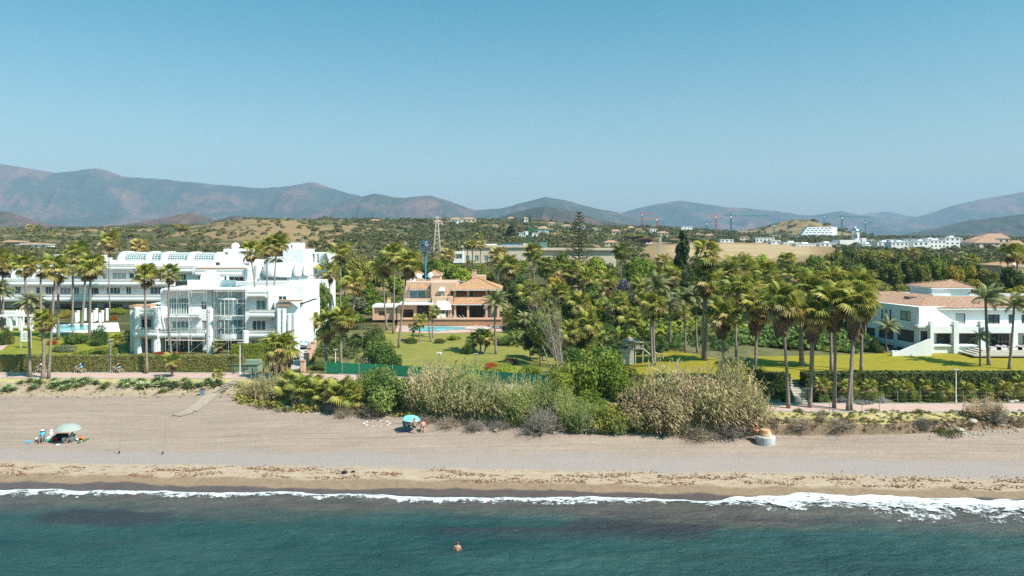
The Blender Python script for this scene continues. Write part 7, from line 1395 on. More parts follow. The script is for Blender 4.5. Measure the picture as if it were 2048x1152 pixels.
# right wire fence with timber posts
B = thing('wire_fence', 'low wire fence with wooden posts along the right path', 'fence', onY(1630, 92.4)); pv_ = None
for px in (1640, 1668, 1706, 1752, 1795, 1840, 1882, 1926, 1972, 2016, 2058):
    P = onY(px, 92.6); MB().cyl(P.x, P.y, P.z-.2, P.z+1.5, .05, .045, 6).build('post', M['wood'], B)
    if pv_ is not None:
        for hh in (.4, .85, 1.3): MB().bar(pv_+Vector((0, 0, hh)), P+Vector((0, 0, hh)), .006, 3).build('wire', M['wood'], B)
    pv_ = P
B = thing('garden_gate', 'small green-framed double gate at the foot of the garden steps', 'gate', onY(1604, 92.8)); Y = 92.8; z0 = B.location.z
for x in (1604, 1625): MB().box(wx(x, Y)-.05, wx(x, Y)+.05, Y-.05, Y+.05, z0-.1, z0+2.0).build('gate_post', M['cgreen'], B)
for x0, x1 in ((1605, 1614), (1615, 1624)):
    f_ = MB().box(wx(x0, Y), wx(x1, Y), Y-.02, Y+.02, z0+1.7, z0+1.76).box(wx(x0, Y), wx(x1, Y), Y-.02, Y+.02, z0+.15, z0+.21).build('gate_leaf', M['metal'], B)
    for k in range(5): x = wx(x0+(x1-x0)*(k+.5)/5, Y); MB().cyl(x, Y, z0+.2, z0+1.7, .015, .015, 5).build('bar', M['metal'], f_)
B = thing('garden_steps', 'pale wooden garden steps climbing from the path to the villa lawn', 'steps', onY(1596, 93))
for k in range(9):
    Yk = 92.6+k*.62; xk = 1606-k*2.6; z = 3.3+(k+1)*.21; MB().box(wx(xk-12, Yk), wx(xk+8, Yk), Yk, Yk+.6, z-.55, z).build('step', M['lightwood'], B)
for px, ya, yb in ((1724, 826, 800), (1759, 824, 804), (1659, 824, 802)):
    P = gnd(px, ya); tag(MB().cyl(P.x, P.y, P.z-.1, wz(yb, P.y), .035, .03, 5).build('stake', M['wood']), {1724: 'thin stake left of the brown tussock', 1759: 'thin stake right of the brown tussock', 1659: 'thin stake left of the straight skirted palm'}[px], 'stake', 'planting stakes')
# gate, tank, litter bin
P = onY(458, 114.5); B = thing('entrance_gate', 'dark metal pedestrian gate at the right end of the clipped hedge', 'gate', P)
for x in (-.1, .95): MB().box(P.x+x, P.x+x+.1, P.y, P.y+.1, P.z-.1, P.z+2.5).build('gate_post', M['white2'], B)
f_ = MB().box(P.x+.02, P.x+.93, P.y+.03, P.y+.07, P.z+2.1, P.z+2.2).box(P.x+.02, P.x+.93, P.y+.03, P.y+.07, P.z+.1, P.z+.2).build('gate_leaf', M['black'], B)
for k in range(8): MB().cyl(P.x+.08+k*.11, P.y+.05, P.z+.15, P.z+2.15, .018, .018, 4).build('bar', M['black'], f_)
M['tank'] = mat('sage_green_paint', (.23,.30,.21), (.19,.26,.18), 1.5, .7); P = gnd(463, 746); Y = P.y+.2; B = thing('green_tank', 'sage green flat-roofed utility box beside the promenade lamp', 'utility box', P)
zt, zb = wz(730, Y), P.z; X0, X1 = wx(461, Y), wx(514, Y); MB().box(X0, X1, Y, Y+2.6, zb-.1, zt).build('body', M['tank'], B)
MB().box(X0-.12, X1+.12, Y-.12, Y+2.75, zt, zt+.14).build('rim', mat('dark_sage_paint', (.14,.20,.15), rough=.6), B); MB().box(X0+.9, X1-.1, Y+1.2, Y+2.5, zt+.142, zt+.5).build('raised_lid', M['dark_sage_paint'] if 'dark_sage_paint' in M else M['tank'], B)
gr = MB().box(wx(482, Y), wx(496, Y), Y-.03, Y-.004, wz(739, Y), wz(733, Y)).build('louvre', M['black'], B)
for k in range(7): MB().box(wx(482.6+k*1.9, Y), wx(483.6+k*1.9, Y), Y-.06, Y-.032, wz(738.4, Y), wz(733.6, Y)).build('slat', M['tank'], gr)
for i, x in enumerate((466, 488, 505, 527)):
    P = gnd(x, 748.5); tag(MB().lathe(P, [(.07,-.1),(.07,.85),(.05,.95),(.01,.97)], 8).build('bollard', M['black']), ['dark bollard at the left corner of the green box', 'dark bollard behind the lamp at the green box', 'dark bollard in front of the green box, right part', 'dark bollard right of the green box'][i], 'bollard', 'bollards by the green box')
P = gnd(405, 791); B = thing('litter_bin', 'grey square litter bin with dark lid on the sand below the agaves', 'bin', P); MB().lathe((0,0,0), [(.36,.05),(.42,.85)], 4, .785).build('body', plain('bin_grey', (.20,.24,.27)), B, local=True); MB().lathe((0,0,.85), [(.46,0),(.46,.07),(.30,.14)], 4, .785).build('lid', plain('bin_dark', (.06,.07,.08)), B, local=True); MB().box(-.3, .3, -.3, .3, -.05, .05).build('foot', M['grey'], B, local=True)
# timber access mat on the sand
bd = thing('boardwalk', 'sand-covered wooden roll-out walkway leading from the promenade onto the beach', 'boardwalk', gnd(470, 765)); CL = [gnd(*q) for q in ((478,762),(455,772),(430,786),(412,800),(398,812),(380,824),(352,832))]; L_ = [0]
for a_, c_ in zip(CL[:-1], CL[1:]): L_.append(L_[-1]+(c_-a_).length)
n_ = int(L_[-1]/.34)
for i in range(n_):
    d_ = (i+.5)*L_[-1]/n_; k = max(j for j in range(len(L_)-1) if L_[j] <= d_); t = (d_-L_[k])/(L_[k+1]-L_[k]); q = CL[k].lerp(CL[k+1], t); dr = (CL[k+1]-CL[k]).normalized(); ang = math.atan2(dr.y, dr.x)
    MB().obox((q.x, q.y, float(gz(q.x, q.y))+.10+random.uniform(-.015, .01)), (.15, .85, .025), rz=ang).build('plank', M['bwood'] if 'bwood' in M else M.setdefault('bwood', mat('sandy_plank', (.42,.35,.28), (.36,.29,.23), 3)), bd)
tag(MB().tube([gnd(*q)+Vector((0, 0, .16)) for q in ((340,834),(357,834.5),(372,829),(392,821),(408,810))], .05, 5).build('border_rope', M['drift']), 'dark timber edging curving along the beach walkway end', 'edging')
# concrete drain
P = gnd(1531, 886); B = thing('concrete_drain', 'round white concrete drain with a rusty cone top on the sand below the bank', 'drain', P)
MB().lathe((0,0,0), [(1.0,-.2),(1.02,.72),(.98,.78),(.8,.78)], 22).build('ring', mat('white_concrete', (.50,.50,.49), (.40,.39,.37), 2, .9), B, False, True); MB().lathe((0,.05,.78), [(.72,0),(.52,.62),(.48,.66),(.2,.66)], 18).build('cone', mat('rusty_cone', (.55,.42,.30), (.42,.17,.05), 2.5, .9, stretch=(2,2,.5)), B, False, True); MB().obox((-.62, .6, .95), (.35, .3, .28), rz=.4).build('rusty_cover', plain('rust', (.40,.17,.07)), B, local=True)
# driveway walls and cars
B = thing('garden_wall', 'stepped terracotta wall with pillars along the driveway', 'wall', gnd(618, 738))
for k in range(4):
    Yk = 113.5+k*5.2; P = onY(606+k*6.5, Yk); P2 = onY(606+(k+1)*6.5, Yk+5.2); MB().box(P.x-.3, P.x+.3, P.y-.3, P.y+.3, P.z-.2, P.z+1.7).build('pillar', M['orange'], B); MB().box(P.x-.38, P.x+.38, P.y-.38, P.y+.38, P.z+1.7, P.z+1.85).build('pillar_cap', M['terra'], B)
    a_ = MB(); a_.add([(P.x-.1,P.y+.3,P.z-.2),(P2.x-.1,P2.y-.3,P2.z-.2),(P2.x+.15,P2.y-.3,P2.z-.2),(P.x+.15,P.y+.3,P.z-.2),(P.x-.1,P.y+.3,P.z+1.2),(P2.x-.1,P2.y-.3,P2.z+1.2),(P2.x+.15,P2.y-.3,P2.z+1.2),(P.x+.15,P.y+.3,P.z+1.2)], [(4,5,6,7),(0,4,7,3),(1,2,6,5),(0,1,5,4),(3,7,6,2)]); a_.build('wall_panel', M['orange'], B)
def car(px, py, label, c, rz, Y=None):
    P = gnd(px, py) if Y is None else onY(px, Y); P.z += .07; o = thing('parked_car', label, 'car', P, None, rz); mt = plain('car_'+label.split()[0], c, .25, coat=.5, spec=.5)
    st_ = [(-2.05,.40,.72,.74),(-1.95,.32,.86,.84),(-1.2,.28,.95,.88),(-.75,.26,.98,.89),(.2,.26,1.0,.90),(1.3,.28,1.02,.89),(1.9,.32,1.0,.86),(2.08,.42,.78,.78)]
    m = MB()
    for x, z0, z1, w_ in st_: m.v += [(x,-w_,z0),(x,-w_*1.02,(z0+z1)/2),(x,-w_*.93,z1),(x,0,z1+.05),(x,w_*.93,z1),(x,w_*1.02,(z0+z1)/2),(x,w_,z0)]
    for i in range(len(st_)-1):
        for k in range(7): k2 = (k+1) % 7; m.f.append((i*7+k, i*7+k2, (i+1)*7+k2, (i+1)*7+k))
    m.f += [tuple(range(7)), tuple(reversed(range(49, 56)))]; m.build('body', mt, o, True, True)
    g0 = [(-.95,.86,.99),(-.25,.74,1.44),(.9,.73,1.5),(1.75,.74,1.40),(1.98,.80,1.05)]; m = MB()
    for x, w_, z in g0: m.v += [(x,-w_,z if z < 1.2 else z-.04),(x,0,z+.03),(x,w_,z if z < 1.2 else z-.04)]
    for i in range(4): m.f += [(i*3,(i+1)*3,(i+1)*3+1,i*3+1), (i*3+1,(i+1)*3+1,(i+1)*3+2,i*3+2)]
    m.build('roof', mt, o, True, True)
    for s in (-1, 1): MB().add([(-.9,s*.865,1.0),(-.25,s*.75,1.38),(.85,s*.74,1.44),(1.7,s*.75,1.34),(1.9,s*.86,1.02)], [(0,1,2,3,4)]).build('side_window', M['glass'], o, local=True)
    MB().add([(-.99,-.80,.99),(-.99,.80,.99),(-.27,.68,1.44),(-.27,-.68,1.44)], [(0,1,2,3)]).build('windscreen', M['glass_teal'], o, local=True); MB().add([(2.02,-.74,1.05),(2.02,.74,1.05),(1.79,.68,1.40),(1.79,-.68,1.40)], [(0,1,2,3)]).build('rear_window', M['glass'], o, local=True)
    for x in (-1.35, 1.35):
        for s in (-1, 1):
            w_ = MB().tube([(x, s*.72, .32), (x, s*.93, .32)], .33, 14).build('wheel', M['black'], o, local=True); MB().tube([(x, s*.90, .32), (x, s*.94, .32)], .19, 8).build('rim', M['metal'], w_, local=True)
    for s in (-1, 1): MB().obox((-2.0, s*.62, .72), (.08, .18, .07)).build('headlight', M['white2'], o, local=True); MB().obox((2.03, s*.70, .88), (.05, .12, .14)).build('tail_light', plain('tail_red', (.45,.02,.02)), o, local=True); MB().obox((-.75, s*.98, 1.0), (.08, .09, .07)).build('mirror', mt, o, local=True)
    MB().box(2.07, 2.10, -.26, .26, .55, .66).build('number_plate', M['white2'], o, local=True)
    return o
car(607, 0, 'silver-blue hatchback parked on the driveway beside the white block', (.40,.46,.49), R(100), 133); car(588, 0, 'white car half hidden behind the squat palm', (.75,.75,.74), R(-75), 124); car(612, 0, 'dark grey car parked behind the silver-blue one', (.07,.08,.09), R(95), 141)
# ------------------------------------------------------------------ people
TMP = bpy.data.scenes.new('workbench_tmp')
def skinned(name, J, E, rad, mt, parent, sub=1):
    ks = list(J); me = bpy.data.meshes.new(name); me.from_pydata([J[k] for k in ks], [(ks.index(a), ks.index(b_)) for a, b_ in E], [])
    ob = bpy.data.objects.new(name, me); TMP.collection.objects.link(ob); ob.modifiers.new('s', 'SKIN'); sv = me.skin_vertices[0].data
    for i, k in enumerate(ks): sv[i].radius = (rad[k], rad[k]*.85)
    sv[0].use_root = True; md = ob.modifiers.new('u', 'SUBSURF'); md.levels = sub; md.render_levels = sub
    vl = TMP.view_layers[0]; vl.update(); dg = vl.depsgraph; me2 = bpy.data.meshes.new_from_object(ob.evaluated_get(dg)); bpy.data.objects.remove(ob); me2.materials.clear(); me2.materials.append(mt)
    me2.polygons.foreach_set('use_smooth', [True]*len(me2.polygons)); me2.name = name; return inst(name, me2, parent)
RD = dict(pel=.15, chest=.165, neck=.062, head=.095, top=.075, shL=.07, shR=.07, elL=.05, elR=.05, wrL=.035, wrR=.035, haL=.042, haR=.042, hipL=.105, hipR=.105, knL=.07, knR=.07, anL=.045, anR=.045, toL=.04, toR=.04, waist=.135)
EE = [('pel','waist'),('waist','chest'),('chest','neck'),('neck','head'),('head','top'),('chest','shL'),('shL','elL'),('elL','wrL'),('wrL','haL'),('chest','shR'),('shR','elR'),('elR','wrR'),('wrR','haR'),('pel','hipL'),('hipL','knL'),('knL','anL'),('anL','toL'),('pel','hipR'),('hipR','knR'),('knR','anR'),('anR','toR')]
STAND = dict(pel=(0,0,.95), waist=(0,0,1.1), chest=(0,.01,1.32), neck=(0,.02,1.5), head=(0,-.01,1.62), top=(0,-.01,1.72), shL=(.19,.02,1.42), elL=(.27,.03,1.14), wrL=(.25,-.1,.92), haL=(.24,-.14,.84), shR=(-.19,.02,1.42), elR=(-.27,.03,1.14), wrR=(-.25,-.1,.92), haR=(-.24,-.14,.84), hipL=(.1,0,.88), knL=(.11,-.03,.48), anL=(.12,.02,.08), toL=(.13,-.14,.04), hipR=(-.1,0,.88), knR=(-.11,-.05,.48), anR=(-.12,.06,.08), toR=(-.13,-.1,.04))
SIT = dict(pel=(0,.1,.5), waist=(0,.14,.66), chest=(0,.2,.90), neck=(0,.2,1.08), head=(0,.15,1.2), top=(0,.15,1.3), shL=(.19,.2,1.0), elL=(.27,.05,.76), wrL=(.16,-.16,.70), haL=(.1,-.22,.72), shR=(-.19,.2,1.0), elR=(-.28,.05,.76), wrR=(-.16,-.14,.70), haR=(-.1,-.2,.72), hipL=(.1,.06,.48), knL=(.14,-.38,.52), anL=(.13,-.46,.1), toL=(.14,-.62,.05), hipR=(-.1,.06,.48), knR=(-.15,-.36,.52), anR=(-.16,-.5,.1), toR=(-.18,-.66,.05))
RIDE = dict(pel=(0,.32,.98), waist=(0,.27,1.12), chest=(0,.12,1.34), neck=(0,.02,1.48), head=(0,-.07,1.58), top=(0,-.07,1.68), shL=(.18,.1,1.42), elL=(.22,-.18,1.2), wrL=(.22,-.42,1.08), haL=(.22,-.48,1.06), shR=(-.18,.1,1.42), elR=(-.22,-.18,1.2), wrR=(-.22,-.42,1.08), haR=(-.22,-.48,1.06), hipL=(.1,.28,.95), knL=(.11,-.1,.78), anL=(.12,.05,.42), toL=(.12,-.1,.38), hipR=(-.1,.28,.95), knR=(-.11,-.02,.58), anR=(-.12,.1,.16), toR=(-.12,-.06,.12))
def person(P, rz, pose, label, shirt=None, shorts=None, skin='skin', hair='hair', hat=None, sleeves=True, sc_=1.0, group=None):
    o = thing('person', label, 'person', P, group, rz); o.scale = (sc_,)*3; J = {k: Vector(v) for k, v in pose.items()}
    body = skinned('body', {'pel': J['pel'], **{k: v for k, v in J.items() if k != 'pel'}}, EE, RD, M[skin], o)
    fb = MB(); hd = J['head']; fb.lathe(hd+Vector((0,-.10,-.0)), [(.008,-.03),(.022,-.012),(.006,.03)], 5)          # nose, ears, eyes on the head
    for s in (-1, 1): fb.lathe(hd+Vector((s*.092, .01, 0)), [(.01,-.03),(.02,0),(.01,.03)], 5)
    for s in 'LR':
        w_, h_ = J['wr'+s], J['ha'+s]; d_ = (h_-w_).normalized(); sd_x = d_.cross(Vector((0, 0, 1)) if abs(d_.z) < .9 else Vector((0, 1, 0))).normalized()
        for k in range(4): q = h_+sd_x*(k-1.5)*.02; L = (.07, .085, .08, .06)[k]; fb.tube([q, q+d_*L*.55, q+d_*L*.9+Vector((0, 0, -.02))], [.011, .010, .007], 5)
        fb.tube([w_.lerp(h_, .5)+sd_x*.03, h_+sd_x*.055+d_*.02, h_+sd_x*.06+d_*.05], [.013, .011, .008], 5)
    bm_ = body.data; import bmesh as _b; b2 = _b.new(); b2.from_mesh(bm_); vs = [b2.verts.new(v) for v in fb.v]
    for f_ in fb.f: b2.faces.new([vs[i] for i in f_])
    b2.to_mesh(bm_); b2.free()
    for s in (-1, 1): pass
    if hair: MB().lathe((hd.x, hd.y+.018, hd.z+.0), [(.10,-.03),(.112,.03),(.10,.085),(.06,.125),(.01,.14)], 10).build('hair', M[hair], o, True, True)
    if hat: MB().lathe((hd.x, hd.y, hd.z+.04), [(.20,0),(.20,.015),(.12,.02),(.11,.10),(.05,.125),(.01,.13)], 12).build('hat', M[hat], o, True, True)
    if shirt:
        e_ = [e for e in EE if e in (('pel','waist'),('waist','chest'),('chest','shL'),('chest','shR'),('chest','neck')) or (sleeves and e in (('shL','elL'),('shR','elR')))]; ks = ['pel','waist','chest','neck','shL','shR']+(['elL','elR'] if sleeves else []); JJ = {k: J[k] for k in ks}; JJ['neck'] = J['chest'].lerp(J['neck'], .55)
        if sleeves:
            for s in 'LR': JJ['el'+s] = J['sh'+s].lerp(J['el'+s], .75)
        skinned('shirt', JJ, e_, {k: RD[k]*(1.16 if k != 'neck' else 1.5)+.006 for k in ks}, M[shirt], o)
    if shorts:
        ks = ['pel','hipL','hipR','knL','knR','waist']; JJ = {k: J[k] for k in ks}; JJ['waist'] = J['pel'].lerp(J['waist'], .35)
        for s in 'LR': JJ['kn'+s] = J['hip'+s].lerp(J['kn'+s], .72)
        skinned('shorts', JJ, [('pel','hipL'),('pel','hipR'),('hipL','knL'),('hipR','knR'),('pel','waist')], {'pel': .165, 'waist': .15, 'hipL': .122, 'hipR': .122, 'knL': .105, 'knR': .105}, M[shorts], o)
    return o
for n_, c in (('navy',(.012,.014,.035)),('aqua',(.06,.46,.46)),('sky_blue',(.12,.38,.62)),('slate',(.20,.24,.27)),('cap_white',(.75,.75,.75)),('lightblue',(.36,.60,.72)),('blackc',(.012,.012,.014)),('pinkc',(.60,.30,.30)),('blue_vest',(.10,.33,.48))): plain(n_, c)
def chairb(P, rz, label, c, back=.5):
    o = thing('beach_chair', label, 'chair', P, None, rz)
    MB().add([(-.27,-.28,.40),(.27,-.28,.40),(.27,.2,.34),(-.27,.2,.34),(-.27,-.28,.37),(.27,-.28,.37),(.27,.2,.31),(-.27,.2,.31)], [(0,1,2,3),(7,6,5,4),(0,4,5,1),(1,5,6,2),(3,7,4,0)]).build('seat', c, o, local=True)
    MB().add([(-.27,.2,.34),(.27,.2,.34),(.27,.46,.34+back+.28),(-.27,.46,.34+back+.28),(-.27,.23,.33),(.27,.23,.33),(.27,.49,.33+back+.28),(-.27,.49,.33+back+.28)], [(0,1,2,3),(7,6,5,4),(3,2,6,7),(0,3,7,4),(1,5,6,2)]).build('backrest', c, o, local=True)
    for s in (-1, 1): MB().bar((s*.28,-.3,0), (s*.28,.3,.55), .016, 5).build('leg', M['metal'], o, local=True); MB().bar((s*.29,.34,0), (s*.29,-.28,.55), .016, 5).build('leg', M['metal'], o, local=True); MB().bar((s*.29,-.3,.57), (s*.29,.3,.57), .02, 5).build('arm', M['metal'], o, local=True)
    return o
def parasol(P, h, rad, label, mt, tilt=(0, 0), panels=8):
    o = thing('parasol', label, 'parasol', P); Mt = Matrix.Translation((0, 0, h)) @ Euler((tilt[0], tilt[1], 0)).to_matrix().to_4x4(); top = Mt @ Vector((0, 0, 0))
    MB().tube([(0,0,-.3), (0,0,h*.4), top], .018, 6).build('pole', M['metal'], o, local=True)
    for k in range(panels):
        a0, a1 = 2*math.pi*k/panels, 2*math.pi*(k+1)/panels; m = MB(); q = []
        for rr_, z in ((.02, .02), (.45, -.05), (.8, -.19), (1.0, -.36)):
            for t in (0, .5, 1):
                a = a0+(a1-a0)*t; rq = rr_*(1-(.05 if t == .5 and rr_ > .9 else 0)); q.append(Mt @ Vector((math.cos(a)*rq*rad, math.sin(a)*rq*rad, z*rad*1.05)))
        m.add(q, [(i*3+j, i*3+j+1, i*3+j+4, i*3+j+3) for i in range(3) for j in range(2)]); pn = m.build('canopy_panel', M[mt], o, True, True)
        MB().bar(Mt @ Vector((0,0,-.02)), Mt @ Vector((math.cos(a0)*rad*.97, math.sin(a0)*rad*.97, -.37*rad)), .008, 4).build('rib', M['metal'], pn, local=True)
    MB().bar(top, Mt @ Vector((0, 0, .12)), .015, 5).build('tip', M['black'], o, local=True)
plain('grey_canvas', (.34,.37,.35), .8, tr=.15); plain('turquoise_canvas', (.22,.68,.64), .8, tr=.2); plain('deep_blue', (.02,.12,.32)); plain('teal_cloth', (.01,.20,.26))
# left group on the sand
person(gnd(84, 884), R(20), SIT, 'person in turquoise shirt and white cap sitting in a blue beach chair, head bowed', 'aqua', 'slate', 'skin2', 'hair', 'cap_white'); chairb(gnd(84, 884), R(20), 'blue folding beach chair under the person in turquoise', M['deep_blue'])
person(gnd(141, 885), R(-35), SIT, 'person in blue sleeveless top and grey shorts sitting beside the grey parasol', 'blue_vest', 'slate', 'skin', 'hair', sleeves=False); chairb(gnd(141, 885), R(-35), 'low dark folding chair under the person in the blue top', M['slate'], .25)
parasol(gnd(137, 884), 2.0, 1.35, 'large grey-green parasol on the beach at the left', 'grey_canvas', (.03, .10))
def bag(px, py, w_, d_, h_, c, label, name='bag', strap=True, cat='bag', rz=.3):
    P = gnd(px, py); o = thing(name, label, cat, P, None, rz); m = MB(); prof = []
    for i in range(7): t = i/6; k = math.sin(math.pi*(.12+.8*t))**.5; prof.append((.5*k, h_*t))
    m.lathe((0,0,0), prof, 12); m.v = [(x*w_*1.05, y*d_*1.05, z) for x, y, z in m.v]; m.build('body', c, o, True, True); MB().obox((0, -d_*.46, h_*.45), (w_*.28, .03, h_*.2)).build('pocket', M['black'], o, local=True)
    if strap: MB().tube([(-w_*.25,0,h_*.9), (-w_*.12,0,h_*1.25), (w_*.12,0,h_*1.25), (w_*.25,0,h_*.9)], .015, 5).build('handle', M['black'], o, local=True)
    return o
bag(109, 883, .55, .45, .42, plain('red_nylon', (.55,.015,.02)), 'red rucksack lying on the sand between the two seated people'); bag(162, 881, .5, .4, .45, plain('orange_nylon', (.60,.16,.03)), 'orange and black rucksack right of the grey parasol')
bag(73, 883, .32, .3, .42, plain('white_cloth', (.70,.69,.66)), 'white and black bag at the feet of the person in turquoise', strap=False); bag(154, 882, .35, .3, .3, M['white_cloth'], 'small white bag beside the orange rucksack', strap=False)
P = gnd(101, 881); B = thing('cool_box', 'lime green and white cool box holding a white cuddly bundle', 'cool box', P); MB().lathe((0,0,.02), [(.34,0),(.38,.22)], 4, .785).build('body', plain('lime', (.28,.75,.03)), B, local=True); MB().lathe((0,0,.242), [(.39,0),(.39,.16),(.36,.2)], 4, .785).build('lid', M['white2'], B, local=True); MB().tube([(-.3,0,.4),(-.2,0,.55),(.2,0,.55),(.3,0,.4)], .015, 5).build('handle', M['white2'], B, local=True)
P = gnd(102, 880); P.z += .46; B = thing('beach_bag', 'white and pink bundled beach bag on top of the lime cool box', 'bag', P); MB().lathe((0,0,0), [(.15,0),(.24,.12),(.22,.3),(.15,.42)], 10).build('body', plain('pink_white', (.72,.60,.62)), B, True, True); MB().lathe((.02,0,.42), [(.12,0),(.17,.1),(.13,.24),(.02,.3)], 10).build('top_bundle', M['white2'], B, True, True)
tag(MB().obox(gnd(121, 879)+Vector((0, 0, .2)), (.85, .35, .2), rz=.05).obox(gnd(124, 877)+Vector((0, 0, .42)), (.6, .2, .12), rz=.05).build('black_holdall', M['blackc']), 'long black holdall lying in the parasol shade', 'bag')
P = gnd(128, 883); B = thing('bucket', 'white square bucket next to the long black holdall', 'bucket', P); MB().lathe((0,0,0), [(.18,0),(.22,.42),(.20,.42),(.17,.05)], 4, .785).build('body', M['white2'], B, local=True); MB().tube([(-.18,0,.4),(-.1,0,.52),(.1,0,.52),(.18,0,.4)], .01, 5).build('handle', M['metal'], B, local=True)
P = gnd(166, 884); d_ = gnd(178, 878); B = thing('rolled_mat', 'dark green rolled beach mat right of the orange rucksack', 'mat', P); MB().tube([gnd(156, 887)+Vector((0,0,.1)), gnd(177, 879)+Vector((0,0,.1))], .11, 10).build('roll', plain('mat_green', (.07,.13,.06)), B); MB().tube([gnd(161, 885.2)+Vector((0,0,.1)), gnd(162, 884.8)+Vector((0,0,.1))], .118, 10).build('tie', plain('mat_pale', (.5,.6,.35)), B)
tag(MB().obox(gnd(55, 885)+Vector((0,0,.04)), (.30,.2,.03), rz=.3).obox(gnd(57, 884)+Vector((0,0,.10)), (.2,.15,.03), rz=.8).build('folded_towel', plain('towel_blue', (.12,.35,.55))), 'small blue and white folded towel left of the seated person', 'towel')
tag(MB().obox(gnd(116, 890)+Vector((0,0,.05)), (.18,.12,.04), rz=.4).build('paper_bag', M['white2']), 'white paper bag on the sand in front of the red rucksack', 'bag')
P = gnd(92, 882); B = thing('flippers', 'turquoise swim towel draped behind the seated person', 'towel', P); MB().obox((.1,0,.12), (.35,.2,.03), ry=.2).build('cloth', M['aqua'], B, local=True); MB().obox((.2,.05,.17), (.2,.15,.02), ry=.25).build('fold', M['aqua'], B, local=True)
for px, py, yt, xt, lb in ((238, 908, 838, 242, 'left fishing rod standing upright in the shingle'), (325, 909, 838, 333, 'right fishing rod standing in the shingle, leaning right')):
    P = gnd(px, py); B = thing('fishing_rod', lb, 'fishing rod', P, 'fishing rods'); tp = at(xt, yt, P.y); m1 = at(px+1, py-6, P.y); MB().tube([P, m1], .035, 6).build('handle', M['black'], B); MB().tube([m1, m1.lerp(tp, .6), tp], [.026,.018,.010], 5).build('blank', M['wood'], B); MB().obox(m1+Vector((0,-.06,-.1)), (.06,.06,.09)).build('reel', M['black'], B); MB().bar(P+Vector((0,-.05,-.2)), P+Vector((0,-.05,.3)), .025, 5).build('sand_spike', M['white2'], B)
# middle group
person(gnd(829, 867), R(172), STAND, 'standing person in navy swim shorts seen from behind beside the turquoise parasol', None, 'navy', 'skin', 'hair'); parasol(gnd(823, 862), 1.75, 1.05, 'turquoise parasol near the thicket edge', 'turquoise_canvas', (.08, .1), 10)
person(gnd(846, 863), R(8), SIT, 'person in dark swimwear sitting on a low beach chair right of the turquoise parasol', 'pinkc', 'blackc', 'skin', 'hairb', None, False); chairb(gnd(846, 863), R(8), 'low beach chair under the person right of the parasol', M['slate'], .3)
chairb(gnd(813, 861), R(150), 'teal beach chair in the shade of the turquoise parasol', M['teal_cloth'], .55); person(gnd(818, 860), R(160), SIT, 'person sitting in the shade under the turquoise parasol', 'pinkc', 'navy', 'skin2', 'hairb', None, False)
P = gnd(824, 861); B = thing('hanging_towel', 'light blue towel hanging from the turquoise parasol pole', 'towel', P); MB().obox((.1,-.1,.8), (.14,.02,.55)).build('cloth', M['lightblue'], B, local=True); MB().obox((.1,-.125,1.2), (.15,.015,.12)).build('fold', M['lightblue'], B, local=True)
tag(MB().obox(gnd(808, 863)+Vector((0,0,.03)), (.75,.35,.02), rz=.1).build('ground_sheet', plain('violet_cloth', (.10,.06,.20))), 'purple towel spread in the parasol shade', 'towel')
bag(689, 947, .55, .35, .28, plain('black_nylon', (.015,.015,.018)), 'dark bag left alone on the sand near the weed line', strap=False); tag(MB().obox(gnd(706, 944)+Vector((0,0,.05)), (.14,.09,.05)).obox(gnd(708, 943)+Vector((0,0,.04)), (.1,.08,.04)).build('sandals', M['black']), 'pair of dark sandals right of the lone bag on the sand', 'sandals')
# swimmer
Yw = 23.5*F/(1100-HY); P = Vector((wx(915, Yw), Yw, -1.12)); sw = {k: v for k, v in STAND.items()}; sw.update(haL=(.3,-.2,.7), haR=(-.3,-.2,.7)); person(P, R(178), sw, 'bather with wet dark hair standing chest-deep in the sea', None, 'navy', 'skin', 'hairb')
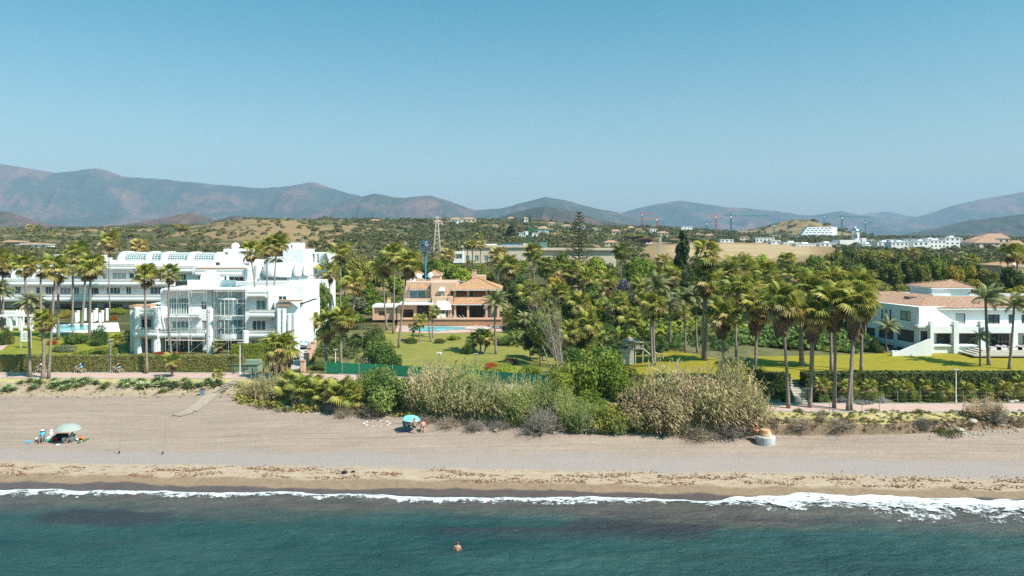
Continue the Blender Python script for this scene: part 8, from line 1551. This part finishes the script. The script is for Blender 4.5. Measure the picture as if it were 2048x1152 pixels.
# cyclists
def bike(P, rz, label, c, tyre):
    o = thing('bicycle', label, 'bicycle', P, 'bicycles on the promenade', rz); ty = plain(*tyre)
    for y, s in ((-.55, 1), (.55, 1)):
        w_ = MB(); pts = [(0, y+.335*math.cos(t), .345+.335*math.sin(t)) for t in np.linspace(0, 2*math.pi, 25)]; w_.tube(pts, .022, 5, False); wo = w_.build('wheel', ty, o, local=True); sp = MB()
        for k in range(12): t = k*math.pi/6; sp.bar((0, y, .345), (0, y+.32*math.cos(t), .345+.32*math.sin(t)), .004, 3)
        sp.build('spokes', M['metal'], wo, local=True); MB().tube([(-.04,y,.345),(.04,y,.345)], .03, 6).build('hub', M['metal'], wo, local=True)
    f_ = MB(); bb = (0, .06, .32)
    for a_, b_ in (((0,-.42,.85), bb), (bb, (0,.22,.80)), ((0,-.42,.85), (0,.2,.72)), (bb, (0,.55,.345)), ((0,.2,.72), (0,.55,.345)), ((0,-.42,.95), (0,-.55,.345))): f_.bar(a_, b_, .02, 6)
    f_.build('frame', c, o, local=True); MB().tube([(-.28,-.36,1.02), (-.12,-.44,1.0), (.12,-.44,1.0), (.28,-.36,1.02)], .014, 6).build('handlebar', M['metal'], o, local=True); MB().obox((0,.26,.88), (.08,.13,.03)).bar((0,.24,.80), (0,.26,.87), .015).build('saddle', M['black'], o, local=True)
    MB().lathe((0,-.62,.78), [(.14,0),(.19,.24),(.17,.24),(.12,.03)], 4, .785).build('basket', plain('wicker', (.55,.52,.46)), o, local=True); MB().bar((-.16,.06,.30), (.16,.06,.34), .015).build('pedals', M['black'], o, local=True); MB().tube([(.03, .06+.09*math.cos(t), .32+.09*math.sin(t)) for t in np.linspace(0, 6.28, 13)], .008, 4, False).build('chainring', M['metal'], o, local=True)
for px, lb, lb2, sh, so_, hr, sk, slv in ((160, 'cream-tyred bicycle with basket ridden by the person in blue', 'cyclist in a blue jacket with a dark rucksack riding left', 'sky_blue', 'lightblue', 'hair', 'skin', True), (236, 'bicycle with wicker basket left of the second lamp', 'cyclist in a black top and pale blue shorts riding left', 'blackc', 'lightblue', 'hairb', 'skin', False), (82, 'bicycle half hidden behind the palm trunks', 'cyclist in a white top mostly hidden behind the palm trunks', 'cap_white', 'slate', 'hair', 'skin', True)):
    P = gnd(px, 746.5); bike(P, R(-90), lb, plain('pale_bike_paint', (.5,.48,.42)), ('cream_tyre', (.62,.56,.44))); person(P, R(-90), RIDE, lb2, sh, so_, sk, hr, None, slv)
    if px == 160: o = thing('rucksack', 'dark blue rucksack on the back of the cyclist in blue', 'bag', P, None, R(-90)); MB().obox((0,.34,1.32), (.15,.09,.22), rx=-.5).build('body', M['navy'], o, local=True); MB().obox((0,.42,1.26), (.11,.04,.1), rx=-.5).build('pocket', M['navy'], o, local=True)
bpy.data.scenes.remove(TMP)
